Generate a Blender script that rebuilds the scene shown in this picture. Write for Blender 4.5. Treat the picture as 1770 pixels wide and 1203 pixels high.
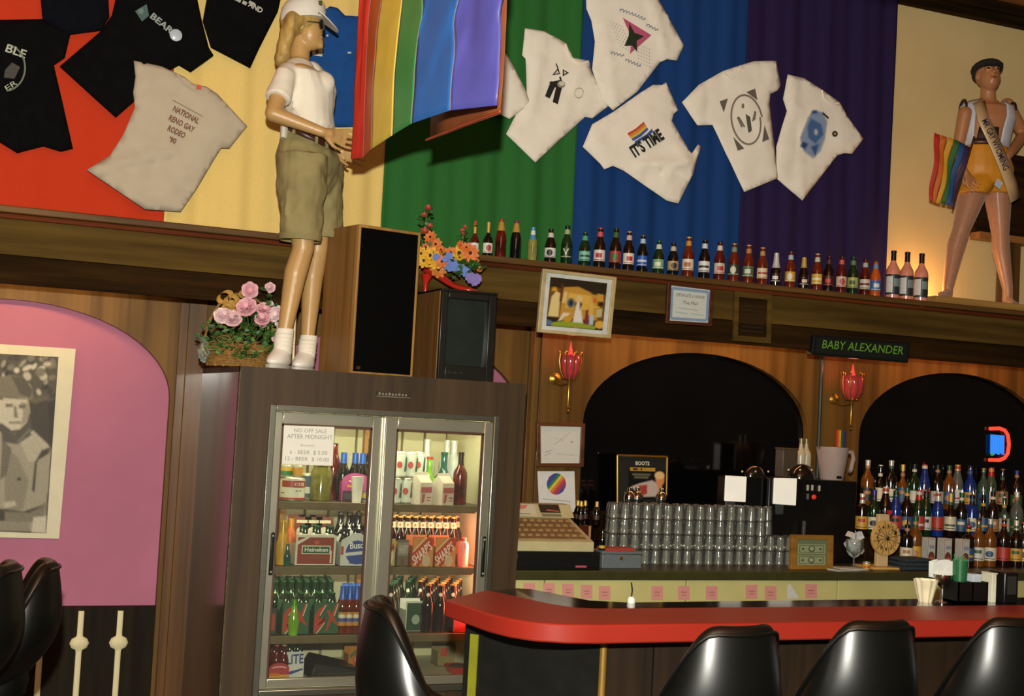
import bpy, bmesh, math, random
from mathutils import Vector, Matrix, Euler, noise
from mathutils.geometry import delaunay_2d_cdt
for o in list(bpy.data.objects): bpy.data.objects.remove(o)
SC = bpy.context.scene
COL = SC.collection
PI = math.pi
random.seed(7)
V = Vector

# ---------------------------------------------------------------- camera
F = 2300.0; EYE = V((0, 0, 1.70)); YAW, PITCH, ROLL = [math.radians(a) for a in (22.85, 2.88, 3.1)]
_f = V((math.sin(YAW)*math.cos(PITCH), math.cos(YAW)*math.cos(PITCH), math.sin(PITCH)))
_r = V((math.cos(YAW), -math.sin(YAW), 0)); _u = _r.cross(_f)
R2 = _r*math.cos(ROLL) + _u*math.sin(ROLL); U2 = _u*math.cos(ROLL) - _r*math.sin(ROLL)
cam_d = bpy.data.cameras.new('camera'); cam = bpy.data.objects.new('camera', cam_d); COL.objects.link(cam)
m3 = Matrix((R2, U2, -_f)).transposed()
cam.matrix_world = Matrix.Translation(EYE) @ m3.to_4x4()
cam_d.sensor_fit = 'HORIZONTAL'; cam_d.sensor_width = 36; cam_d.lens = F/1770*36; cam_d.clip_start = .05
SC.camera = cam

# ---------------------------------------------------------------- light and exposure
SC.view_settings.view_transform = 'Standard'; SC.view_settings.look = 'None'
SC.view_settings.exposure = 0.0; SC.view_settings.gamma = 1.0
w = bpy.data.worlds.new('World'); SC.world = w; w.use_nodes = True
w.node_tree.nodes['Background'].inputs[0].default_value = (1.0, .78, .55, 1)
w.node_tree.nodes['Background'].inputs[1].default_value = .045
def light(name, kind, loc, energy, color, size=.1, target=None, sy=None):
    l = bpy.data.lights.new(name, kind); l.energy = energy; l.color = color
    if kind == 'AREA':
        l.size = size
        if sy: l.shape = 'RECTANGLE'; l.size_y = sy
    else: l.shadow_soft_size = size
    o = bpy.data.objects.new(name, l); COL.objects.link(o); o.location = loc
    if target is not None: o.rotation_euler = (V(target)-V(loc)).to_track_quat('-Z', 'Y').to_euler()
    return o
# the photographer's flash, just above the lens
light('camera_flash', 'POINT', (-.05, -.03, 2.05), 1400, (1.0, .97, .86), .035)
# dim warm room lamps on the ceiling behind the photographer
light('room_light', 'AREA', (.6, 1.2, 3.7), 26, (1.0, .72, .42), 2.4, (1.2, 3.0, 0), 1.2)

# ---------------------------------------------------------------- helpers
def ray(x, y): return _f + R2*((x-885)/F) - U2*((y-601.5)/F)
def at(x, y, Y):
    d = ray(x, y); return EYE + d*((Y-EYE.y)/d.y)
def atz(x, y, Z):
    d = ray(x, y); return EYE + d*((Z-EYE.z)/d.z)
def atx(x, y, X):
    d = ray(x, y); return EYE + d*((X-EYE.x)/d.x)
def mpp(p):                                    # metres per pixel at a point
    return (V(p)-EYE).dot(_f)/F
def lin(h):
    h = h.lstrip('#'); c = [int(h[i:i+2], 16)/255 for i in (0, 2, 4)]
    return tuple([(x/12.92 if x <= .04045 else ((x+.055)/1.055)**2.4) for x in c]) + (1,)
MATS = {}
def mat(name, hexc, rough=.55, metal=0., var=.12, scale=14., bump=0., spec=.5, stretch=(1, 1, 1), emit=0., coat=0., trans=0., hex2=None, sheen=0.):
    if name in MATS: return MATS[name]
    m = bpy.data.materials.new(name); MATS[name] = m; m.use_nodes = True
    nt = m.node_tree; b = nt.nodes['Principled BSDF']; N = nt.nodes.new; L = nt.links.new
    c = lin(hexc)
    b.inputs['Roughness'].default_value = rough; b.inputs['Metallic'].default_value = metal
    b.inputs['Specular IOR Level'].default_value = spec
    b.inputs['Coat Weight'].default_value = coat; b.inputs['Coat Roughness'].default_value = .12
    b.inputs['Sheen Weight'].default_value = sheen
    tc = N('ShaderNodeTexCoord'); mp = N('ShaderNodeMapping'); mp.inputs['Scale'].default_value = stretch
    L(tc.outputs['Object'], mp.inputs['Vector'])
    nz = N('ShaderNodeTexNoise'); nz.inputs['Scale'].default_value = scale; nz.inputs['Detail'].default_value = 4
    L(mp.outputs['Vector'], nz.inputs['Vector'])
    mx = N('ShaderNodeMix'); mx.data_type = 'RGBA'
    if hex2: a_, b_ = lin(hex2), c
    else: a_ = tuple(x*(1-var) for x in c[:3])+(1,); b_ = tuple(min(1, x*(1+var)) for x in c[:3])+(1,)
    mx.inputs[6].default_value = a_; mx.inputs[7].default_value = b_
    rp = N('ShaderNodeMapRange'); rp.inputs[1].default_value = .32; rp.inputs[2].default_value = .68
    L(nz.outputs['Fac'], rp.inputs[0]); L(rp.outputs[0], mx.inputs[0]); L(mx.outputs[2], b.inputs['Base Color'])
    if bump:
        bp = N('ShaderNodeBump'); bp.inputs['Strength'].default_value = bump; bp.inputs['Distance'].default_value = .01
        L(nz.outputs['Fac'], bp.inputs['Height']); L(bp.outputs['Normal'], b.inputs['Normal'])
    if emit:
        L(mx.outputs[2], b.inputs['Emission Color']); b.inputs['Emission Strength'].default_value = emit
    if trans: b.inputs['Transmission Weight'].default_value = trans
    return m
def glassy(name, hexc, opac=.15, rough=.04, hi=1.0):
    """thin glass: see-through body colour plus a sharp fresnel reflection"""
    if name in MATS: return MATS[name]
    m = bpy.data.materials.new(name); MATS[name] = m; m.use_nodes = True
    nt = m.node_tree; nt.nodes.clear(); N = nt.nodes.new; L = nt.links.new
    out = N('ShaderNodeOutputMaterial'); tr = N('ShaderNodeBsdfTransparent'); tr.inputs[0].default_value = lin(hexc)
    df = N('ShaderNodeBsdfPrincipled'); df.inputs['Base Color'].default_value = lin(hexc); df.inputs['Roughness'].default_value = .2
    gl = N('ShaderNodeBsdfGlossy'); gl.inputs['Roughness'].default_value = rough; gl.inputs['Color'].default_value = (hi, hi, hi, 1)
    fr = N('ShaderNodeFresnel'); fr.inputs[0].default_value = 1.5
    m1 = N('ShaderNodeMixShader'); m1.inputs[0].default_value = opac; L(tr.outputs[0], m1.inputs[1]); L(df.outputs[0], m1.inputs[2])
    m2 = N('ShaderNodeMixShader'); L(fr.outputs[0], m2.inputs[0]); L(m1.outputs[0], m2.inputs[1]); L(gl.outputs[0], m2.inputs[2])
    L(m2.outputs[0], out.inputs[0]); return m
def wood(name, c1, c2, rough=.4, coat=0., axis='X', sc=3.0, spec=.35):
    if name in MATS: return MATS[name]
    st = {'X': (.35, 6, 6), 'Z': (7, 7, .3), 'Y': (6, .35, 6)}[axis]
    m = mat(name, c2, rough, 0, scale=sc, stretch=st, hex2=c1, bump=.08, coat=coat, spec=spec); return m
def pm(hexc, rough=.6):                       # flat printing ink
    return mat('ink_'+hexc.lstrip('#')+('' if rough == .6 else str(rough)), hexc, rough, var=.03, scale=60)

def wm(o):
    if o.parent is None: return o.matrix_basis.copy()
    return wm(o.parent) @ o.matrix_parent_inverse @ o.matrix_basis
def setp(o, p, keep=True):
    o.parent = p
    if keep: o.matrix_parent_inverse = wm(p).inverted()
def tag(o, label=None, cat=None, group=None, kind=None):
    if label: o['label'] = label
    if cat: o['category'] = cat
    if group: o['group'] = group
    if kind: o['kind'] = kind
    return o
def thing(name, label, cat, loc=(0, 0, 0), rz=0, group=None):
    o = bpy.data.objects.new(name, None); COL.objects.link(o); o.empty_display_size = .1
    o.location = loc; o.rotation_euler = (0, 0, rz)
    return tag(o, label, cat, group)
def copy_tree(o, parent=None):
    c = o.copy(); COL.objects.link(c); c.parent = parent
    for ch in list(o.children): copy_tree(ch, c)
    return c

class B:
    def __init__(s): s.bm = bmesh.new(); s.mi = 0
    def m(s, i): s.mi = i; return s
    def face(s, vs):
        try: f = s.bm.faces.new(vs); f.material_index = s.mi; return f
        except ValueError: return None
    def box(s, c, d, rot=None, taper=None):
        R = rot if isinstance(rot, Matrix) else Matrix.Rotation(rot or 0, 3, 'Z'); c = V(c); vs = []
        for z in (-1, 1):
            for x, y in ((-1, -1), (1, -1), (1, 1), (-1, 1)):
                k = taper if (taper and z > 0) else 1
                vs.append(s.bm.verts.new(c + R @ V((x*d[0]/2*k, y*d[1]/2*k, z*d[2]/2))))
        for q in ((3, 2, 1, 0), (4, 5, 6, 7), (0, 1, 5, 4), (1, 2, 6, 5), (2, 3, 7, 6), (3, 0, 4, 7)): s.face([vs[i] for i in q])
        return s
    def bx(s, x0, x1, y0, y1, z0, z1): return s.box(((x0+x1)/2, (y0+y1)/2, (z0+z1)/2), (x1-x0, y1-y0, z1-z0))
    def rings(s, rs, closed=True, cap0=True, cap1=True):
        R = [[s.bm.verts.new(V(p)) for p in r] for r in rs]; n = len(R[0])
        for a, b in zip(R, R[1:]):
            for i in range(n if closed else n-1):
                j = (i+1) % n; s.face([a[i], a[j], b[j], b[i]])
        if closed:
            if cap0: s.face(list(reversed(R[0])))
            if cap1: s.face(R[-1])
        return s
    def cone(s, p0, p1, r0, r1=None, n=14, cap=True):
        return s.tube([p0, p1], [r0, r0 if r1 is None else r1], n, cap)
    def tube(s, pts, r, n=8, cap=True, flat=1.0):
        pts = [V(p) for p in pts]; rs = []
        if not isinstance(r, (list, tuple)): r = [r]*len(pts)
        prev = None
        for i, p in enumerate(pts):
            t = (pts[min(i+1, len(pts)-1)] - pts[max(i-1, 0)]).normalized()
            if prev is None:
                a = t.orthogonal().normalized() if abs(t.z) > .99 else t.cross(V((0, 0, 1))).normalized()
            else:
                a = prev - t*prev.dot(t); a = a.normalized() if a.length > 1e-6 else t.orthogonal().normalized()
            prev = a; b = t.cross(a)
            rs.append([p + a*math.cos(2*PI*k/n)*r[i] + b*math.sin(2*PI*k/n)*r[i]*flat for k in range(n)])
        return s.rings(rs, True, cap, cap)
    def lathe(s, prof, n=20, c=(0, 0, 0), sx=1., sy=1., cap=True):
        c = V(c)
        return s.rings([[c + V((max(r, 1e-4)*math.cos(2*PI*k/n)*sx, max(r, 1e-4)*math.sin(2*PI*k/n)*sy, z)) for k in range(n)] for r, z in prof], True, cap, cap)
    def ell(s, c, rx, ry=None, rz=None, rot=None, u=16, v=10):
        ry = rx if ry is None else ry; rz = rx if rz is None else rz; c = V(c)
        R = rot if rot is not None else Matrix.Identity(3); rs = []
        for j in range(v+1):
            t = PI*j/v; q = max(math.sin(t), .01)
            rs.append([c + R @ V((rx*q*math.cos(2*PI*k/u), ry*q*math.sin(2*PI*k/u), -rz*math.cos(t))) for k in range(u)])
        return s.rings(rs)
    def cap(s, p0, p1, r0, r1=None, n=14):     # rounded limb
        r1 = r0 if r1 is None else r1; p0 = V(p0); p1 = V(p1); d = (p1-p0); L = d.length or 1e-6; d = d/L
        pts = []; rr = []
        for k in range(4):
            a = PI/2*k/4; pts.append(p0 - d*r0*math.cos(a)); rr.append(max(r0*math.sin(a), .0008))
        for k in range(5): t = k/4; pts.append(p0.lerp(p1, t)); rr.append(r0+(r1-r0)*t)
        for k in range(3, -1, -1):
            a = PI/2*k/4; pts.append(p1 + d*r1*math.cos(a)); rr.append(max(r1*math.sin(a), .0008))
        return s.tube(pts, rr, n)
    def prism(s, pts, off):                    # closed outline (list of V) pushed by off
        off = V(off); a = [s.bm.verts.new(V(p)) for p in pts]; b = [s.bm.verts.new(V(p)+off) for p in pts]; n = len(a)
        s.face(a); s.face(list(reversed(b)))
        for i in range(n): j = (i+1) % n; s.face([a[j], a[i], b[i], b[j]])
        return s
    def mesh(s, name, mats, smooth=35):
        bmesh.ops.recalc_face_normals(s.bm, faces=s.bm.faces)
        me = bpy.data.meshes.new(name); s.bm.to_mesh(me); s.bm.free()
        for m in (mats if isinstance(mats, (list, tuple)) else [mats]): me.materials.append(m)
        if smooth:
            me.polygons.foreach_set('use_smooth', [True]*len(me.polygons)); me.set_sharp_from_angle(angle=math.radians(smooth))
        return me
    def obj(s, name, mats, parent=None, smooth=35, bevel=0, remesh=0, sm=4, loc=None, rot=None, keep=True, sub=0):
        o = bpy.data.objects.new(name, s.mesh(name, mats, smooth)); COL.objects.link(o)
        if loc is not None: o.location = loc
        if rot is not None: o.rotation_euler = rot
        if parent is not None: setp(o, parent, keep)
        if remesh:
            r = o.modifiers.new('r', 'REMESH'); r.mode = 'VOXEL'; r.voxel_size = remesh; r.use_smooth_shade = True
            if sm: k = o.modifiers.new('s', 'SMOOTH'); k.factor = .5; k.iterations = sm
        if bevel:
            k = o.modifiers.new('b', 'BEVEL'); k.width = bevel; k.segments = 2; k.limit_method = 'ANGLE'; k.angle_limit = .7
        if sub: k = o.modifiers.new('d', 'SUBSURF'); k.levels = sub; k.render_levels = sub
        return o
def struct(b, name, mats, **k): return tag(b.obj(name, mats, **k), kind='structure')
def put(name, me, parent=None, loc=(0, 0, 0), rot=(0, 0, 0), keep=False):
    o = bpy.data.objects.new(name, me); COL.objects.link(o); o.location = loc; o.rotation_euler = rot
    if parent is not None: setp(o, parent, keep)
    return o

def decal(name, parent, frame, nrm, polys, off=.002, step=.0006):
    """flat print: stacked coloured outlines on a plane; frame(u, v) -> world point"""
    b = B(); mats = []; idx = {}; nrm = V(nrm)
    for k, (c, pts) in enumerate(polys):
        if c not in idx: idx[c] = len(mats); mats.append(pm(c))
        b.m(idx[c]); d = nrm*(off+step*k)
        vs = [b.bm.verts.new(frame(*p)+d) for p in pts]; f = b.face(vs)
        if f:
            f.normal_update()
            if f.normal.dot(nrm) < 0: f.normal_flip()
    me = bpy.data.meshes.new(name); 
    bmesh.ops.triangulate(b.bm, faces=[f for f in b.bm.faces if len(f.verts) > 4])
    b.bm.to_mesh(me); b.bm.free()
    for m in mats: me.materials.append(m)
    o = bpy.data.objects.new(name, me); COL.objects.link(o)
    if parent is not None: setp(o, parent)
    return o
def pxf(Y): return lambda x, y: at(x, y, Y)
def quadf(a, b, c, d):
    """bilinear frame: (0,0)=a bottom left, (1,0)=b, (1,1)=c, (0,1)=d"""
    a, b, c, d = V(a), V(b), V(c), V(d)
    return lambda u, v: (a*(1-u)+b*u)*(1-v) + (d*(1-u)+c*u)*v
def oval(cx, cy, rx, ry, n=20, rot=0, a0=0, a1=2*PI):
    k = n if a1-a0 > 6.28 else n+1
    return [(cx+rx*math.cos(t)*math.cos(rot)-ry*math.sin(t)*math.sin(rot), cy+rx*math.cos(t)*math.sin(rot)+ry*math.sin(t)*math.cos(rot)) for t in [a0+(a1-a0)*i/n for i in range(k)]]
def ring(cx, cy, rx, ry, w, n=28, rot=0, a0=0, a1=2*PI):
    o = oval(cx, cy, rx, ry, n, rot, a0, a1*.9999); i = oval(cx, cy, rx-w, ry-w, n, rot, a0, a1*.9999)
    return [[o[k], o[k+1], i[k+1], i[k]] for k in range(len(o)-1)] + ([[o[-1], o[0], i[0], i[-1]]] if a1-a0 > 6.28 else [])
def rect(x0, y0, x1, y1): return [(x0, y0), (x1, y0), (x1, y1), (x0, y1)]
def stroke(p, q, w):
    dx, dy = q[0]-p[0], q[1]-p[1]; l = math.hypot(dx, dy) or 1; nx, ny = -dy/l*w/2, dx/l*w/2
    return [(p[0]+nx, p[1]+ny), (q[0]+nx, q[1]+ny), (q[0]-nx, q[1]-ny), (p[0]-nx, p[1]-ny)]
def text(name, s, frame, nrm, p0, p1, h, m, parent, off=.003, bold=.0, shear=0., extrude=0.):
    """lettering whose baseline runs from p0 to p1 in frame units; h = letter height in frame units along the up direction"""
    cu = bpy.data.curves.new('t', 'FONT'); cu.body = s; cu.size = 1; cu.offset = bold; cu.shear = shear; cu.resolution_u = 2
    ob = bpy.data.objects.new('t', cu); me = bpy.data.meshes.new_from_object(ob); bpy.data.objects.remove(ob)
    xs = [v.co.x for v in me.vertices]; ys = [v.co.y for v in me.vertices]
    if not xs: return None
    x0, x1, y0, y1 = min(xs), max(xs), min(ys), max(ys); y0 = max(y0, -.02) if s.upper() == s else y0
    dx, dy = p1[0]-p0[0], p1[1]-p0[1]; l = math.hypot(dx, dy)
    ax = (dx/l, dy/l)
    o0 = frame(*p0); oh = frame(p0[0]-ax[1]*.001, p0[1]+ax[0]*.001); a = frame(p0[0]+ax[0]*.001, p0[1]+ax[1]*.001)
    nrm = V(nrm); sgn = 1 if nrm.length < .1 or (a-o0).cross(oh-o0).dot(nrm) > 0 else -1
    for v in me.vertices:
        tx = (v.co.x-x0)/(x1-x0)*l; ty = (v.co.y-y0)/(y1-y0)*h*sgn
        v.co = frame(p0[0]+ax[0]*tx-ax[1]*ty, p0[1]+ax[1]*tx+ax[0]*ty) + nrm*off
    me.materials.clear(); me.materials.append(m)
    for p in me.polygons: p.material_index = 0
    me.update()
    o = bpy.data.objects.new(name, me); COL.objects.link(o)
    if parent is not None: setp(o, parent)
    return o
def softpaint(name, parent, frame, nrm, x0, x1, y0, y1, nu, nv, base, shapes, off=.002, grain=.0, seed=0, clip=None, cut=False):
    """soft-edged printed image: a fine grid whose colours come from blurred outlines (colour, outline, blur)"""
    nrm = V(nrm); vs = []; cols = []; hit = []; bl = lin(base)
    S = [(lin(c), p, s, min(a for a, _ in p)-3*s, max(a for a, _ in p)+3*s, min(b for _, b in p)-3*s, max(b for _, b in p)+3*s) for c, p, s in shapes]
    for j in range(nv+1):
        for i in range(nu+1):
            x = x0+(x1-x0)*i/nu; y = y0+(y1-y0)*j/nv
            fx, fy = clip(x, y) if clip else (x, y)
            vs.append(frame(fx, fy)+nrm*off); c = list(bl); am = 0
            for lc, p, s, a0, a1, b0, b1 in S:
                if not (a0 <= x <= a1 and b0 <= y <= b1): continue
                ins = False; dm = 1e9; n = len(p)
                for k in range(n):
                    ax, ay = p[k]; bx, by = p[k-1]
                    if (ay > y) != (by > y) and x < (bx-ax)*(y-ay)/(by-ay)+ax: ins = not ins
                    ex, ey = bx-ax, by-ay; tt = ((x-ax)*ex+(y-ay)*ey)/((ex*ex+ey*ey) or 1); tt = 0 if tt < 0 else 1 if tt > 1 else tt
                    d = (x-ax-ex*tt)**2+(y-ay-ey*tt)**2
                    if d < dm: dm = d
                d = math.sqrt(dm)*(1 if ins else -1); al = max(0, min(1, .5+d/(2*s))); al = al*al*(3-2*al); am = max(am, al)
                for q in range(3): c[q] += (lc[q]-c[q])*al
            if grain:
                g = 1+grain*(noise.noise((x*.35+seed, y*.35, 3))+.6*noise.noise((x*.9, y*.9+seed, 9))); c = [max(0, v*g) for v in c[:3]]+[1]
            cols.append(c); hit.append(am)
    fs = [(j*(nu+1)+i, j*(nu+1)+i+1, (j+1)*(nu+1)+i+1, (j+1)*(nu+1)+i) for j in range(nv) for i in range(nu)]
    if cut: fs = [q for q in fs if max(hit[k] for k in q) > .35]
    me = bpy.data.meshes.new(name); me.from_pydata([tuple(v) for v in vs], [], fs); me.update()
    if me.polygons[0].normal.dot(nrm) < 0: me.flip_normals()
    ca = me.color_attributes.new('ink', 'FLOAT_COLOR', 'POINT')
    for k, c in enumerate(cols): ca.data[k].color = (c[0], c[1], c[2], 1)
    if 'printed_image' not in MATS:
        m = bpy.data.materials.new('printed_image'); MATS['printed_image'] = m; m.use_nodes = True; b = m.node_tree.nodes['Principled BSDF']; b.inputs['Roughness'].default_value = .5; b.inputs['Specular IOR Level'].default_value = .2
        a = m.node_tree.nodes.new('ShaderNodeVertexColor'); a.layer_name = 'ink'; m.node_tree.links.new(a.outputs[0], b.inputs['Base Color'])
    me.materials.append(MATS['printed_image']); o = bpy.data.objects.new(name, me); COL.objects.link(o)
    if parent is not None: setp(o, parent)
    return o
def rumple(o, strength, size):
    tx = bpy.data.textures.new('rumple', 'CLOUDS'); tx.noise_scale = size; tx.noise_depth = 1
    k = o.modifiers.new('w', 'DISPLACE'); k.texture = tx; k.strength = strength; k.mid_level = .5; k.texture_coords = 'LOCAL'; return o
def squiggle(p, q, amp, waves, w):
    """illegible handwriting: one wavy ribbon from p to q"""
    dx, dy = q[0]-p[0], q[1]-p[1]; l = math.hypot(dx, dy); nx, ny = -dy/l, dx/l; n = waves*4; P = []
    for i in range(n+1):
        t = i/n; a = amp*math.sin(t*waves*2*PI)*(.6+.4*math.sin(i*1.7)); P.append((p[0]+dx*t+nx*a, p[1]+dy*t+ny*a))
    return [stroke(a, b, w) for a, b in zip(P, P[1:])]
# ================================================================ the setting
YB, YC, YW, YF = 6.35, 6.72, 6.85, 5.90        # beam front, curtains, arch wall, cooler front
ZL = 2.51                                       # top of the bottle ledge
W_BEAM = wood('beam_wood', '#3f2f12', '#5f4a20', .8, axis='X', spec=.08)
W_DARK = wood('valance_wood', '#150e06', '#3a260f', .85, axis='X', spec=.04)
W_LIP = wood('ledge_wood', '#4a3418', '#6b4d26', .55, axis='X', spec=.2)
W_RED = wood('reddish_moulding_wood', '#47200e', '#6a3216', .7, axis='X', spec=.08)
W_PANEL = wood('panelling_wood', '#4e3714', '#725424', .55, spec=.2, axis='Z', sc=2.2)
W_STILE = wood('stile_wood', '#432c12', '#684722', .4, coat=.1, spec=.3, axis='Z', sc=2.5)
PINK = mat('pink_paint', '#a8677f', .65, var=.05, spec=.2, scale=3)
WAINS = wood('black_wainscot', '#17140d', '#241f14', .7, axis='Z', spec=.1)
CREAM = mat('cream_paint', '#d8cfa4', .6, var=.05)
WALLUP = mat('cream_wall_paint', '#d9bf86', .7, var=.05, scale=2.5, bump=.02)
MIRROR = mat('dark_mirror', '#050506', .08, .0, var=.3, scale=4, spec=.6)
BLACK = mat('black_paint', '#0c0c0c', .35, var=.2)
FLOOR = mat('floor_carpet', '#2a1a16', .9, var=.25, scale=40)
X0, X1 = -3.0, 9.5
struct(B().bx(X0, X1, -2.5, 7.1, -.1, 0), 'floor', FLOOR)
struct(B().bx(X0, X1, -2.5, 7.1, 4.555, 4.7), 'ceiling', mat('ceiling_paint', '#a8642c', .8, var=.1, scale=2))
struct(B().bx(X0, X1, 6.78, 7.1, 2.47, 4.555), 'wall_upper', WALLUP)
struct(B().bx(X0, X1, 6.70, 6.78, 4.44, 4.49).bx(X0, X1, 6.66, 6.78, 4.49, 4.555), 'trim_1', W_DARK)
# soffit beam that carries the ledge
beam = struct(B().bx(X0, X1, YB, 7.1, 2.295, 2.455), 'trim_2', W_BEAM)
struct(B().bx(X0, X1, YB-.045, 6.78, 2.478, ZL), 'trim_3', W_LIP, bevel=.006)
struct(B().bx(X0, X1, YB-.02, YB+.3, 2.455, 2.478), 'trim_4', W_RED, bevel=.005)
struct(B().bx(X0, X1, YB+.04, YB+.075, 2.168, 2.295), 'trim_5', W_DARK)
# arch wall: four round-headed openings
AC = [.265+1.928*k for k in range(5)]; AH = .77; ZS, ZT = 1.685, 2.128
def archwall():
    b = B(); y0, y1 = YW, YW+.045; edges = [X0]
    for c in AC: edges += [c-AH, c+AH]
    edges.append(X1)
    for i in range(0, len(edges), 2):
        if edges[i+1] > edges[i]: b.bx(edges[i], edges[i+1], y0, y1, 0, 2.32)
    n = 28
    for c in AC:
        pts = [(c-AH*math.cos(PI*k/n), ZS+(ZT-ZS)*math.sin(PI*k/n)) for k in range(n+1)]
        for (xa, za), (xb, zb) in zip(pts, pts[1:]):
            fr = [b.bm.verts.new((x, y0, z)) for x, z in ((xa, za), (xb, zb), (xb, 2.32), (xa, 2.32))]
            b.face(fr); bk = [b.bm.verts.new((x, y, z)) for x, y, z in ((xa, y0, za), (xa, y1, za), (xb, y1, zb), (xb, y0, zb))]; b.face(bk)
    return b
struct(archwall(), 'wall_back', W_PANEL, smooth=20)
for k, c in enumerate(AC):
    if k < 2:
        struct(B().bx(c-AH-.02, c+AH+.02, YW+.05, YW+.08, .645, 2.2), 'wall_niche_%d' % (k+1), PINK)
    else:
        struct(B().bx(c-AH-.02, c+AH+.02, YW+.05, YW+.08, .5, 2.2), 'wall_mirror_%d' % (k-1), MIRROR)
# black wainscot with cream turned balusters under the pink niche
wn = struct(B().bx(AC[0]-AH, AC[0]+AH, YW+.02, YW+.05, 0, .648), 'trim_6', WAINS)
bal = None
for xx in (209, 141, 74, 8):
    t = at(xx, 1062, YW+.0); t.y = YW+.02
    b = B().lathe([(.014, .0), (.014, .425), (.016, .437), (.036, .447), (.046, .470), (.036, .493), (.016, .503), (.014, .515), (.014, .627)], 14, sy=.35)
    if bal is None: bal = b.mesh('baluster', CREAM)
    else: b.bm.free()
    put('baluster', bal, wn, (t.x, t.y-.004, 0), keep=True)
# upright stiles and seams on the panelling
b = B()
for x0, x1 in ((1.055, 1.098), (1.098, 1.19), (2.99, 3.015), (3.06, 3.07)): b.bx(x0, x1, YW-.018, YW+.01, 0, 2.3)
struct(b, 'trim_7', W_STILE, bevel=.003)
# slim channel with a cable between the second pair of arches
p = at(1421, 612, YW-.02); q = at(1412, 772, YW-.02)
tag(B().cone(p, (p.x, p.y, q.z-.3), .012, n=10).box((p.x, p.y-.004, p.z+.012), (.05, .03, .018)).obj('conduit_pole', mat('grey_conduit', '#3f4a46', .35, .6)),
    'thin grey metal pole rising on the panelling beside the right wall sconce', 'pole')
# hidden strip lamps behind the dark valance wash the top of the arches
TUBE = mat('warm_strip_lamp', '#ffb060', .5, emit=6., var=.0)
for k, (xa, xb, e, colr) in enumerate(((-1.0, .85, 5.5, (1, .62, .25)), (3.30, 4.75, 5, (1, .42, .14)), (5.35, 6.6, 3.5, (1, .30, .10)))):
    l = thing('strip_lamp', ['warm strip lamp hidden behind the valance over the pink niche', 'warm strip lamp hidden behind the valance over the middle mirror arch', 'reddish strip lamp hidden behind the valance over the far right mirror arch'][k], 'lamp', ((xa+xb)/2, 6.62, 2.24))
    B().bx(xa, xb, 6.59, 6.65, 2.262, 2.295).obj('housing', BLACK, l)
    B().cone((xa+.02, 6.62, 2.25), (xb-.02, 6.62, 2.25), .011).obj('tube', TUBE, l)
    lo = light('strip_glow', 'AREA', ((xa+xb)/2, 6.62, 2.235), e, colr, xb-xa-.05, ((xa+xb)/2, 6.75, 1.5), .02); setp(lo, l)

# ---------------------------------------------------------------- rainbow cloth panels on the upper wall
cl = [('red', '#c23a1e', -1.0, .935), ('yellow', '#e6c878', .925, 2.05), ('green', '#2f6a31', 2.045, 3.157), ('blue', '#1c3f77', 3.152, 4.262), ('purple', '#2c2146', 4.25, 5.345)]
for k, (nm, hx, xa, xb) in enumerate(cl):
    b = B(); nx, nz = 70, 24; z0, z1 = ZL+.003, 4.44; rows = []
    for j in range(nz+1):
        z = z0+(z1-z0)*j/nz; r = []
        for i in range(nx+1):
            u = i/nx; x = xa+(xb-xa)*u
            d = .010*math.sin(u*23+k*2+.6*math.sin(z*1.7)) + .014*noise.noise((x*3.1, z*.7, k*5)) + .006*math.sin(u*55+z)
            r.append(V((x, YC+.012-d*(1.1-.35*j/nz), z)))
        rows.append(r)
    b.rings(rows, closed=False)
    o = b.obj('cloth_panel', mat(nm+'_cloth', hx, .85, var=.07, scale=260, bump=.05, spec=.1), smooth=80)
    s = o.modifiers.new('s', 'SOLIDIFY'); s.thickness = .004
    tag(o, {'red': 'orange-red cloth panel at the far left behind the black shirts', 'yellow': 'pale yellow cloth panel behind the blonde mannequin', 'green': 'green cloth panel behind the hanging rainbow flag', 'blue': 'blue cloth panel behind the slogan shirt', 'purple': 'dark purple cloth panel at the right end of the cloth row'}[nm], 'wall hanging', 'rainbow cloth panels on the upper wall')
# ================================================================ beer cooler
LAM = wood('walnut_laminate', '#2e2110', '#44331b', .6, axis='Z', sc=2.6)
LAMS = wood('cooler_side_laminate', '#2e1f1c', '#3f2b26', .22, coat=.5, axis='Z', sc=1.2)
STEEL = mat('brushed_steel', '#9a9a8a', .28, .9, var=.08, scale=6, stretch=(1, 1, 30))
STEEL2 = mat('pale_steel', '#b9b7a2', .3, .75, var=.06, scale=6)
INNER = mat('cooler_liner', '#d9d2ac', .5, var=.05, scale=3)
SHELF = mat('cooler_shelf', '#6a5c40', .45, .2, var=.15)
PANE = glassy('door_glass', '#f2f4ee', .015, .03, .55)
FX0, FX1, FZ = 1.185, 2.566, 1.853
fr = thing('beer_cooler', 'tall walnut laminate beer cooler with two sliding glass doors', 'cooler', (1.87, 6.35, 0))
B().bx(FX0, FX0+.03, YF, 6.84, 0, FZ).obj('side_panel', LAMS, fr, bevel=.002)
B().bx(FX1-.03, FX1, YF, 6.84, 0, FZ).obj('side_panel', LAM, fr, bevel=.002)
B().bx(FX0, FX1, YF, 6.84, FZ-.03, FZ).obj('top_panel', LAM, fr, bevel=.002)
OX0, OX1, OZ0, OZ1 = 1.325, 2.432, .40, 1.69
ff = B().bx(FX0, OX0, YF-.012, YF+.02, 0, FZ).bx(OX1, FX1, YF-.012, YF+.02, 0, FZ).bx(OX0, OX1, YF-.012, YF+.02, OZ1, FZ).bx(OX0, OX1, YF-.012, YF+.02, 0, OZ0).obj('front_surround', LAM, fr)
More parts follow.
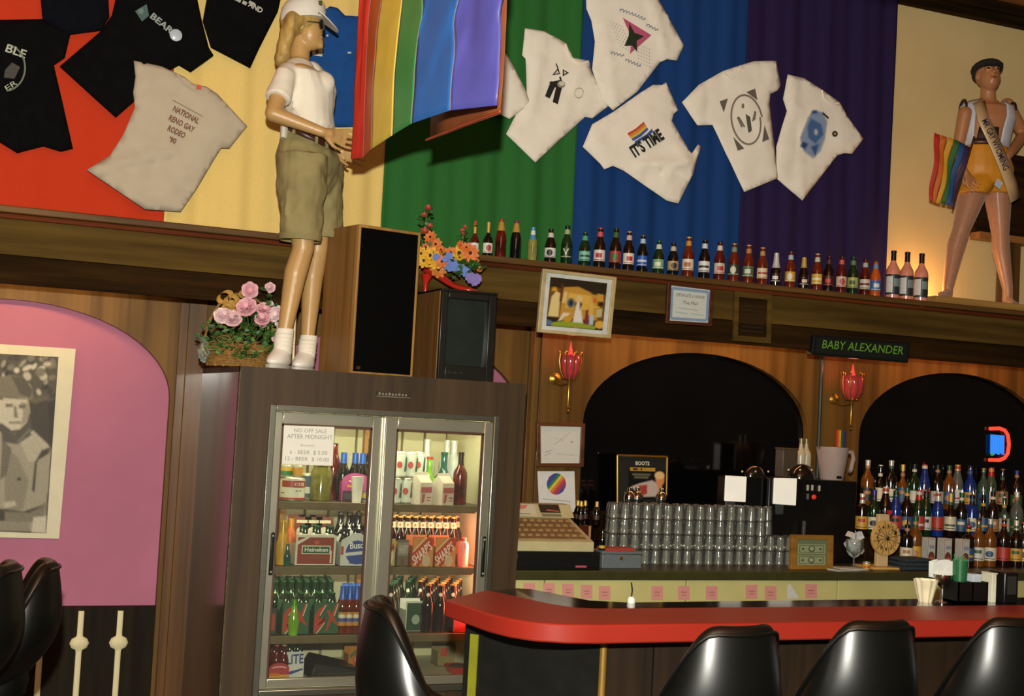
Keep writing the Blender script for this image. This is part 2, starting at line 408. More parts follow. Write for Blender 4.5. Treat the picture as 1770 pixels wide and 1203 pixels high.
# chipped pale edge banding down the left corner
B().bx(FX0-.002, FX0+.003, YF-.014, YF-.008, .3, FZ-.02).obj('edge_banding', mat('chipped_banding', '#5d5030', .6, var=.5, scale=50, hex2='#2e2415'), fr)
pl = B().bx(1.815, 1.98, YF-.018, YF-.012, 1.752, 1.775).obj('name_plate', mat('dull_plate', '#3c3220', .4, .4), fr)
B().bx(1.815, 1.98, YF-.020, YF-.017, 1.752, 1.755).obj('plate_rule', STEEL2, pl)
for i in range(9):
    B().bx(1.826+.016*i, 1.834+.016*i, YF-.021, YF-.017, 1.760, 1.769 if i % 3 else 1.772).obj('plate_letter', STEEL2, pl, smooth=0)
# inner liner
b = B().bx(OX0-.02, OX0, YF+.02, 6.62, OZ0, OZ1+.06).bx(OX1, OX1+.02, YF+.02, 6.62, OZ0, OZ1+.06).bx(OX0, OX1, YF+.02, 6.62, OZ1+.04, OZ1+.06).bx(OX0, OX1, YF+.02, 6.62, OZ0-.02, OZ0+.03)
b.obj('liner', INNER, fr)
n = 9
for i in range(n):
    xa = OX0+(OX1-OX0)*i/n; B().bx(xa+.006, xa+(OX1-OX0)/n-.006, 6.58, 6.62, OZ0+.03, OZ1+.04).obj('liner_panel', INNER, fr, bevel=.004)
B().bx(OX0, OX1, 6.615, 6.63, OZ0, OZ1+.05).obj('liner_back', mat('liner_joint', '#8a8260', .7), fr)
def bar(name, x0, x1, y0, y1, z0, z1, m=STEEL, p=fr): return B().bx(x0, x1, y0, y1, z0, z1).obj(name, m, p, bevel=.003)
fo = B().bx(OX0, OX0+.028, YF-.03, YF+.03, OZ0, OZ1).bx(OX1-.028, OX1, YF-.03, YF+.03, OZ0, OZ1).bx(OX0+.028, OX1-.028, YF-.03, YF+.03, OZ1-.028, OZ1).bx(OX0+.028, OX1-.028, YF-.03, YF+.03, OZ0, OZ0+.028).obj('door_frame', STEEL, fr, bevel=.003)
XM = at(659, 900, YF).x
def door(x0, x1, y, wl, wr, hx):
    d = B().bx(x0, x0+wl, y, y+.028, OZ0+.03, OZ1-.03).bx(x1-wr, x1, y, y+.028, OZ0+.03, OZ1-.03).bx(x0+wl, x1-wr, y, y+.028, OZ1-.085, OZ1-.03).bx(x0+wl, x1-wr, y, y+.028, OZ0+.03, OZ0+.07).obj('door', STEEL2, fr, bevel=.004)
    B().bx(x0+wl, x1-wr, y+.011, y+.017, OZ0+.07, OZ1-.085).obj('pane', PANE, d, smooth=0)
    g = B().bx(x0+wl, x0+wl+.006, y+.004, y+.024, OZ0+.07, OZ1-.085).bx(x1-wr-.006, x1-wr, y+.004, y+.024, OZ0+.07, OZ1-.085).bx(x0+wl, x1-wr, y+.004, y+.024, OZ1-.095, OZ1-.085).obj('gasket', mat('brown_gasket', '#4d2a18', .6), d)
    h = B().bx(hx-.009, hx+.009, y-.014, y, .93, 1.12).obj('handle', mat('recessed_handle', '#2c302c', .3, .6), d, bevel=.004)
    for zz in (.945, 1.105): B().ell((hx, y-.016, zz), .006, u=10, v=6).obj('screw', STEEL2, h)
    return d
d1 = door(OX0+.028, XM-.002, YF+.012, .042, .062, OX0+.055)
d2 = door(XM-.012, OX1-.028, YF-.02, .058, .045, OX1-.047)
SZ = [1.252, .957, .645]; YS0 = 5.985
SHELFR = SHELF
for z in SZ:
    b = B().bx(OX0+.012, OX1-.03, YS0, 6.57, z-.012, z).bx(OX0+.012, OX1-.06, YS0-.008, YS0+.004, z-.034, z+.002)
    b.prism([V((OX1-.06, YS0-.004, z)), V((OX1-.06, YS0-.004, z-.034)), V((OX1-.035, YS0-.004, z-.014)), V((OX1-.004, YS0-.004, z-.006)), V((OX1-.004, YS0-.004, z))], (0, .5, 0))
    b.obj('shelf', SHELF, fr, bevel=.002)
B().bx(OX0+.2, OX0+.23, 6.40, 6.44, OZ0+.03, OZ1).bx(1.93, 1.965, 6.40, 6.44, OZ0+.03, OZ1+.04).obj('shelf_post', mat('amber_post', '#a0702c', .5), fr)
# the cooler's own tube over the doors; a red light added for glow
lt = B().cone((OX0+.05, YF+.055, OZ1-.005), (OX1-.06, YF+.055, OZ1-.005), .011).obj('lamp_tube', mat('cool_tube', '#fff2cf', .5, emit=5, var=0), fr)
setp(light('cooler_tube_light', 'AREA', ((OX0+OX1)/2, YF+.075, OZ1-.03), 5.5, (1, .92, .68), 1.0, ((OX0+OX1)/2, 6.35, 1.0), .03), fr)
for z in SZ[:2]:
    setp(light('shelf_light', 'AREA', ((OX0+OX1)/2, YS0+.05, z-.04), 1.7, (1, .90, .66), 1.0, ((OX0+OX1)/2, 6.5, z-.25), .02), fr)
rt = B().cone((OX1-.012, YF+.075, .6), (OX1-.012, YF+.075, 1.2), .006).obj('added_red_tube', mat('red_tube', '#ff3a20', .5, emit=3, var=0), fr)  # added tube and light, redden the right side of the interior
setp(light('added_red_light', 'AREA', (OX1-.045, YF+.085, .92), 4.5, (1, .16, .08), .02, (2.2, 6.3, .8), .7), fr)
# price notice taped inside the left door
q = [at(487, 802, YF+.008), at(575, 805, YF+.008), at(578, 738, YF+.008), at(491, 735, YF+.008)]
nt = B().prism(q, (0, .0015, 0)).obj('price_notice', mat('notice_paper', '#dfe0d4', .7, var=.03), smooth=0)
tag(nt, 'white paper price notice taped inside the left cooler door', 'notice')
qf = quadf(*q); TX = pm('#8d8d84')
for s, a, bb, h in (('NO OFF SALE', (.2, .83), (.85, .83), .1), ('AFTER MIDNIGHT', (.07, .67), (.97, .67), .11), ('Example:', (.35, .46), (.62, .46), .07), ('6 - BEER  $ 5.00', (.14, .27), (.88, .27), .1), ('12 - BEER  $ 10.00', (.06, .1), (.92, .1), .1)):
    text('lettering', s, qf, (0, -1, 0), a, bb, h, TX, nt, off=.0008)

# ---------------------------------------------------------------- bottles: shared meshes
def cyl_frame(r, z0, z1, a=1.35):
    return lambda u, v: V((r*math.sin((u-.5)*2*a), -r*math.cos((u-.5)*2*a), z0+(z1-z0)*v))
def wrap(r, z0, z1, polys, a=1.35, r1=None, n=12):
    """curved paper label facing -Y"""
    b = B(); mats = []; idx = {}; r1 = r if r1 is None else r1
    for k, (c, pts) in enumerate(polys):
        if c not in idx: idx[c] = len(mats); mats.append(pm(c, .45))
        b.m(idx[c]); e = .0005+.0007*k
        def P(u, v): rr = r+(r1-r)*v+e; t = (u-.5)*2*a; return V((rr*math.sin(t), -rr*math.cos(t), z0+(z1-z0)*v))
        if isinstance(pts, str):
            b.rings([[P(i/n, 0) for i in range(n+1)], [P(i/n, 1) for i in range(n+1)]], closed=False)
        elif len(pts) == 4 and abs(pts[0][0]-pts[1][0]) > .3:
            (xa, ya), (xb, yb), (xc, yc), (xd, yd) = pts
            b.rings([[P(xa+(xb-xa)*i/n, ya+(yb-ya)*i/n) for i in range(n+1)], [P(xd+(xc-xd)*i/n, yd+(yc-yd)*i/n) for i in range(n+1)]], closed=False)
        else:
            b.face([b.bm.verts.new(P(*p)) for p in pts])
    me = bpy.data.meshes.new('label'); bmesh.ops.triangulate(b.bm, faces=[f for f in b.bm.faces if len(f.verts) > 4])
    for f in b.bm.faces:
        f.normal_update(); c = f.calc_center_median()
        if f.normal.dot(V((c.x, c.y, 0))) < 0: f.normal_flip()
    b.bm.to_mesh(me); b.bm.free()
    for m in mats: me.materials.append(m)
    return me
G_BROWN = mat('brown_glass', '#1a0b05', .08, var=.3, coat=.6)
G_AMBER = mat('amber_glass', '#7a2a0c', .1, var=.35, coat=.6, hex2='#4a1206')
G_GREEN = mat('green_glass', '#0f2c12', .08, var=.3, coat=.6)
G_BLACK = mat('black_glass', '#0a0b0a', .08, var=.2, coat=.6)
G_LIME = mat('lime_glass', '#7ab030', .12, var=.2, coat=.5)
G_CLEAR = glassy('clear_glass', '#dfe8d8', .12, .05)
G_BEERC = mat('pale_beer_glass', '#8a8a48', .1, var=.2, coat=.6)
G_RUBY = mat('ruby_glass', '#6e1a10', .08, var=.3, coat=.6, hex2='#2a0806')
G_PINK = mat('pink_liqueur_glass', '#d98a72', .12, var=.1, coat=.5)
G_TEAL = mat('teal_glass', '#1c5a50', .1, var=.3, coat=.5)
G_BLUE = mat('blue_glass', '#12307a', .1, var=.3, coat=.5)
PROF = {
 'long': ([(.022, 0), (.030, .003), (.031, .012), (.031, .122), (.0285, .14), (.019, .165), (.0145, .185), (.0135, .222)], .228, .0148),
 'stub': ([(.022, 0), (.032, .003), (.033, .012), (.033, .105), (.030, .125), (.019, .155), (.0145, .172), (.0135, .202)], .208, .0148),
 'wine': ([(.024, 0), (.034, .003), (.035, .012), (.035, .115), (.031, .138), (.016, .162), (.0125, .175), (.0125, .25)], .256, .0132),
 'tall': ([(.024, 0), (.035, .003), (.036, .014), (.036, .145), (.033, .17), (.022, .205), (.017, .23), (.0155, .262)], .268, .0165),
 'fifth': ([(.028, 0), (.039, .003), (.041, .014), (.041, .165), (.038, .185), (.022, .212), (.015, .232), (.014, .285)], .296, .0165),
 'round': ([(.03, 0), (.05, .004), (.054, .03), (.054, .08), (.046, .115), (.022, .15), (.016, .17), (.0155, .235)], .246, .018),
 'vase': ([(.02, 0), (.027, .003), (.029, .02), (.033, .07), (.031, .10), (.024, .125), (.017, .16), (.0135, .205)], .212, .0148),
 'square': ([(.03, 0), (.04, .003), (.041, .014), (.041, .17), (.037, .188), (.018, .2), (.015, .21), (.0145, .25)], .262, .0175),
}
_bm = {}
def bottle_mesh(kind, glass):
    k = (kind, glass.name)
    if k not in _bm: _bm[k] = B().lathe(PROF[kind][0], 6 if False else 16).mesh('bottle_glass', glass, 50)
    return _bm[k]
def cap_mesh(kind, hexc, long=0):
    k = ('cap', kind, hexc, long)
    if k not in _bm:
        h, r = PROF[kind][1:]; z = PROF[kind][0][-1][1]
        if long:
            zz = z-long; pr = PROF[kind][0]; rr = [a for a, c in pr if c <= zz][-1]
            rz = next((p0[0]+(p1[0]-p0[0])*(zz-p0[1])/(p1[1]-p0[1]) for p0, p1 in zip(pr, pr[1:]) if p0[1] <= zz <= p1[1]), rr)
            prof = [(rz+.0007, zz)] + [(a+.0008, c) for a, c in pr if c > zz] + [(r, z-.004), (r, h-.002), (r*.8, h)]
        else: prof = [(r, z-.002), (r*1.04, z+.001), (r, h-.001), (r*.8, h)]
        _bm[k] = B().lathe(prof, 14).mesh('cap', mat('foil_'+hexc.lstrip('#'), hexc, .35, .3, var=.1), 50)
    return _bm[k]
def label_mesh(key, kind, z0, z1, polys, a=1.35):
    k = ('lab', key, kind, z0, z1)
    if k not in _bm:
        pr = PROF[kind][0]
        def rad(z): return next((p0[0]+(p1[0]-p0[0])*(z-p0[1])/(p1[1]-p0[1]) for p0, p1 in zip(pr, pr[1:]) if p0[1] <= z <= p1[1]), .03)
        _bm[k] = wrap(rad(z0)+.0003, z0, z1, polys, a, rad(z1)+.0003)
    return _bm[k]
def bottle(name, loc, kind, glass, cap='#c9a24a', caplong=0, labels=(), label='', group=None, cat='bottle', s=1., rz=None, parts=True):
    loc = V(loc); o = put(name, bottle_mesh(kind, glass), None, loc)
    o.rotation_euler.z = -math.atan2(loc.x, loc.y) if rz is None else rz
    o.scale = (s, s, s)
    tag(o, label, cat, group)
    if cap: put('cap', cap_mesh(kind, cap, caplong), o)
    for key, z0, z1, polys in labels: put('paper_label', label_mesh(key, kind, z0, z1, polys), o)
    return o
def fp(x, y, Y): return at(x, y, Y).x
# ================================================================ what stands in the cooler
def carton(name, x, y, z, w, d, h, hexc, label, polys=(), texts=(), rz=0., top='flat', group=None, cat='carton', inks=None):
    """open-topped printed carrier: walls, floor, centre handle"""
    loc = V((x, y, z)); t = thing(name, label, cat, loc, rz, group); R = Matrix.Rotation(rz, 3, 'Z'); k = .003
    m = mat('card_'+hexc.lstrip('#'), hexc, .5, var=.06)
    def P(a, c, e): return loc + R @ V((a, c, e))
    if top == 'flat': fp_ = [(-w/2, 0), (w/2, 0), (w/2, h), (-w/2, h)]
    elif top == 'arch': fp_ = [(-w/2, 0), (w/2, 0), (w/2, h*.72)] + [(w/2*math.cos(a), h*.72+h*.28*math.sin(a)) for a in [PI*i/12 for i in range(1, 12)]] + [(-w/2, h*.72)]
    elif top == 'peak': fp_ = [(-w/2, 0), (w/2, 0), (w/2, h*.78), (w*.1, h), (-w*.1, h), (-w/2, h*.78)]
    B().prism([P(a, -d/2, e) for a, e in fp_], R @ V((0, k, 0))).obj('front_wall', m, t, smooth=0)
    B().prism([P(a, d/2-k, e) for a, e in fp_], R @ V((0, k, 0))).obj('back_wall', m, t, smooth=0)
    for sg in (-1, 1):
        B().prism([P(sg*(w/2-k/2)-k/2, -d/2+k, e) for e in (0,)] + [P(sg*(w/2-k/2)+k/2, -d/2+k, 0), P(sg*(w/2-k/2)+k/2, -d/2+k, h*.7), P(sg*(w/2-k/2)-k/2, -d/2+k, h*.7)], R @ V((0, d-2*k, 0))).obj('side_wall', m, t, smooth=0)
    B().prism([P(-w/2, -d/2, 0), P(w/2, -d/2, 0), P(w/2, d/2, 0), P(-w/2, d/2, 0)], (0, 0, k)).obj('base', m, t, smooth=0)
    fq = quadf(P(-w/2, -d/2, 0), P(w/2, -d/2, 0), P(w/2, -d/2, h), P(-w/2, -d/2, h)); nn = R @ V((0, -1, 0))
    if polys: decal('print', t, fq, nn, polys, off=.001, step=.0005)
    for s, a, b_, hh, c in texts: text('lettering', s, fq, nn, a, b_, hh, pm(c), t, off=.006, bold=.02)
    return t
def can(name, loc, r, h, polys, label, group=None, hexc='#c9c9bc', cat='can'):
    k = ('can', r, h)
    if k not in _bm: _bm[k] = B().lathe([(r*.86, 0), (r, .006), (r, h-.008), (r*.9, h-.001), (r*.86, h), (r*.82, h-.004)], 18).mesh('can_body', mat('tin', '#b7b6a8', .35, .5), 40)
    o = put(name, _bm[k], None, loc); o.rotation_euler.z = -math.atan2(loc[0], loc[1]); tag(o, label, cat, group)
    put('paper_label', wrap(r+.0003, .008, h-.010, polys, 1.6), o); return o
Z1, Z2, Z3, Z4 = SZ[0], SZ[1], SZ[2], OZ0+.03
ya = 6.06
# --- top shelf, left door
can('food_can', (fp(504, 866, ya), ya, Z1), .057, .108, [('#d8d8c8', 'all'), ('#9a3a2a', rect(.2, .62, .95, .96)), ('#5a5a58', rect(.58, .42, .74, .47)), ('#5a5a58', rect(.2, .30, .3, .34)), ('#a8402c', rect(0, 0, 1, .1))], 'large white food can with a red band on the top left cooler shelf')
_c = [o for o in COL.objects if o.name.startswith('food_can')][0]; _cf = cyl_frame(.0585, .008, .098, 1.6)
text('lettering', 'COS', lambda a, b_: (Matrix.Translation(_c.location) @ Matrix.Rotation(_c.rotation_euler.z, 4, 'Z')) @ _cf(a, b_), (0, 0, 0), (.55, .70), (.84, .70), .17, pm('#e8e4d4'), _c, off=0, bold=.03)
can('lidded_tub', (fp(500, 820, ya)-.018, ya, Z1+.109), .030, .055, [('#2f7a3a', 'all'), ('#d8b030', rect(0, .55, 1, 1))], 'green and yellow tub standing on the large white food can', cat='tub')
can('lidded_tub', (fp(512, 820, ya)+.002, ya-.012, Z1+.109), .024, .055, [('#c08a20', 'all')], 'mustard yellow tub standing on the large white food can', cat='tub')
j = thing('olive_jar', 'tall glass jar of green olives on the top left cooler shelf', 'jar', (fp(555, 866, ya), ya+.02, Z1))
B().lathe([(.044, 0), (.05, .006), (.05, .135), (.042, .155), (.04, .165)], 18, j.location).obj('glass', mat('olive_fill_glass', '#6f6a2c', .12, var=.3, scale=40, coat=.7), j)
B().lathe([(.043, .163), (.043, .185), (.038, .188)], 18, j.location).obj('lid', mat('jar_lid', '#b7a860', .4, .4), j)
can('food_can', (fp(532, 866, ya+.1), ya+.13, Z1), .035, .12, [('#33505c', 'all'), ('#c8ccc0', rect(.0, .2, 1, .5))], 'narrow blue and white can behind the olive jar')
bottle('sauce_bottle', (fp(573, 866, 6.2), 6.2, Z1), 'tall', G_RUBY, '#302018', label='thin red sauce bottle behind the olive jar')
for i, xx in enumerate((590, 612, 623)):
    bottle('wine_cooler_bottle', (fp(xx, 866, 6.14), 6.14+.02*(i % 2), Z1), 'long', G_BLACK, '#2a58b0', .045, label='dark bottle with bright blue foil neck in the pink carrier', group='blue-necked bottles in the pink carrier')
bottle('liquor_bottle', (fp(636, 866, 6.25), 6.25, Z1), 'fifth', G_BROWN, '#8a6a30', label='brown bottle at the right end of the top left cooler shelf')
carton('bottle_carrier', fp(609, 866, 6.1)+.005, 6.125, Z1, .135, .1, .135, '#b04a86', 'pink arch-topped bottle carrier on the top left cooler shelf', [('#3a2c30', rect(.04, .02, .96, .38)), ('#d8a030', rect(.2, .50, .72, .58)), ('#4a4450', rect(.1, .1, .6, .3)), ('#e4b0cc', oval(.5, .84, .2, .04))] + [('#f0d8e0', q) for q in squiggle((.25, .7), (.75, .74), .05, 5, .03)], top='arch')
c = thing('foam_cup', 'white foam cup standing before the pink bottle carrier', 'cup', (fp(616, 866, 6.035), 6.035, Z1))
B().lathe([(.021, 0), (.029, .118), (.031, .121), (.028, .121), (.02, .006)], 18, c.location, cap=False).obj('wall', mat('foam', '#e6e4da', .7), c)
B().lathe([(.0205, .001), (.0205, .006)], 18, c.location).obj('base', MATS['foam'], c)
can('lidded_tub', (fp(634, 866, 6.05), 6.06, Z1), .022, .05, [('#d8b62c', 'all'), ('#4a5aa0', rect(0, .1, .5, .4))], 'small yellow tub beside the white foam cup', cat='tub')
# --- top shelf, right door
soda = [('#cfd6c8', 'all'), ('#2e5a44', [(.1, 0), (.32, 0), (.62, 1), (.4, 1)]), ('#b83a34', oval(.5, .5, .12, .16)), ('#2e5a44', [(.72, .2), (.9, .2), (.95, .8), (.8, .9)])]
for i, (xx, zz, yy) in enumerate(((681, 0, 6.04), (700, 0, 6.06), (673, 0, 6.12), (690, .124, 6.06), (709, .124, 6.07), (722, .124, 6.12), (672, .124, 6.12), (722, 0, 6.14))):
    can('soda_can', (fp(xx, 866-zz*370, yy), yy, Z1+zz), .0315, .122, soda, 'white soda can with green streaks and red dot stacked at the right door', 'soda cans stacked behind the right cooler door')
for i, (xx, txt) in enumerate(((727, 'grey and pink milk carton left of its twin on the cooler shelf'), (765, 'rosy milk carton beside the dark red bottle on the cooler shelf'))):
    xc = fp(xx, 866, 6.03); t = thing('milk_carton', txt, 'carton', (xc, 6.035, Z1), .42); R = Matrix.Rotation(.42, 3, 'Z'); w = .038
    m = mat('milk_card', '#cfc4b4', .45, var=.05)
    L = t.location
    def P(a, b_, z): return L + R @ V((a*w, b_*w, z))
    bb = B(); bb.rings([[P(-1, -1, 0), P(1, -1, 0), P(1, 1, 0), P(-1, 1, 0)], [P(-1, -1, .105), P(1, -1, .105), P(1, 1, .105), P(-1, 1, .105)], [P(-1, -.12, .138), P(1, -.12, .138), P(1, .12, .138), P(-1, .12, .138)], [P(-1, -.05, .152), P(1, -.05, .152), P(1, .05, .152), P(-1, .05, .152)]])
    bb.obj('body', m, t, smooth=0)
    decal('print', t, quadf(P(-1, -1, 0), P(1, -1, 0), P(1, -1, .105), P(-1, -1, .105)), R @ V((0, -1, 0)), [('#b05a5c', rect(.05, .55, .95, .8)), ('#b05a5c', [(.1, .1), (.3, .1), (.4, .5), (.15, .5)]), ('#b05a5c', rect(.55, .3, .9, .36)), ('#b05a5c', rect(.55, .18, .85, .22))])
bottle('juice_bottle', (fp(739, 866, 6.2), 6.2, Z1), 'round', G_LIME, '#c8403a', label='lime green juice bottle behind the milk cartons', s=.9)
bottle('liqueur_bottle', (fp(764, 866, 6.24), 6.24, Z1), 'round', G_TEAL, '#1c5a38', label='teal green round bottle behind the milk cartons', s=1.)
for i, (xx, yy) in enumerate(((737, 6.32), (772, 6.34), (784, 6.30))):
    bottle('plastic_bottle', (fp(xx, 800, yy), yy, Z1), 'fifth', mat('milky_plastic', '#c2c8c4', .35, var=.05), '#d8d8d0', .05, label='milky white plastic bottle at the back of the top right cooler shelf', group='milky plastic bottles at the back of the cooler', s=1.03)
bottle('wine_bottle', (fp(793, 868, 6.06), 6.06, Z1), 'fifth', G_RUBY, '#20120e', .06, label='tall dark red wine bottle beside the milk cartons', s=.86)
# --- second shelf, left door
bottle('honey_bottle', (fp(486, 977, 6.06), 6.06, Z2), 'vase', mat('yellow_plastic', '#c99a24', .4, var=.2), '#a8861c', .05, label='yellow squeeze bottle at the left of the second cooler shelf', s=.95)
bottle('honey_bottle', (fp(499, 977, 6.14), 6.14, Z2), 'stub', mat('orange_plastic', '#b85a1c', .4, var=.2), '#b07a1c', .03, label='orange squeeze bottle behind the yellow squeeze bottle')
bottle('small_bottle', (fp(496, 977, 6.01), 6.015, Z2), 'vase', G_TEAL, '#c8a020', label='small dark bottle with a teal base in front of the squeeze bottles', s=.5)
carton('beer_carton', fp(544, 977, 6.03), 6.09, Z2, .190, .12, .142, '#d6d3bf', 'white and red beer carton with a green name plate', [('#8e3526', rect(.05, .06, .95, .92)), ('#d6d3bf', [(.05, .68), (.05, .8), (.25, .92), (.35, .92)]), ('#cfc8aa', rect(.15, .38, .87, .66)), ('#1d4a33', rect(.18, .41, .84, .62)), ('#b5543c', oval(.52, .76, .07, .07, 6)), ('#7a5a28', rect(.32, .25, .72, .29)), ('#d6d3bf', rect(.86, .1, .9, .5))], (('Heineken', (.22, .46), (.8, .46), .14, '#e4e4d4'),))
for i in range(6):
    bottle('beer_bottle', (fp(544, 977, 6.09)-.062+.062*(i % 3), 6.063+.057*(i//3), Z2+.004), 'stub', G_GREEN, '#2c5a38', labels=[('hk', .145, .165, [('#d8d4c0', 'all')])] , label='green bottle standing in the white and red beer carton', group='bottles in the white and red beer carton', s=.85)
for i, (xx, cc) in enumerate(((514, '#7a3828'), (533, '#5a4426'), (552, '#6e3026'))):
    t = carton('bottle_carrier', fp(xx, 977, 6.30), 6.31, Z2, .085, .12, .205, cc, ['reddish brown bottle carrier, leftmost behind the white and red beer carton', 'olive brown bottle carrier, middle behind the white and red beer carton', 'dark red bottle carrier, rightmost behind the white and red beer carton'][i], [('#d8ccb0', oval(.5, .68, .33, .09)), ('#d8ccb0', rect(.15, .86, .85, .93))])
carton('beer_carrier', fp(613, 980, 6.03), 6.075, Z2, .15, .12, .155, '#cfd2cc', 'white peak-topped beer carrier with a round blue emblem', [('#33489a', oval(.52, .42, .37, .36)), ('#cfd4da', [(.1, .3), (1., .4), (1., .5), (.1, .4)]), ('#33489a', oval(.52, .12, .25, .05)), ('#b83c30', rect(.0, .35, .08, .6)), ('#b85a38', oval(.93, .1, .06, .08))], (('Busch', (.28, .52), (.8, .56), .2, '#e8ecec'),), top='peak')
for i in range(6):
    bottle('beer_bottle', (fp(613, 980, 6.08)-.045+.055*(i % 3)-.01, 6.046+.056*(i//3), Z2+.004), 'stub', G_BLACK, '#1c2a44', label='black bottle standing in the blue emblem beer carrier', group='bottles in the blue emblem carrier', s=.8)
for i in range(8):
    xx = (585, 600, 616, 632)[i % 4]; yy = 6.24+.075*(i//4)
    bottle('beer_bottle', (fp(xx, 960, yy), yy, Z2), 'long', G_BLACK, '#3a3830', label='black beer bottle in the rows behind the blue emblem carrier', group='black bottles on the second shelf')
for i in range(3):
    xx = (611, 625, 638)[i]
    bottle('beer_bottle', (fp(xx, 900, 6.45), 6.45, Z2), 'tall', G_BROWN, '#d8c8a0', labels=[('bk', .2, .23, [('#d8a890', 'all')])], label='tall brown bottle with a pale cap at the back of the second cooler shelf', group='tall brown bottles at the back of the cooler', s=1.02)
# --- second shelf, right door
for i in range(18):
    r, k = divmod(i, 9); yy = 6.16+.07*r
    bottle('beer_bottle', (fp(676+13.2*k+5*r, 950, yy), yy, Z2), 'long', G_BROWN, '#c79a52', labels=[('nl', .172, .2, [('#dcc4a0', 'all'), ('#b04030', oval(.5, .5, .1, .25))]), ('bl', .05, .11, [('#8a6420', 'all')])], label='brown longneck beer bottle with gold cap in the rows behind the cartons', group='gold-capped bottles on the second cooler shelf', s=1.0)
sh = [('#c98a4a', rect(.02, .02, .98, .98)), ('#b63a26', [(0, .15), (.3, 0), (1, .75), (1, .95), (.75, 1), (0, .45)]), ('#c9b090', oval(.66, .22, .2, .2)), ('#e0c8a0', stroke((.0, .52), (.62, 1.), .04))]
for i, (xx, lb) in enumerate(((728, 'orange carton with slanting white letters, left of its pair'), (767, 'orange carton with slanting white letters beside the pink jug'))):
    carton('beer_carrier', fp(xx, 980, 6.02), 6.06, Z2, .104, .11, .142, '#b4673a', lb, sh, (("SHARP'S", (.12, .06), (.93, .62), .34, '#ecdcc8'),))
carton('beer_carrier', fp(693, 980, 6.05), 6.09, Z2, .055, .11, .125, '#6a6254', 'grey carton with faint white letters beside the door post', [('#8a8478', rect(.05, .4, .95, .9)), ('#6a4a28', [(.2, 0), (.8, 0), (.5, .35)])], (("HARP'S", (.1, .5), (.95, .5), .32, '#b8b4a8'),))
carton('beer_carrier', fp(674, 980, 6.04), 6.08, Z2, .034, .11, .13, '#b8a45c', 'narrow yellow carton edge behind the door post', [('#d8d0b0', oval(.4, .35, .35, .25)), ('#8a3a28', [(.2, .5), (.9, .65), (.6, .85)])])
j = thing('pink_jug', 'pink plastic jug with red cap at the right of the second cooler shelf', 'jug', (fp(800, 978, 6.04), 6.045, Z2))
B().lathe([(.024, 0), (.027, .006), (.027, .095), (.022, .115), (.014, .122)], 18, j.location).obj('body', mat('pink_plastic', '#d88a84', .4, var=.08), j)
B().lathe([(.0145, .12), (.0145, .136), (.012, .138)], 14, j.location).obj('cap', mat('red_plastic', '#b83028', .4), j)
# --- third shelf, left door
for i in range(24):
    r, k = divmod(i, 8); yy = 6.17+.072*r
    bottle('beer_bottle', (fp(474+13.6*k-3*r, 1050, yy), yy, Z3), 'long', G_GREEN, '#1d4a2c', labels=[('gl', .168, .178, [('#9ab07a', oval(.5, .5, .12, .5))])], label='green beer bottle in the dense rows on the third left cooler shelf', group='green bottles on the third left cooler shelf')
def EXp(): return [('#2c5a3c', rect(.02, .02, .98, .98)),
    ('#b43a24', [(.02, .2), (.06, .0), (.30, .25), (.42, .42), (.40, .36), (.22, .22), (.16, .30), (.42, .60), (.40, .55), (.20, .48), (.20, .58), (.50, .95), (.42, .92), (.15, .8), (.03, .6)]),
    ('#b43a24', [(.47, .72), (.56, .78), (.66, .62), (.80, .96), (.9, .98), (.74, .55), (.92, .3), (.88, .28), (.68, .44), (.52, .12), (.44, .1), (.58, .52)]),
    ('#d8ccb0', stroke((.42, .92), (.22, .6), .03)), ('#d8ccb0', stroke((.40, .36), (.12, .02), .03)), ('#d8ccb0', stroke((.88, .96), (.75, .58), .03))]
for i, xx in enumerate((509, 563)):
    carton('beer_carrier', fp(xx, 1093, 6.03), 6.075, Z3, .126, .11, .145, '#2a5438', ['green carrier with bold red letters behind the lime bottle', 'green carrier with bold red letters beside the amber bottles'][i], EXp())
    for k in range(4):
        bottle('beer_bottle', (fp(xx, 1093, 6.03)-.032+.062*(k % 2), 6.051+.05*(k//2), Z3+.004), 'long', G_GREEN, '#1f5230', labels=[('gl', .168, .178, [('#9ab07a', oval(.5, .5, .12, .5))])], label='green bottle standing in one of the red-lettered carriers', group='bottles in the red-lettered carriers', s=.8)
bottle('beer_bottle', (fp(506, 1093, 5.995)+.002, 6.0, Z3), 'vase', G_LIME, '#5a9a2c', .03, label='lime green bottle in front of the left red-lettered carrier', s=.78)
carton('beer_carrier', fp(470, 1093, 6.03), 6.08, Z3, .032, .11, .12, '#2c4030', 'dark carrier edge with a red flash by the left door frame', [('#a03c30', rect(.3, .15, .8, .8))])
for i in range(10):
    r, k = divmod(i, 5); yy = 6.04+.075*r
    bottle('beer_bottle', (fp(590+12.*k+3*r, 1080, yy), yy, Z3), 'long', G_AMBER, '#3a62b8', .06, labels=[('bg', .04, .105, [('#c08426', 'all'), ('#3a4f9a', rect(.0, .3, 1, .55)), ('#d8d4c8', oval(.5, .7, .2, .14))])], label='amber bottle with blue foil neck beside the red-lettered carriers', group='blue-necked amber bottles on the third cooler shelf', s=.97)
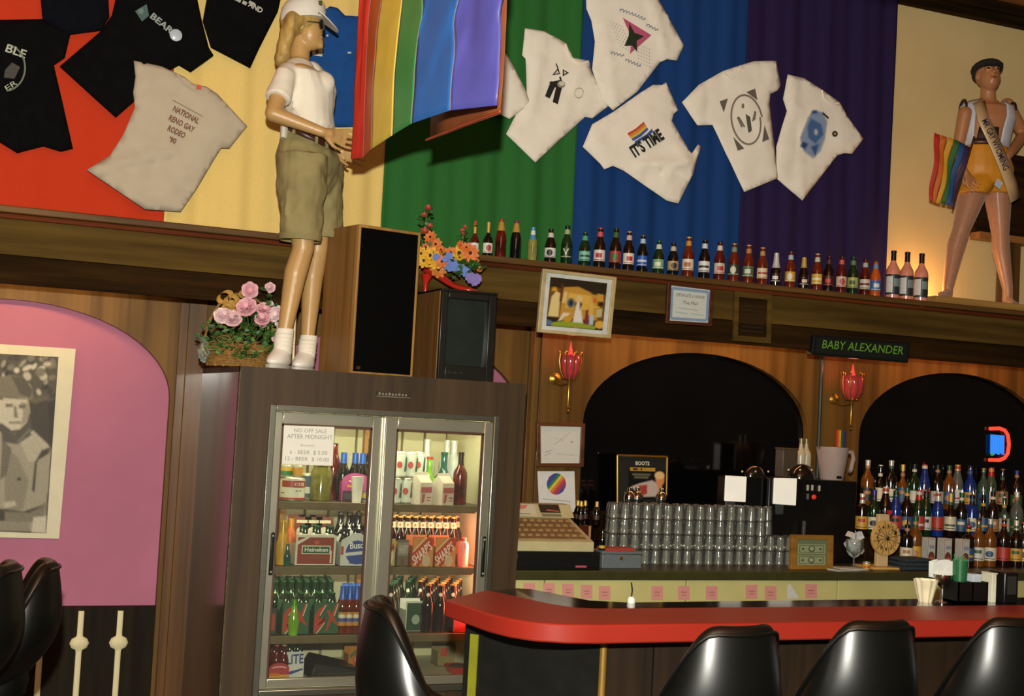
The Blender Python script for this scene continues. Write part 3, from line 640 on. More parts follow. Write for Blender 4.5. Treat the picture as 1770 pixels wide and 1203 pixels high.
# --- third shelf, right door
for i in range(30):
    r, k = divmod(i, 6); yy = 6.04+.073*r
    if r < 2 and k in (1, 2): continue
    gr = k < 2
    bottle('beer_bottle', (fp(672+21.5*k+4*r, 1095-6*r, yy), yy, Z3), 'long', G_GREEN if gr else G_BROWN, '#2c5a3c' if gr else '#c08a44', labels=[('wl', .17, .188, [('#d8d0c0', oval(.5, .5, .2, .5))])],
           label='green-capped bottle in the rows behind the right cooler door' if gr else 'gold-capped brown bottle in the rows above the red bar corner', group='green-capped bottles behind the right door' if gr else 'gold-capped bottles on the third cooler shelf', s=1.0)
carton('beer_carton', fp(716, 1090, 6.06), 6.1, Z3, .1, .1, .145, '#c8ccc0', 'green and white beer carton half hidden by the stool back', [('#27492f', rect(.04, .04, .86, .94)), ('#9aa898', oval(.5, .4, .2, .16))])
carton('beer_carton', fp(798, 1093, 6.02), 6.06, Z3, .1, .11, .085, '#b82a22', 'plain red carton under the end of the red bar top')
# --- cooler floor
carton('beer_carrier', fp(480, 1184, 6.02), 6.06, Z4, .092, .1, .09, '#a8343a', 'red and yellow carrier on the cooler floor by the left frame', [('#c89a20', rect(.02, .02, .98, .42)), ('#c86a20', rect(.02, .36, .5, .5)), ('#d8a8a8', oval(.5, .75, .35, .1)), ('#a8343a', oval(.5, .7, .33, .08))], top='arch')
for i in range(4):
    bottle('beer_bottle', (fp(473+13*(i % 2), 1180, 6.06), 6.037+.046*(i//2), Z4+.004), 'long', G_RUBY, '#b8b088' if i else '#c8603a', label='ruby bottle standing in the red and yellow carrier', group='bottles in the red and yellow carrier', s=.72)
carton('beer_carrier', fp(508, 1183, 6.05), 6.11, Z4, .088, .1, .13, '#cdd0cc', 'white carrier with dark blue letters on the cooler floor', [('#3a4890', [(.05, .28), (.95, .42), (.95, .36), (.3, .2)])], (('LITE', (.05, .56), (.95, .6), .34, '#2c3a86'),))
for i in range(4):
    bottle('beer_bottle', (fp(500+14*(i % 2), 1183, 6.1), 6.087+.046*(i//2), Z4+.004), 'long', G_GREEN, '#8a8a50', label='green bottle standing in the white blue-lettered carrier', group='bottles in the white blue-lettered carrier', s=.72)
t = thing('tray_bag', 'black vinyl bag lying on the cooler floor', 'bag', (fp(572, 1180, 6.12), 6.14, Z4))
L = t.location
B().rings([[L+V((a*.12, b_*.1, 0)) for a, b_ in ((-1, -1), (1, -1), (1, 1), (-1, 1))], [L+V((a*.122, b_*.1, .035)) for a, b_ in ((-1, -1), (1, -1), (1, 1), (-1, 1))], [L+V((-.10, -.09, .085)), L+V((.118, -.09, .045)), L+V((.11, .09, .05)), L+V((-.09, .09, .1))]]).obj('bag_body', mat('black_vinyl_bag', '#15150f', .35, var=.2), t, bevel=.012)
B().box(L+V((.01, -.101, .03)), (.2, .004, .006)).obj('zip', mat('zip_grey', '#4a4a40', .4, .5), t)
carton('juice_carton', fp(613, 1178, 6.16), 6.2, Z4, .075, .08, .13, '#b8742a', 'orange carton with a round white seal on the cooler floor', [('#c8482a', oval(.6, .5, .33, .27)), ('#c8ccc0', oval(.62, .52, .2, .17)), ('#3a6a3a', [(.1, .55), (.5, .8), (.45, .9), (.1, .7)])])
t = thing('red_bowl', 'shallow red bowl on the cooler floor behind the stool', 'bowl', (fp(790, 1172, 6.1), 6.1, Z4))
B().lathe([(.03, 0), (.045, .012), (.065, .04), (.068, .042), (.062, .038), (.04, .012), (.02, .008)], 20, t.location).obj('bowl', mat('red_bowl_plastic', '#c03020', .3), t)
B().ell(t.location+V((0, 0, .03)), .05, .05, .02).obj('contents', mat('dip', '#5a3a20', .6, var=.3), t)
carton('snack_box', fp(775, 1140, 6.3), 6.34, Z4, .12, .1, .1, '#8a7a50', 'tan snack box at the back of the cooler floor', [('#b8402c', rect(.1, .5, .4, .9))])
# ================================================================ bottles on the ledge
LEDGE = [ # px x, kind, glass, height px, cap, foil, label colours (front paper), neck paper, words
 (819, 'wine', G_RUBY, 58, '#c8a048', .07, ('#e0d8cc', '#b04038'), None, 'small red wine bottle with white label and gold foil, first on the ledge'),
 (842, 'wine', G_BLACK, 63, '#c8a048', .07, ('#e0dcd0', '#a03a30'), None, 'small black wine bottle with white label and gold foil, second on the ledge'),
 (864, 'tall', G_RUBY, 70, '#b0342c', .02, None, '#b08a3a', 'brown bottle with gold neck foil and red cap, no front label'),
 (890, 'tall', G_BLACK, 70, '#8a2a58', .02, None, '#b08a3a', 'black bottle with gold neck foil and magenta cap'),
 (919, 'long', G_BEERC, 62, '#5aa0d0', .075, None, '#dcdcd0', 'clear greenish bottle with blue and white foil neck'),
 (950, 'stub', G_BROWN, 62, '#2a2018', 0, ('#d8d8d0', '#1a1a1a'), '#c8c8bc', 'dark bottle with white label bearing a black crest'),
 (978, 'long', G_GREEN, 71, '#14301a', .02, ('#1c3016', '#d0d8b0'), '#9aa87a', 'green black bottle with a white V on its label'),
 (1009, 'stub', G_GREEN, 63, '#2a5a38', 0, ('#7ab8a0', '#204a38'), '#4aa080', 'green bottle with a teal and white label'),
 (1035, 'long', G_BROWN, 73, '#b8342c', 0, ('#d8d0c8', '#b02a24'), '#c8505a', 'brown bottle with a red leaf on its white label'),
 (1062, 'long', G_BROWN, 75, '#24361c', 0, ('#a8342c', '#3a6a30'), '#3a5a30', 'dark bottle with a red label and green stripe'),
 (1085, 'long', G_BROWN, 72, '#b08a58', 0, ('#dcd4c4', '#b03038'), '#d0a8a0', 'brown bottle with red lettering on a cream label'),
 (1109, 'long', G_BLACK, 68, '#6a5a30', 0, ('#2c5ab0', '#c8d0d8'), '#a8c0d8', 'black bottle with a blue and white label'),
 (1137, 'stub', G_GREEN, 61, '#2c6a3c', 0, ('#7aa878', '#d8dcc8'), '#c8d0b8', 'green bottle with a pale green oval label'),
 (1162, 'stub', G_BLACK, 60, '#2a2620', 0, ('#b89a68', '#3a2a20'), '#c8b898', 'short dark bottle with a tan label'),
 (1188, 'long', G_AMBER, 73, '#c09a50', 0, ('#d8ccb8', '#b0622c'), '#c8882c', 'amber bottle with a cream label and an orange collar'),
 (1216, 'long', G_BLACK, 71, '#282420', 0, ('#d8d8d0', '#202020'), '#c8d0d4', 'black bottle with a white label and a black crest, over the certificate'),
 (1242, 'long', G_RUBY, 70, '#282420', 0, ('#c8b8a8', '#b03028'), '#d8c8b8', 'dark red bottle with a red and white label'),
 (1267, 'long', G_AMBER, 70, '#a88a48', 0, ('#3a3a28', '#c8c8b0'), '#7a8a70', 'amber bottle with a dark label carrying a white slash'),
 (1292, 'long', G_AMBER, 70, '#c09068', .0, ('#5a6a48', '#c8d0b8'), '#b07848', 'amber bottle with a green and white label'),
 (1316, 'long', G_AMBER, 68, '#b88a50', 0, ('#d8c8a0', '#a84038'), '#b08a4c', 'amber bottle with a cream label and red crest'),
 (1340, 'vase', G_BROWN, 61, '#d0d0cc', .085, ('#2a1208', '#dcd4cc'), None, 'dark bulging bottle wrapped in white foil at the neck'),
 (1365, 'long', G_AMBER, 66, '#4a4020', 0, ('#c89a30', '#d8d0c0'), '#a8b8c0', 'orange bottle with a yellow and white label'),
 (1388, 'vase', G_BROWN, 58, '#c8a850', .06, ('#2a0c08', '#dcc8b8'), None, 'short dark bottle with gold foil neck and white oval'),
 (1411, 'long', G_AMBER, 67, '#b8a068', 0, ('#d0a838', '#e0dcc8'), '#c8c0a8', 'amber bottle with a yellow and white label beside the gold-necked one'),
 (1431, 'long', G_BROWN, 65, '#5a1a18', 0, ('#4a1c14', '#b84030'), '#4a2020', 'dark brown bottle with a brick red label'),
 (1453, 'long', G_RUBY, 67, '#2a1a18', 0, ('#d0b8a0', '#b04848'), '#c85848', 'ruby bottle with a tan label and red collar'),
 (1473, 'long', G_GREEN, 68, '#243a20', 0, ('#a8a858', '#3a5a2c'), '#5a7a48', 'green bottle with a yellow green label'),
 (1494, 'long', G_RUBY, 66, '#181412', 0, ('#c8c0b0', '#6a1c18'), '#a8b0a8', 'dark red bottle with a narrow pale label'),
 (1512, 'long', mat('orange_liqueur', '#c0541a', .1, var=.15, coat=.5), 65, '#3a2a20', 0, ('#3a6aa8', '#d8dcd8'), '#6a8ab0', 'bright orange bottle with a blue and white label'),
]
for i, (xx, kd, gl, hp, cap, foil, fc, nc, words) in enumerate(LEDGE):
    p = at(xx, 440+.11*(xx-830), 6.44); s = hp*mpp(p)/PROF[kd][1]
    zl = {'long': (.045, .105), 'stub': (.04, .095), 'wine': (.035, .105), 'tall': (.05, .11), 'vase': (.035, .085)}[kd]; zn = {'long': (.178, .205), 'stub': (.158, .185), 'tall': (.19, .25), 'wine': (.14, .15), 'vase': (.15, .17)}[kd]
    labs = []
    if fc:
        a, b_ = fc; em = [rect(.3, .3, .7, .7), oval(.5, .5, .2, .34), [(.3, .85), (.5, .15), (.7, .85), (.6, .85), (.5, .45), (.4, .85)], rect(.12, .4, .88, .6)][(2 if 'V on' in words else i % 2 if i % 4 < 3 else 3)]
        labs.append(('ledge%d' % i, zl[0], zl[1], [(a, 'all'), (b_, em), (b_, rect(.12, .08, .88, .14))]))
    if nc: labs.append(('ledgen%d' % i, zn[0], zn[1], [(nc, 'all')]))
    bottle('bottle', (p.x, 6.44, ZL), kd, gl, cap, foil, labs, words, 'bottles lined up on the ledge', s=s, rz=-math.atan2(p.x, 6.44)+(.25 if i % 3 == 1 else -.1))
for i, xx in enumerate((1542, 1566, 1591)):
    p = at(xx, 515, 6.44); s = 86*mpp(p)/.296
    bottle('liqueur_bottle', (p.x, 6.44, ZL), 'fifth', G_PINK, '#1a1614', .05, [('pk', .03, .15, [('#2a3034', 'all'), ('#c8ccc8', rect(.1, .1, .5, .9)), ('#7a8a8a', rect(.55, .4, .95, .8))])],
           'tall pink liqueur bottle with black neck, ' + ('left of three', 'middle of three', 'right of three')[i] + ' by the cream wall', 'pink liqueur bottles on the ledge', s=s)

# ================================================================ mannequins
SKIN = mat('mannequin_skin', '#b8935c', .38, var=.06, scale=5)
SKIN2 = mat('mannequin_skin_rosy', '#b47a50', .4, var=.06, scale=5)
TIGHTS = mat('sheer_tights', '#a8785a', .35, var=.15, scale=120, sheen=.3)
TEE = mat('white_cotton', '#e3ddcb', .8, var=.05, scale=9, bump=.12)
KHAKI = mat('khaki_twill', '#8a7f52', .8, var=.12, scale=9, bump=.25)
LEATHER = mat('brown_leather', '#3c1c12', .4, var=.2)
BLOND = mat('blond_hair', '#a98c4c', .5, var=.35, scale=30, stretch=(1, 1, .25), bump=.5)
def dirv(a): return V((math.cos(a), math.sin(a), 0))
def ov(c, rf, rs, yaw, n=20, tilt=(0, 0)):
    """horizontal oval section: rf along the facing direction, rs sideways; tilt drops it along facing/side"""
    f = dirv(yaw); s = V((-f.y, f.x, 0)); c = V(c)
    return [c + f*rf*math.cos(t) + s*rs*math.sin(t) + V((0, 0, tilt[0]*rf*math.cos(t)+tilt[1]*rs*math.sin(t))) for t in [2*PI*k/n for k in range(n)]]
def hand(b, wrist, tip, palm_n, thumb_side, L=.17, spread=.02):
    """palm and five bent fingers grown into a body being built"""
    w = V(wrist); d = (V(tip)-w).normalized(); n = V(palm_n).normalized(); s = d.cross(n).normalized()*thumb_side
    kn = w + d*L*.48
    b.cap(w, w+d*L*.2, .021, .026); b.cap(w+d*L*.2+s*.014, kn+s*.022, .017, .013); b.cap(w+d*L*.2, kn, .018, .014); b.cap(w+d*L*.2-s*.014, kn-s*.022, .016, .012)
    for i, (o, l) in enumerate(((.030, .42), (.010, .48), (-.011, .45), (-.031, .36))):
        a = kn+s*o; m_ = a+d*L*l*.52+s*o*.25*spread/.02+n*.004; e = m_+d*L*l*.48-n*.012*(-1)+s*o*.1
        b.cap(a, m_, .0088, .0082); b.cap(m_, e, .0082, .0068)
    t0 = w+d*L*.14+s*.02; t1 = w+d*L*.36+s*.052+n*.01; b.cap(t0, t1, .012, .0095); b.cap(t1, t1+d*L*.2+s*.008, .0095, .0075)

def build_blonde():
    J = at
    foot = J(505, 636, 6.12); t = thing('mannequin', 'blonde female mannequin in white cap, white shirt and khaki shorts', 'mannequin', (foot.x, 6.15, FZ))
    yu, yl, yh = math.radians(-18), math.radians(-42), math.radians(-20)
    neck = J(517, 104, 6.2); chest = J(527, 160, 6.2); waist = J(536, 228, 6.19); hip = J(533, 275, 6.18)
    b = B()
    # torso
    b.rings([ov(hip+V((0, 0, -.05)), .10, .13, yl), ov(hip, .115, .165, yl), ov(hip+(waist-hip)*.5, .105, .15, yl), ov(waist, .09, .125, yu), ov(chest.lerp(waist, .4), .10, .135, yu), ov(chest, .115, .15, yu), ov(chest.lerp(neck, .6), .09, .155, yu), ov(neck+V((0, 0, -.035)), .065, .1, yu), ov(neck, .05, .055, yu)])
    head = J(525, 49, 6.2); f = dirv(yh); s = V((-f.y, f.x, 0))
    b.cap(neck+V((0, 0, -.03)), head-f*.012+V((0, 0, -.06)), .052, .047)
    # head: cranium, face, jaw, nose, lips, chin, ear
    R = Matrix((f, s, V((0, 0, 1)))).transposed()
    b.ell(head+f*-.012+V((0, 0, .035)), .092, .074, .085, R); b.ell(head+f*.03+V((0, 0, -.02)), .062, .062, .085, R); b.ell(head+f*.045+V((0, 0, -.062)), .045, .042, .04, R)
    nose = J(561, 52, 6.2)-f*.012
    b.cap(head+f*.087+V((0, 0, .012)), nose, .009, .0115); b.ell(head+f*.083+V((0, 0, -.079)), .018, .02, .016, R)
    b.ell(head+f*.089+V((0, 0, -.045)), .011, .022, .0075, R); b.ell(head+f*.087+V((0, 0, -.056)), .011, .019, .007, R)
    for sg in (-1, 1): b.ell(head+f*-.005+s*.072*sg+V((0, 0, -.005)), .017, .008, .028, R)
    # near (right) arm
    shR = J(492, 134, 6.06); elR = J(472, 196, 5.99); wrR = J(557, 228, 5.93); tipR = J(606, 243, 5.97)
    b.cap(shR, elR, .044, .038); b.cap(elR, wrR, .038, .024); hand(b, wrR, tipR, (0, -1, 0), -1 if False else 1, .185)
    shL = J(545, 130, 6.36); elL = J(532, 205, 6.44); wrL = J(577, 256, 6.2); tipL = J(612, 268, 6.14)
    b.cap(shL, elL, .044, .038); b.cap(elL, wrL, .036, .023); hand(b, wrL, tipL, (0, -1, 0), 1, .175)
    # legs
    hR = J(522, 290, 6.08); kR = J(524, 430, 6.05); aR = J(490, 585, 6.03)
    hL = J(550, 290, 6.27); kL = J(549, 432, 6.27); aL = J(531, 596, 6.24)
    for h_, k_, a_ in ((hR, kR, aR), (hL, kL, aL)):
        fw = dirv(yl)
        b.cap(h_, k_, .085, .052); c_ = k_.lerp(a_, .28)-fw*.012; b.cap(k_, c_, .05, .054); b.cap(c_, a_, .053, .031)
    body = b.obj('body', SKIN, t, remesh=.006, sm=5)
    # hair: shoulder length bob under the cap
    b = B()
    b.ell(head+f*-.02+V((0, 0, .03)), .1, .085, .09, R)
    hair = [((495, 62), .048), ((490, 82), .046), ((484, 100), .036), ((493, 94), .034), ((505, 42), .055)]
    for (x, y), r in hair:
        for Y in (6.15, 6.2, 6.26): b.ell(J(x, y, Y), r*.75, .05, r*1.2)
    b.cap(J(520, 32, 6.13), J(502, 58, 6.125), .02, .024); b.cap(J(502, 58, 6.125), J(484, 100, 6.13), .028, .02)
    b.obj('hair', BLOND, t, remesh=.009, sm=7)
    # cap
    cp = thing_part = None
    b = B(); c0 = head+V((0, 0, .065))+f*-.008
    tl = .16
    b.rings([ov(c0+V((0, 0, -.03)), .108, .093, yh, 24, (tl, 0)), ov(c0, .109, .094, yh, 24, (tl, 0)), ov(c0+V((0, 0, .035)), .103, .09, yh, 24, (tl, 0)), ov(c0+V((0, 0, .065)), .085, .075, yh, 24, (tl, 0)), ov(c0+V((0, 0, .083)), .05, .045, yh, 24), ov(c0+V((0, 0, .09)), .008, .008, yh, 24)])
    cap = b.obj('cap', mat('white_cap_cloth', '#dcd8cc', .75, var=.05, bump=.1), t)
    top = [c0+f*.08+s*.078+V((0, 0, -.012))] + [c0+f*(.085+.088*math.sin(a))+s*.088*math.cos(a)+V((0, 0, -.006-.075*(math.sin(a)**1.2 if math.sin(a) > 0 else 0)+.014*(1-abs(math.cos(a))))) for a in [PI*i/14 for i in range(15)]] + [c0+f*.08-s*.078+V((0, 0, -.012))]
    B().prism(top, (0, 0, .006)).obj('bill', MATS['white_cap_cloth'], cap)
    B().ell(c0+V((0, 0, .092)), .008, u=10, v=6).obj('button', MATS['white_cap_cloth'], cap)
    bd = c0+f*.085+V((0, 0, .045))-s*.045
    for i, hx in enumerate(('#c03a28', '#d8a030', '#4a5a20')): B().box(bd+f*(-.026+.013*i)*.5+s*(-.012+.012*i)*-1, (.014, .014, .02), Matrix.Rotation(yh-.8, 3, 'Z')).obj('badge_stripe', pm(hx), cap)
    # sunglasses
    b = B()
    for sg in (-1, 1):
        e = head+f*.086+s*.034*sg+V((0, 0, .016)); b.ell(e, .012, .028, .025, R)
        b.cap(e+s*.024*sg, head+s*.076*sg+V((0, 0, .014)), .0025)
    b.cap(head+f*.092+s*.012+V((0, 0, .022)), head+f*.092-s*.012+V((0, 0, .022)), .003)
    b.obj('sunglasses', mat('dark_lens', '#0c1214', .12, coat=.5), t)
    B().ell(head+f*.092+V((0, 0, -.05)), .0095, .021, .0085, R).obj('lips', mat('lip_paint', '#8a3a2c', .4), t)
    # shirt
    b = B(); q = 1.0
    b.rings([ov(waist+V((0, 0, -.04)), .106, .142, yl, 20, (-.38, 0)), ov(waist+V((0, 0, .03)), .118, .155, yu), ov(chest.lerp(waist, .5), .122, .158, yu), ov(chest+dirv(yu)*.012, .135, .168, yu), ov(chest.lerp(neck, .5)+dirv(yu)*.004, .115, .172, yu), ov(neck+V((0, 0, -.045)), .082, .125, yu), ov(neck+V((0, 0, -.008)), .058, .064, yu)])
    for sg in (-1, 1): b.ell(chest+dirv(yu)*.085+V((-dirv(yu).y, dirv(yu).x, 0))*.065*sg+V((0, 0, .03)), .062, .06, .065)
    for a, c in ((shR, elR), (shL, elL)): b.cap(a.lerp(neck, .25), a, .055, .052); b.cone(a+(a-c)*.1, a.lerp(c, .6), .052, .060, 18)
    for i in range(4):
        a = chest.lerp(waist, .15+.1*i)+V((-.08+.02*i, -.135, .03)); b.cap(a, a+V((-.03, .01, -.09)), .016, .008)
    rumple(b.obj('shirt', TEE, t, remesh=.007, sm=4), .012, .09)
    tail = J(492, 236, 6.16); B().rings([ov(tail+V((0, 0, -.02)), .02, .09, yu), ov(tail+V((0, 0, .04)), .022, .09, yu), ov(waist+dirv(yu)*-.09+V((0, 0, .03)), .03, .1, yu)]).obj('shirt_tail', TEE, t)
    # shorts
    b = B()
    wt = waist+V((.004, 0, -.035))
    b.rings([ov(hip+V((0, 0, -.16)), .10, .15, yl), ov(hip+V((0, 0, -.07)), .135, .185, yl), ov(hip+V((0, 0, .0)), .138, .182, yl), ov(hip.lerp(wt, .55), .132, .17, yl, 20, (-.22, 0)), ov(wt+V((0, 0, .004)), .112, .143, yl, 20, (-.4, 0))])
    for h_, k_, hem in ((hR, kR, J(519, 412, 6.06)), (hL, kL, J(556, 408, 6.27))):
        b.rings([ov(hem, .098, .092, yl), ov(hem.lerp(h_, .35), .104, .1, yl), ov(hem.lerp(h_, .7), .115, .11, yl), ov(h_+V((0, 0, .06)), .12, .11, yl)])
    for i in range(9):
        x = random.uniform(500, 575); y = random.uniform(270, 330); b.cap(J(x, y, 6.0+.001*(x-500)), J(x+random.uniform(-14, 10), y+70, 6.0+.001*(x-500)), .012, .005)
    rumple(b.obj('shorts', KHAKI, t, remesh=.008, sm=3), .022, .075)
    for h_, hem in ((hR, J(519, 412, 6.06)), (hL, J(556, 408, 6.27))):
        B().rings([ov(hem+V((0, 0, -.012)), .099, .093, yl), ov(hem+V((0, 0, .016)), .104, .099, yl)], cap0=False, cap1=False).obj('shorts_hem', KHAKI, t)
    bl = B().rings([ov(wt+V((0, 0, -.004)), .128, .159, yl, 28, (-.4, 0)), ov(wt+V((0, 0, .03)), .124, .155, yl, 28, (-.4, 0))], cap0=False, cap1=False).obj('belt', LEATHER, t); k = bl.modifiers.new('s', 'SOLIDIFY'); k.thickness = .005
    for a in (-2.2, -1.5, -.7, -.35, .5):
        pnt = ov(wt+V((0, 0, .012)), .131, .162, yl, 64, (-.4, 0))[int((a % (2*PI))/(2*PI)*64)]
        B().box(pnt, (.012, .012, .046), yl+a).obj('belt_loop', KHAKI, t)
    # socks and shoes
    for a_, toe, nm in ((aR, J(476, 634, 5.97), 0), (aL, J(517, 634, 6.16), 1)):
        heel = V((a_.x+.006, a_.y+.02, FZ)); tz = V((toe.x, toe.y, FZ)); d = (tz-heel); d.z = 0; d = d.normalized()
        sock = B().rings([ov(V((a_.x, a_.y, FZ+.07)), .042, .042, yl), ov(a_+V((0, 0, -.01)), .044, .042, yl), ov(a_+V((.006, 0, .045)), .041, .039, yl)])
        for i in range(4): sock.rings([ov(a_+V((.002, 0, .02-.018*i-.004)), .042, .04, yl), ov(a_+V((.002, 0, .02-.018*i)), .0455, .0435, yl), ov(a_+V((.002, 0, .02-.018*i+.004)), .042, .04, yl)], cap0=False, cap1=False)
        sock.obj('sock', TEE, t)
        ya_ = math.atan2(d.y, d.x); e = lambda k, z, rf, rs: ov(heel+d*k+V((0, 0, z)), rf, rs, ya_)
        sh_ = B(); sh_.rings([e(.055, .014, .115, .046), e(.055, .035, .115, .048), e(.04, .06, .092, .045), e(.012, .085, .055, .043), e(.0, .105, .048, .042)])
        so = sh_.obj('shoe', mat('white_shoe', '#f4f2e8', .6, var=.03), t, sub=1)
        B().rings([e(.055, .0, .116, .047), e(.055, .017, .119, .050)]).obj('sole', mat('shoe_sole', '#c8c6ba', .6), so)
        lc = B()
        for i in range(4): c_ = heel+d*(.055+.02*i)+V((0, 0, .084-.012*i)); sd = V((-d.y, d.x, 0)); lc.cap(c_+sd*.022, c_-sd*.022, .003)
        lc.obj('laces', MATS['white_shoe'], so)
    # support rod between the feet
    p = J(512, 540, 6.2); B().cone((p.x, p.y, FZ), (p.x-.004, p.y, p.z), .006).obj('support_rod', mat('cream_rod', '#d8c89a', .4), t)
build_blonde()

def build_capman():
    Y0 = 6.52; J = lambda x, y, d=0: at(x, y, Y0+d)
    f0 = J(1690, 516); t = thing('mannequin', 'mannequin in dark flat cap, white vest and orange shorts with a sash', 'mannequin', (f0.x, Y0, ZL+.045))
    yw = math.radians(-112)                                    # facing the room, turned a little left
    b = B()
    nk = J(1708, 172); ch = J(1706, 205); wa = J(1702, 250); hp = J(1703, 292); hd = J(1708, 134)
    b.rings([ov(hp+V((0, 0, -.06)), .09, .12, yw), ov(hp, .105, .155, yw), ov(wa, .09, .125, yw), ov(ch.lerp(wa, .4), .1, .14, yw), ov(ch, .11, .155, yw), ov(ch.lerp(nk, .6), .09, .155, yw), ov(nk+V((0, 0, -.03)), .06, .09, yw), ov(nk, .045, .05, yw)])
    f = dirv(yw); s = V((-f.y, f.x, 0)); up = (V((0, 0, 1))-f*.28).normalized(); ff = (f+V((0, 0, .28))).normalized(); R = Matrix((ff, s, up)).transposed()
    b.cap(nk+V((0, 0, -.02)), hd-ff*.01-up*.05, .05, .046)
    b.ell(hd-ff*.012+up*.03, .088, .074, .085, R); b.ell(hd+ff*.028-up*.02, .06, .062, .085, R); b.ell(hd+ff*.04-up*.06, .045, .042, .038, R)
    b.cap(hd+ff*.085+up*.012, hd+ff*.1-up*.014, .008, .011); b.ell(hd+ff*.086-up*.045, .01, .023, .007, R); b.ell(hd+ff*.084-up*.056, .01, .02, .007, R)
    for sg in (-1, 1): b.ell(hd+s*.072*sg, .016, .009, .026, R); b.ell(hd+ff*.078+s*.03*sg+up*.016, .012, .016, .01, R); b.cap(hd+ff*.088+s*.015*sg+up*.03, hd+ff*.076+s*.047*sg+up*.03, .006, .004)
    aL = J(1668, 196); eL = J(1657, 250, .02); wL = J(1664, 292, -.10); hL_ = J(1680, 318, -.12)
    b.cap(aL, eL, .045, .037); b.cap(eL, wL, .036, .025); hand(b, wL, hL_, (0, -1, 0), 1, .16)
    aR = J(1741, 182); eR = J(1769, 232, .05); wR = J(1744, 268, -.12); hR_ = J(1726, 284, -.15)
    b.cap(aR, eR, .047, .04); b.cap(eR, wR, .038, .026); hand(b, wR, hR_, (0, -1, 0), -1, .15)
    b.obj('body', SKIN2, t, remesh=.007, sm=5)
    # sheer legs
    lg = B(); zf = ZL+.045
    for hx, kx, ax, tx in ((J(1684, 325), J(1661, 398), J(1638, 498), J(1626, 516, -.06)), (J(1724, 325), J(1729, 402), J(1742, 500), J(1750, 516, -.06))):
        cf = kx.lerp(ax, .3)+V((0, .015, 0)); lg.cap(hx, kx, .092, .056); lg.cap(kx, cf, .054, .057); lg.cap(cf, ax, .056, .033)
        an = V((ax.x, ax.y, zf+.035)); lg.cap(ax, an, .032, .033); to = V((tx.x, tx.y, zf+.02)); lg.cap(an, to, .03, .02)
        for k in range(5): lg.cap(to+V((-.022+.011*k, 0, 0)), to+V((-.026+.013*k, -.03, -.006)), .008, .0065)
    lg.obj('tights', TIGHTS, t, remesh=.007, sm=4)
    # face paint, eyes and lips
    for sg in (-1, 1): B().ell(hd+ff*.087+s*.03*sg+up*.015, .004, .012, .006, R, 10, 6).obj('eye', mat('eye_paint', '#2c1c14', .3), t)
    B().ell(hd+ff*.092-up*.05, .006, .021, .007, R, 10, 6).obj('lips', mat('lip_paint2', '#8a4434', .4), t)
    # flat cap and dark hair
    cp = B(); c0 = hd+up*.055-ff*.01
    cp.ell(c0+up*.012, .115, .098, .04, R); cp.ell(c0-up*.012-ff*.03, .085, .084, .05, R); cp.ell(c0+ff*.085-up*.004, .045, .075, .014, R)
    cp.obj('flat_cap', mat('dark_wool', '#1c1a16', .85, var=.3, scale=40), t, remesh=.006, sm=3)
    # open white vest: two fronts and a back, leaving a V at the breast
    vm = mat('white_satin', '#c9cad2', .45, var=.06, bump=.1); dk = mat('dark_trim', '#1a1a1c', .5)
    def panel(a0, a1, nm, mt, gr=1.0, ns=5, n=12):
        vs = []; secs = [(wa+V((0, 0, -.02)), .108, .142), (ch.lerp(wa, .45), .118, .158), (ch, .128, .172), (ch.lerp(nk, .55), .108, .165), (ch.lerp(nk, .82)+V((0, 0, .0)), .085, .12)][:ns]
        rows = []
        for i, (c, rf, rs) in enumerate(secs):
            k = i/4; r = []
            for j in range(n+1):
                a = a0(k)+(a1(k)-a0(k))*j/n; r.append(c+f*rf*gr*math.cos(a)+s*rs*gr*math.sin(a))
            rows.append(r)
        o = B().rings(rows, closed=False).obj(nm, mt, t, smooth=80); m_ = o.modifiers.new('s', 'SOLIDIFY'); m_.thickness = .006; m_.offset = 1
    panel(lambda k: .40-.12*k+.3*k, lambda k: 2.0-.35*k, 'vest_front', vm); panel(lambda k: -2.0+.35*k, lambda k: -.75+.45*k-.3*k, 'vest_front', vm); panel(lambda k: 2.3-.3*k, lambda k: 3.98+.3*k, 'vest_back', vm)
    for sg in (-1, 1):
        c = ch.lerp(nk, .62)+s*.16*sg; B().tube([c-s*.004*sg+f*.062*math.cos(a)+V((0, 0, .055*math.sin(a)-.022)) for a in [PI*i/8 for i in range(9)]], .008, 8).obj('arm_trim', dk, t)
    panel(lambda k: -.7+.6*k, lambda k: .35-.25*k, 'undershirt', mat('brown_mesh', '#2e1c12', .7, var=.4, scale=60), .955, 2)
    # shorts
    sb = B(); sb.rings([ov(hp+V((0, 0, -.10)), .12, .165, yw), ov(hp, .128, .178, yw), ov(wa+V((0, 0, -.06)), .116, .155, yw), ov(wa+V((0, 0, -.012)), .106, .14, yw)])
    for hx, hem in ((J(1684, 318), J(1677, 336)), (J(1724, 318), J(1727, 337))): sb.rings([ov(hem, .112, .108, yw), ov(hem.lerp(hp, .35), .118, .112, yw), ov(hem.lerp(hp, .8), .105, .09, yw)])
    sb.obj('shorts', mat('orange_satin', '#d08a1c', .5, var=.08, bump=.1), t, remesh=.008, sm=3)
    b_ = B().rings([ov(wa+V((0, 0, -.02)), .112, .147, yw, 28), ov(wa+V((0, 0, .018)), .110, .144, yw, 28)], cap0=False, cap1=False).obj('belt', LEATHER, t); k = b_.modifiers.new('s', 'SOLIDIFY'); k.thickness = .008
    B().box(wa+f*.122, (.05, .012, .04), yw+PI/2).obj('buckle', mat('brass_buckle', '#8a6a2c', .3, .8), b_)
    ptc = J(1726, 318, -.16); B().box(ptc, (.05, .006, .05), Matrix.Rotation(.5, 3, 'Y')).obj('patch', vm, t)
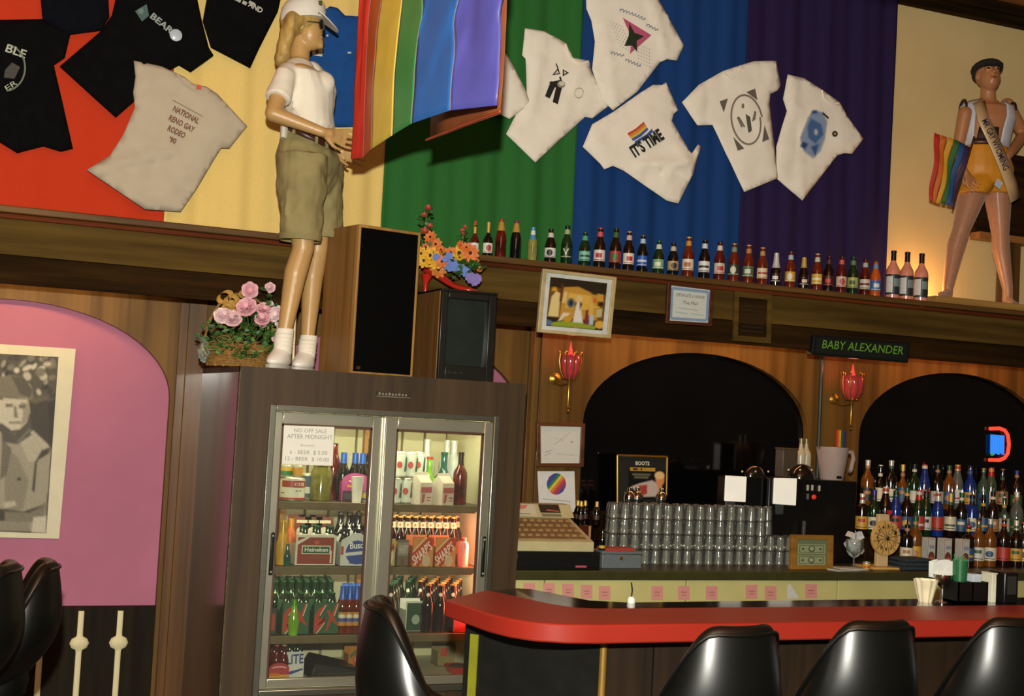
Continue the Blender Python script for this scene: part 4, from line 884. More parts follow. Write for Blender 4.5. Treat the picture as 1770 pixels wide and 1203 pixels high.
    # sash from the left shoulder to the right hip, with lettering
    sm_ = mat('cream_satin', '#c9a87a', .4, var=.06)
    pts = [(1693, 178, -.105), (1699, 205, -.15), (1712, 232, -.165), (1724, 258, -.17), (1737, 290, -.185), (1748, 320, -.17), (1755, 346, -.15)]
    P = [J(*p) for p in pts]; wv = V((.040, 0, .022)); rows = [[p-wv, p, p+wv] for p in P]
    o = B().rings(rows, closed=False).obj('sash', sm_, t, smooth=80); k = o.modifiers.new('s', 'SOLIDIFY'); k.thickness = .004
    back = [J(1693, 178, -.105), J(1688, 172, .02), J(1700, 190, .13), J(1735, 250, .13)]
    o2 = B().rings([[p-wv, p+wv] for p in back], closed=False).obj('sash_back', sm_, t, smooth=80)
    a, c = P[1], P[5]
    def sf(u, v):
        k = u*4; i = min(int(k), 3); q = P[1+i].lerp(P[2+i], k-i); return q + wv*(v-.5)*2
    text('sash_lettering', 'MR GAY WYOMING', sf, (0, -1, .1), (.02, .22), (.78, .22), .55, pm('#2a2a44'), o, off=.008, bold=.02)
    # platform plank under the feet
    return t
build_capman()
p0 = at(1606, 520, 6.4); p1 = at(1712, 520, 6.4)
tag(B().bx(p0.x, p1.x+.5, 6.33, 6.7, ZL, ZL+.042).obj('plank', wood('pale_plank', '#8a6430', '#b08848', .6, axis='X'), bevel=.003), 'pale wooden plank under the feet of the flat-capped mannequin', 'plank')
# small rainbow flag on a stick in the mannequin's hand
t = thing('hand_flag', 'small rainbow flag on a stick held by the flat-capped mannequin', 'flag', at(1646, 362, 6.38))
q = [at(1606, 346, 6.42), at(1647, 358, 6.36), at(1678, 254, 6.36), at(1617, 229, 6.44)]; qf = quadf(*q)
STR = ['#b8301e', '#c8641c', '#d09a28', '#2a6430', '#1f4a86', '#3a2648']
for i, hx in enumerate(STR):
    rows = [[qf((i+j/4)/6, v/12)+V((0, .012*math.sin(v*.7+i), 0)) for j in range(5)] for v in range(13)]
    o = B().rings(rows, closed=False).obj('stripe', mat('flag_cloth_'+hx[1:], hx, .6, var=.06), t, smooth=80); k = o.modifiers.new('s', 'SOLIDIFY'); k.thickness = .0015
B().cone(at(1646, 362, 6.355), at(1684, 236, 6.355), .006).obj('stick', mat('dark_stick', '#3a2616', .5), t)
# dark stand with a pale rail behind that mannequin
t = thing('side_stand', 'dark wooden stand with a pale lower rail behind the flat-capped mannequin', 'stand', (at(1725, 516, 6.72).x, 6.72, ZL))
a = at(1684, 400, 6.7); c = at(1790, 275, 6.7)
B().bx(a.x, c.x, 6.68, 6.77, a.z, c.z).obj('panel', W_DARK, t); B().bx(a.x+.02, c.x, 6.67, 6.76, a.z-.045, a.z).obj('rail', wood('pale_rail', '#8a5a2c', '#a8743c', .5), t)
for x in (1733, 1752, 1790): q = at(x, 500, 6.72); B().bx(q.x-.02, q.x+.02, 6.69, 6.76, ZL, a.z-.045).obj('leg', W_STILE, t)
# footlight on the ledge that warms the end wall
p = at(1604, 515, 6.62); t = thing('footlight', 'small warm footlight on the ledge behind the pink bottles', 'lamp', (p.x, 6.62, ZL))
B().lathe([(.03, 0), (.035, .01), (.028, .03), (.024, .032), (.02, .012)], 16, t.location).obj('housing', BLACK, t)
B().ell(t.location+V((0, 0, .025)), .014).obj('bulb', mat('warm_bulb', '#ffc070', .5, emit=8, var=0), t)
setp(light('footlight_glow', 'POINT', t.location+V((0, 0, .06)), 5.5, (1, .56, .2), .02), t)
# ================================================================ on top of the cooler
SPK = wood('speaker_walnut', '#6e4c24', '#8e6534', .45, axis='Z', sc=3)
def build_speaker():
    rz = math.radians(13); R = Matrix.Rotation(rz, 3, 'Z'); c = at(604, 643, 5.95); w, d = .335, .31; h = at(625, 388, 5.95).z-FZ
    L = V((c.x, c.y, FZ)); t = thing('speaker', 'large walnut loudspeaker with black grille beside the blonde mannequin', 'speaker', L, rz)
    P = lambda a, b_, z: L + R @ V((a, b_, z))
    def bx(x0, x1, y0, y1, z0, z1): return B().box(P((x0+x1)/2, (y0+y1)/2, (z0+z1)/2), (x1-x0, y1-y0, z1-z0), R)
    bx(0, w, .012, d, 0, h).obj('cabinet', SPK, t, bevel=.003)
    for nm, a in (('frame_edge', (0, .012, -.012, .012, 0, h)), ('frame_edge', (w-.012, w, -.012, .012, 0, h)), ('frame_edge', (.012, w-.012, -.012, .012, h-.014, h)), ('frame_edge', (.012, w-.012, -.012, .012, 0, .01))): bx(*a).obj(nm, wood('pale_edge_wood', '#8a6430', '#a87f42', .5, axis='Z'), t, bevel=.002)
    g = bx(.012, w-.012, -.008, .012, .01, h-.014).obj('grille', mat('black_grille_cloth', '#070807', .95, spec=.05, var=.3, scale=300, bump=.3), t)
    bx(.03, .05, -.011, -.007, .02, .035).obj('maker_badge', mat('dull_brass', '#4a3c20', .4, .5), g)
build_speaker()
def build_tv():
    a = at(756, 650, 5.99); b_ = at(852, 655, 5.99); zt = at(757, 497, 5.99).z; x0, x1 = a.x, b_.x; y0, y1 = 5.99, 6.5
    t = thing('television', 'upright television with walnut sides under the flower-filled red shoe', 'television', ((x0+x1)/2, 6.2, FZ))
    blk = mat('black_plastic', '#14150f', .35, var=.15)
    B().bx(x0-.004, x0+.012, y0+.02, y1, FZ, zt-.01).obj('side_panel', SPK, t, bevel=.002); B().bx(x1-.012, x1+.004, y0+.02, y1, FZ, zt-.01).obj('side_panel', SPK, t, bevel=.002)
    B().bx(x0+.012, x1-.012, y0+.06, y1, FZ, zt-.012).obj('case', blk, t, bevel=.004)
    B().bx(x0-.004, x1+.004, y0+.0, y1-.1, zt-.012, zt).obj('top_panel', blk, t, bevel=.003)
    zs0 = FZ+.07
    b = B().bx(x0, x0+.035, y0, y0+.06, FZ, zt-.012).bx(x1-.04, x1, y0, y0+.06, FZ, zt-.012).bx(x0+.035, x1-.04, y0, y0+.06, zt-.045, zt-.012).bx(x0+.035, x1-.04, y0, y0+.06, FZ, zs0).obj('bezel', blk, t, bevel=.004)
    rows = []
    for j in range(9):
        r = []
        for i in range(9):
            u, v = i/8*2-1, j/8*2-1; r.append(V(((x0+x1)/2-.0025+u*(x1-x0-.075)/2, y0+.03-.014*(1-.5*u*u-.5*v*v), (zs0+zt-.045)/2+v*(zt-.045-zs0)/2)))
        rows.append(r)
    B().rings(rows, closed=False).obj('screen', mat('dark_screen', '#232a26', .1, var=.1, coat=.4), t, smooth=80)
    for i in range(3): B().cone((x0+.06+.03*i, y0-.006, FZ+.035), (x0+.06+.03*i, y0, FZ+.035), .007).obj('knob', mat('knob_grey', '#3a3a34', .3, .5), t)
    return (x0, x1, zt)
TVX0, TVX1, TVZ = build_tv()
LEAF = mat('leaf_green', '#2f5a22', .5, var=.4, scale=25)
LEAF2 = mat('leaf_pale_green', '#5a7f38', .5, var=.4, scale=25)
def petalring(b, c, nrm, n, r, w, cup=.25, a0=0, tip=1.0):
    nrm = V(nrm).normalized(); a = nrm.orthogonal().normalized(); bb = nrm.cross(a)
    for i in range(n):
        t = a0+2*PI*i/n; d = a*math.cos(t)+bb*math.sin(t); s = nrm.cross(d)
        pts = [(0.08, .3), (.45, .95), (.75, 1), (1.0, .35*tip)]
        L = [c+d*r*k+s*w*ww+nrm*cup*r*k*k for k, ww in pts]; Rr = [c+d*r*k-s*w*ww+nrm*cup*r*k*k for k, ww in reversed(pts)]
        M = [c+d*r*k+nrm*(cup*r*k*k+.12*w) for k, ww in pts]
        vl = [b.bm.verts.new(p) for p in L]; vm = [b.bm.verts.new(p) for p in M]; vr = [b.bm.verts.new(p) for p in reversed(Rr)]
        for k in range(3): b.face([vl[k], vl[k+1], vm[k+1], vm[k]]); b.face([vm[k], vm[k+1], vr[k+1], vr[k]])
def leafset(b, c, n, spread, size, up=.3):
    for i in range(n):
        p = V(c)+V((random.uniform(-1, 1)*spread[0], random.uniform(-1, 1)*spread[1], random.uniform(-1, 1)*spread[2]))
        d = V((random.uniform(-1, 1), random.uniform(-1, .4), random.uniform(-.3, 1)*up+.1)).normalized(); s = d.orthogonal().normalized()*size*.32*random.uniform(.7, 1.2)
        s = Matrix.Rotation(random.uniform(0, 6.28), 3, d) @ s; L = size*random.uniform(.7, 1.3); k = d.cross(s)*.2
        vs = [b.bm.verts.new(q) for q in (p, p+d*L*.5+s, p+d*L+k, p+d*L*.5-s)]; m_ = b.bm.verts.new(p+d*L*.5+k)
        b.face([vs[0], vs[1], m_]); b.face([vs[1], vs[2], m_]); b.face([vs[2], vs[3], m_]); b.face([vs[3], vs[0], m_])
CAMD = V((-.35, -1, -.08)).normalized()
def build_shoe():
    Yt, Yh = 6.08, 6.26; toe = at(826, 494, Yt); heel = at(737, 470, Yh); toe.z = TVZ
    d = V((toe.x-heel.x, Yt-Yh, 0)); Ls = d.length; d.normalize(); s = V((-d.y, d.x, 0)); o = V((heel.x, Yh, TVZ)); ya_ = math.atan2(d.y, d.x)
    t = thing('shoe_planter', 'red high-heeled shoe planter full of orange, yellow and blue flowers', 'planter', (heel.x+d.x*.15, Yh+d.y*.15, TVZ))
    P = lambda k, z: o+d*k*Ls+V((0, 0, z)); hh = .085
    red = mat('red_enamel', '#b4281c', .22, var=.06, coat=.4)
    b = B(); secs = [(-.06, hh, .022, .03, .115), (0.02, hh*.98, .04, .035, .12), (.15, hh*.85, .042, .03, .09), (.35, hh*.5, .036, .02, .05), (.55, hh*.18, .04, .004, .028), (.75, .0, .046, 0, .036), (.92, 0, .036, 0, .024), (1.03, .002, .006, 0, .006)]
    rs = []
    for k, zb, hw, _, ht in secs:
        c = P(k, zb); rs.append([c-s*hw, c-s*hw*1.05+V((0, 0, ht*.5)), c-s*hw*.7+V((0, 0, ht)), c+s*hw*.7+V((0, 0, ht)), c+s*hw*1.05+V((0, 0, ht*.5)), c+s*hw])
    b.rings(rs); b.obj('upper', red, t, sub=2)
    B().rings([ov(P(.0, 0.0), .009, .009, ya_), ov(P(-.005, hh*.5), .014, .013, ya_), ov(P(.02, hh*1.02), .032, .03, ya_)]).obj('heel', red, t)
    B().rings([ov(P(.68, .0), .07, .043, ya_), ov(P(.68, .004), .072, .045, ya_)]).obj('sole', mat('dark_sole', '#3a1410', .5), t)
    fl = [(737, 428, 9, 0), (743, 442, 17, 1), (733, 450, 14, 1), (753, 422, 12, 2), (752, 452, 15, 1), (770, 440, 12, 1), (762, 432, 9, 2), (794, 438, 17, 1), (806, 428, 10, 2), (813, 437, 16, 2), (815, 447, 14, 2), (800, 452, 12, 1), (779, 436, 10, 2), (757, 466, 16, 3), (744, 410, 12, 2), (797, 424, 9, 2), (829, 465, 6, 2), (728, 438, 12, 1), (785, 446, 9, 1), (764, 452, 12, 2)]
    cols = ['#c8602a', '#d8a424', '#d0702c', '#c87a34']
    for x, y, r, c in fl:
        p = at(x, y, 6.1+random.uniform(-.03, .06)); rr = r*mpp(p); n_ = CAMD+V((random.uniform(-.4, .4), 0, random.uniform(-.1, .5)))
        b = B(); petalring(b, p, n_, 9, rr, rr*.24, .12); petalring(b, p+n_*.003, n_, 8, rr*.7, rr*.22, .3, .3)
        fo = b.obj('flower', mat('petal_'+cols[c][1:], cols[c], .6, var=.15, scale=60), t)
        B().ell(p+n_.normalized()*.006, rr*.2, u=10, v=6).obj('flower_eye', mat('flower_eye', '#2c1a0c', .7), fo)
    for x, y, r in ((755, 444, 6), (770, 448, 5), (777, 442, 6), (781, 458, 11), (788, 462, 8), (798, 466, 9), (806, 470, 8), (815, 480, 9), (824, 482, 9), (821, 487, 7), (773, 460, 6)):
        p = at(x, y, 6.06+random.uniform(-.02, .03)); rr = r*mpp(p); b = B(); petalring(b, p, CAMD, 6, rr, rr*.4, .2); petalring(b, p+V((0, .01, 0)), CAMD, 6, rr*1.1, rr*.4, .1, .5)
        b.obj('blue_flower', mat('blue_petal', '#5a78c0' if x < 812 else '#6a5aa0', .6, var=.15) if x < 812 else mat('violet_petal', '#7a6ab0', .6, var=.15), t)
    for x, y, r in ((740, 360, 6), (733, 372, 5), (734, 400, 7), (743, 391, 5), (801, 404, 4), (804, 393, 4), (799, 399, 4), (822, 385, 3)):
        p = at(x, y, 6.14); rr = r*mpp(p); b = B()
        for k in range(3): petalring(b, p-CAMD*.003*k, CAMD+V((0, 0, .5)), 5, rr*(1-.22*k), rr*.5, .5+.3*k, k*.6)
        b.obj('rosebud', mat('red_petal', '#a8402c', .6, var=.2), t)
    b = B()
    for pts in (((745, 440), (738, 405), (736, 380), (741, 362)), ((795, 435), (800, 415), (803, 395))):
        b.tube([at(x, y, 6.15) for x, y in pts], .0025, 6)
    b.obj('stem', LEAF, t)
    b = B(); leafset(b, at(738, 382, 6.15), 26, (.02, .02, .06), .03); leafset(b, at(801, 412, 6.15), 16, (.02, .02, .03), .026); leafset(b, at(795, 455, 6.1), 40, (.06, .03, .03), .045); leafset(b, at(820, 462, 6.08), 14, (.02, .02, .02), .045); leafset(b, at(790, 476, 6.08), 14, (.05, .02, .015), .035); leafset(b, at(752, 432, 6.14), 20, (.05, .03, .03), .04)
    b.obj('foliage', LEAF, t)
build_shoe()
def build_basket():
    c = at(412, 634, 6.28); L = V((c.x, 6.28, FZ)); t = thing('flower_basket', 'wicker basket of pink roses and ivy beside the blonde mannequin', 'basket', L)
    WK = mat('wicker', '#8a6630', .6, var=.4, scale=60, bump=.4)
    rx, ry = .165, .10
    def q(a, z, k=1.): return L+V((rx*k*math.cos(a), ry*k*math.sin(a), z))
    for i in range(9):
        z = .008+.012*i; b = B(); b.tube([q(2*PI*k/40, z+.004*math.sin(k*PI+i*PI), .88+.12*(i/8)+.02*((k+i) % 2)) for k in range(41)], .0065, 6); b.obj('wicker_band', WK, t)
    b = B()
    for k in range(20): a = 2*PI*k/20; b.cone(q(a, 0, .87), q(a, .115, 1.02), .004, n=6)
    b.obj('wicker_stake', WK, t)
    B().lathe([(.87, .004), (.87, .012)], 24, L, rx, ry).obj('base', WK, t)
    b = B(); b.tube([L+V((rx*math.cos(a), 0, .10+.25*math.sin(a))) for a in [PI*k/18 for k in range(19)]], .006, 6); b.tube([L+V((rx*math.cos(a), .01, .10+.25*math.sin(a)+.004*math.sin(k*2))) for k, a in enumerate([PI*k/18 for k in range(19)])], .005, 6); b.obj('handle', WK, t)
    # gold ribbon loops
    RB = mat('gold_ribbon', '#b8924a', .45, 0., var=.3, scale=50)
    for x, y, r, an in ((389, 513, 12, .5), (401, 520, 12, -.5), (426, 505, 11, .3), (410, 530, 9, 1.), (396, 528, 10, .2)):
        p = at(x, y, 6.25); rr = r*mpp(p); rows = [[p+V((rr*math.cos(a)*math.cos(an)-rr*.75*math.sin(a)*math.sin(an)+.7*w_, .5*w_, rr*math.cos(a)*math.sin(an)+rr*.75*math.sin(a)*math.cos(an)+.6*w_)) for w_ in (-.014, .014)] for a in [2*PI*k/16 for k in range(17)]]
        o = B().rings(rows, closed=False).obj('ribbon_loop', RB, t, smooth=80)
    # clear cellophane tuft at the left end
    p = at(353, 608, 6.2); bb = B().ell(p, .026, .03, .045, u=12, v=9)
    for v in bb.bm.verts: v.co += V((random.uniform(-.008, .008), random.uniform(-.008, .008), random.uniform(-.01, .01)))
    bb.obj('cellophane', glassy('cellophane', '#c4d2c4', .35, .08), t, smooth=0)
    ros = [(402, 553, 17), (427, 533, 19), (383, 547, 15), (391, 545, 12), (432, 502, 15), (438, 508, 9), (467, 498, 10), (456, 537, 15), (478, 542, 15), (474, 550, 11), (453, 554, 14), (484, 560, 9), (478, 585, 10), (454, 562, 7), (468, 526, 6)]
    for i, (x, y, r) in enumerate(ros):
        p = at(x, y, 6.17+random.uniform(-.02, .03)); rr = r*mpp(p); b = B(); n_ = CAMD+V((random.uniform(-.4, .4), 0, random.uniform(0, .8)))
        for k in range(4): petalring(b, p+n_.normalized()*.004*k, n_, 6, rr*(1-.2*k), rr*.5*(1-.15*k), .25+.35*k, k*.55+i)
        hx = ('#dcb8be', '#dca8b2', '#e6ccce')[i % 3]; b.obj('rose', mat('rose_'+hx[1:], hx, .6, var=.15, scale=50), t)
    b = B()
    for x, y, sx, sz, n in ((430, 590, .14, .05, 90), (395, 600, .1, .05, 50), (445, 560, .08, .06, 60), (460, 520, .03, .05, 20), (365, 580, .05, .05, 26), (440, 612, .12, .025, 50), (425, 555, .05, .03, 20)): leafset(b, at(x, y, 6.2), n, (sx, .05, sz), .035)
    b.obj('ivy', LEAF, t)
    b = B()
    for x, y, sx, sz, n in ((430, 585, .13, .05, 40), (380, 560, .06, .04, 18), (410, 605, .14, .03, 40)): leafset(b, at(x, y, 6.18), n, (sx, .05, sz), .032)
    b.obj('pale_ivy', LEAF2, t)
    b = B()
    for x, y in ((467, 500), (432, 505), (456, 540), (402, 555), (427, 535)): b.tube([at(x, y+4, 6.2), at(x+4, y+40, 6.22), at(430, 610, 6.26)], .0025, 6)
    b.obj('stem', LEAF, t)
    b = B()
    for k in range(14): a = random.uniform(0, 6.28); p = at(random.uniform(355, 450), random.uniform(570, 612), 6.15); b.tube([p+V((.03*math.cos(a+j*.5), .01*math.sin(j), .02*math.sin(a+j*.5))) for j in range(7)], .0022, 5)
    b.obj('vine_twig', WK, t)
build_basket()
# ================================================================ big rainbow flag
def fwave(p, z, uu, e):
    k = max(0, min(1, (uu-3.4)/.8)); g = .020*math.sin(3.4*z+uu*1.1)+.010*math.sin(8*z+uu*1.7)
    w1 = noise.noise((uu*1.1+z*1.2, z*5.5-uu*1.3, 2.2)); w2 = noise.noise((uu*2.2+z*2.5, z*9-uu*3, 7.7))
    sx = .022*math.sin(5.2*z+uu*.8)*(1 if .5 < uu < 5.5 else .3)
    return V((p.x+sx*.5*(.4+.6*e)+.3*g*e, p.y+e*(g+w1*(.022+.075*k)+w2*(.008+.03*k)), z))
def build_flag():
    z0 = at(612, 276, 5.45).z; bot = [(606, 275), (627, 272), (642, 258), (680, 234), (713, 214), (779, 191), (859, 182)]
    P = [atz(x, y, z0) for x, y in bot]; t = thing('rainbow_flag', 'large rainbow flag hanging in long stripes before the green cloth', 'flag', (P[3].x, P[3].y, z0))
    cols = ['#b83224', '#d2642c', '#f6dc58', '#40a056', '#2a6cba', '#5252a4']; zt = 4.5; nz = 44
    for i in range(6):
        a, c = P[i], P[i+1]; n = 12; rows = []
        for j in range(nz+1):
            z = z0+(zt-z0)*j/nz; r = []
            for k in range(n+1):
                p = a.lerp(c, k/n); e_ = min(1, j/10); uu = i+k/n; p = fwave(p, z, uu, e_); r.append(p)
            rows.append(r)
        o = B().rings(rows, closed=False).obj('stripe', mat('flag_satin_'+cols[i][1:], cols[i], .42, var=.08, scale=6, spec=.4), t, smooth=80); m_ = o.modifiers.new('s', 'SOLIDIFY'); m_.thickness = .0012
        if i: 
            B().tube([fwave(a, z, i, min(1, (z-z0)/(zt-z0)*4.4))+V((-.001, -.003, 0)) for z in [z0+(zt-z0)*j/nz for j in range(nz+1)]], .0016, 5).obj('seam', mat('flag_thread', '#8a7a78', .8), t)
    # rear ply of the doubled flag
    A = [atz(736, 244, z0), atz(800, 218, z0), atz(863, 195, z0)]
    rows = [[V((p.x+.01*math.sin(5*z), p.y+.02*math.sin(4*z+k), z)) for k, p in enumerate((A[0], A[0].lerp(A[1], .5), A[1], A[1].lerp(A[2], .5), A[2]))] for z in [z0+(zt-z0)*j/16 for j in range(17)]]
    o = B().rings(rows, closed=False).obj('rear_ply', mat('flag_satin_rear', '#8a4a26', .5, var=.1), t, smooth=80); m_ = o.modifiers.new('s', 'SOLIDIFY'); m_.thickness = .0012
    B().tube([A[0]+V((0, -.004, .004)), A[1]+V((0, -.004, .004)), A[2]+V((0, -.004, .004))], .005, 5).obj('rear_hem', mat('flag_hem_orange', '#b0482a', .6), t)
    B().cone(V((P[0].x-.1, P[0].y+.2, 4.5)), V((P[6].x+.1, P[6].y-.3, 4.5)), .016).obj('pole', mat('flag_pole', '#8a6a3a', .4), t)
build_flag()
# ================================================================ shirts pinned on the cloth
COTTON = mat('shirt_white_cotton', '#f3ebda', .9, var=.03, scale=14, bump=.04, spec=.1)
TANC = mat('shirt_tan_cotton', '#b9ae98', .9, var=.04, scale=14, bump=.04, spec=.1)
BLKC = mat('shirt_black_cotton', '#090a0a', .95, var=.2, scale=18, bump=.1, spec=.1)
NAVYC = mat('shirt_navy_black_cotton', '#0a0c13', .95, var=.2, scale=18, bump=.1, spec=.1)
BLUC = mat('shirt_blue_cotton', '#1f4d8c', .85, var=.08, scale=18, bump=.1, spec=.1)
YS = YC-.035
def shirt(label, pts, m, depth=0., amp=.011, neck=None, folds=()):
    Y = YS-depth; P = [at(x, y, Y) for x, y in pts]; n = len(P); pv = []
    for i in range(n):                                   # round the outline a little
        a, c = P[i], P[(i+1) % n]; k = max(1, int((c-a).length/.03))
        for j in range(k): pv.append(a.lerp(c, j/k))
    vs = [V((p.x, p.z)) for p in pv]; N_ = len(vs); ed = [(i, (i+1) % N_) for i in range(N_)]
    def inside(x, z):
        r = False
        for i in range(N_):
            a, c = vs[i], vs[i-1]
            if (a.y > z) != (c.y > z) and x < (c.x-a.x)*(z-a.y)/(c.y-a.y)+a.x: r = not r
        return r
    st = .03; x = min(v.x for v in vs); ip = []
    while x < max(v.x for v in vs):
        z = min(v.y for v in vs)
        while z < max(v.y for v in vs):
            q = V((x+random.uniform(-.008, .008), z+random.uniform(-.008, .008)))
            if inside(q.x, q.y) and min((q-v).length for v in vs) > .012: ip.append(q)
            z += st
        x += st
    r = delaunay_2d_cdt(vs+ip, ed, [list(range(N_))], 1, 1e-5); cc = sum(pv, V((0, 0, 0)))/N_
    b = B(); seed = len(label)
    bv = []
    for v in r[0]:
        e = min((v-q).length for q in vs); e = min(1, e/.05)
        w_ = noise.noise((v.x*7+seed, v.y*7, 1.3))*amp + noise.noise((v.x*19, v.y*19+seed, 7))*amp*.5
        for (fx, fy, gx, gy, a_) in folds:
            p0 = at(fx, fy, Y); p1 = at(gx, gy, Y); d = V((p1.x-p0.x, p1.z-p0.z)); q = v-V((p0.x, p0.z)); tt = max(0, min(1, q.dot(d)/d.length_squared)); w_ += 1.9*a_*math.exp(-((q-d*tt).length/.02)**2)
        bv.append(b.bm.verts.new((v.x, Y-.012*e-w_*(.25+.75*e)-.004, v.y)))
    for f_ in r[2]: b.face([bv[i] for i in f_])
    bmesh.ops.recalc_face_normals(b.bm, faces=b.bm.faces)
    for f_ in b.bm.faces:
        if f_.normal.y > 0: f_.normal_flip()
    t = thing('t_shirt', label, 'shirt', (cc.x, Y, min(v.y for v in vs)), 0, 'shirts pinned on the wall cloths')
    me = bpy.data.meshes.new('shirt_cloth'); b.bm.to_mesh(me); b.bm.free(); me.materials.append(m); me.polygons.foreach_set('use_smooth', [True]*len(me.polygons))
    o = bpy.data.objects.new('shirt_cloth', me); COL.objects.link(o); setp(o, t); s = o.modifiers.new('s', 'SOLIDIFY'); s.thickness = .005; s.offset = -1
    if neck:
        b = B(); b.tube([at(x, y, Y-.014) for x, y in neck], .006, 6); b.obj('neckband', m, t)
    return t
FR = lambda d=0: pxf(YS-d); NF = (0, -1, 0); PO = .032
BK = '#1c1a16'
s1 = shirt('black shirt with a round white emblem at the far left edge', [(-60, 36), (72, 33), (122, 58), (112, 100), (93, 113), (110, 185), (126, 257), (105, 262), (75, 253), (40, 262), (30, 265), (-10, 240), (-60, 235)], BLKC)
decal('emblem', s1, FR(), NF, [('#5a6a58', p) for p in ring(8, 120, 36, 42, 3, 30, 0, -1.4, 1.5)] + [('#2a2a22', [(8, 125), (20, 112), (34, 120), (24, 140), (6, 138)])], off=PO)
text('emblem_lettering', 'BLE', FR(), NF, (8, 92), (42, 104), 14, pm('#a8b098'), s1, off=PO+.004, bold=.02); text('emblem_lettering', 'ER', FR(), NF, (12, 160), (30, 148), 9, pm('#a8b098'), s1, off=PO+.004)
shirt('navy black shirt pinned at the top left, without print', [(68, -25), (73, 34), (121, 60), (174, 53), (189, 30), (186, -25)], NAVYC, .012)
s3 = shirt('black shirt with a white button badge and small lettering', [(193, 27), (173, 55), (103, 115), (150, 158), (200, 203), (231, 176), (252, 140), (296, 120), (309, 113), (329, 125), (369, 96), (361, 83), (349, 37), (336, -25), (205, -25)], BLKC, .02)
text('lettering', 'BEAR', FR(.02), NF, (257, 33), (293, 62), 11, pm('#8a9a90'), s3, off=PO, bold=.03)
decal('emblem', s3, FR(.02), NF, [('#3a5a54', [(232, 22), (252, 10), (256, 30), (244, 40)]), ('#5a7a70', oval(242, 22, 5, 5))], off=PO)
bp_ = at(304, 61, YS-.05); bd = B().lathe([(.03, 0), (.03, .004), (.02, .009), (.002, .01)], 20).obj('button_badge', mat('badge_enamel', '#b8c4cc', .25, var=.1), s3, loc=bp_, rot=(PI/2, 0, 0))
s4 = shirt('black shirt with white print cut off at the top edge', [(361, -25), (350, 37), (364, 82), (432, 118), (447, 85), (480, 20), (490, -25)], BLKC, .01)
text('lettering', 'AND', FR(.01), NF, (426, 13), (449, 26), 9, pm('#b8bab0'), s4, off=PO, bold=.03); decal('worn_lettering', s4, FR(.01), NF, [('#a8aaa0', stroke((404, 0), (414, 5), 6)), ('#a8aaa0', stroke((417, 6), (424, 10), 6)), ('#a8aaa0', stroke((428, 6), (438, 11), 5))], off=PO)
s5 = shirt('tan shirt with brown rodeo lettering and a red neck tag', [(231, 105), (279, 115), (319, 133), (336, 146), (357, 150), (376, 163), (427, 218), (396, 256), (382, 256), (369, 276), (340, 325), (312, 366), (250, 362), (150, 294), (190, 269), (213, 233), (233, 186), (230, 160), (234, 133)], TANC, .035, neck=[(306, 128), (318, 145), (338, 158), (355, 154)], folds=((165, 292, 300, 265, .012), (200, 300, 300, 275, -.008), (250, 350, 320, 300, .008)))
for s_, a, c in (('NATIONAL', (296, 193), (340, 216)), ('RENO GAY', (289, 209), (332, 231)), ('RODEO', (287, 227), (316, 241)), ("'90", (289, 246), (301, 251))): text('lettering', s_, FR(.035), NF, a, c, 10, pm('#6a3a20'), s5, off=PO, bold=.03)
decal('print_rule', s5, FR(.035), NF, [('#7a6a50', stroke((297, 175), (348, 203), 1.2))], off=PO)
decal('neck_tag', s5, FR(.035), NF, [('#c84a2c', [(336, 155), (340, 148), (346, 150), (346, 157)])], off=PO)
s6 = shirt('blue shirt half hidden behind the flag and the blonde mannequin', [(552, 40), (560, 18), (570, 11), (583, 14), (596, 27), (640, 30), (640, 218), (585, 220), (540, 215), (532, 90)], BLUC)
decal('pocket_label', s6, FR(), NF, [('#d0d0c4', [(537, 86), (556, 82), (554, 100), (537, 98)]), ('#5a5a50', [(543, 88), (549, 90), (547, 96), (542, 94)])], off=PO)
decal('print_dot', s6, FR(), NF, [('#b8c0c8', oval(563, 64, 2, 2, 8))], off=PO); decal('print_dash', s6, FR(), NF, [('#b8c0c8', rect(598, 92, 604, 95))], off=PO)
shirt('white shirt mostly hidden behind the purple flag stripe', [(820, 85), (850, 76), (866, 82), (880, 102), (907, 153), (917, 180), (880, 206), (859, 195), (820, 190)], COTTON, .012)
s8 = shirt('white shirt with a black dancing cartoon figure', [(907, 49), (940, 54), (979, 75), (990, 100), (1017, 105), (1023, 126), (1056, 180), (1023, 205), (1011, 202), (997, 215), (925, 281), (874, 232), (910, 162), (908, 102), (902, 96)], COTTON, .0, neck=[(977, 76), (985, 98), (1002, 110), (1017, 106)], folds=((935, 70, 915, 200, .008), (1000, 130, 960, 240, .006)))
decal('cartoon_print', s8, FR(), NF, [(BK, [(938, 168), (948, 142), (958, 146), (946, 172)]), (BK, [(951, 178), (958, 148), (968, 150), (960, 182)]), (BK, [(945, 144), (966, 140), (972, 150), (950, 154)]), (BK, stroke((957, 112), (961, 124), 2)), (BK, [(950, 132), (960, 120), (964, 130)]), (BK, [(968, 122), (979, 128), (968, 134)]), ('#d8d0bc', [(954, 130), (959, 124), (962, 129)]), ('#d8d0bc', [(970, 125), (975, 128), (970, 131)]), (BK, stroke((963, 135), (966, 145), 3)), ('#8a8478', oval(965, 148, 7, 6)), ('#d8d0bc', oval(966, 147, 5, 4))] + [('#b8b09c', p) for p in ring(995, 163, 8, 9, 1, 14)], off=PO)
s9 = shirt('white shirt with a pink triangle and dark star print', [(1011, -25), (1125, -25), (1182, 79), (1169, 105), (1152, 103), (1140, 108), (1101, 159), (1059, 191), (1040, 173), (1023, 120), (1028, 72), (1022, 36), (1013, 15)], COTTON, .02, folds=((1125, 10, 1150, 100, .007), (1040, 40, 1060, 170, .006)))
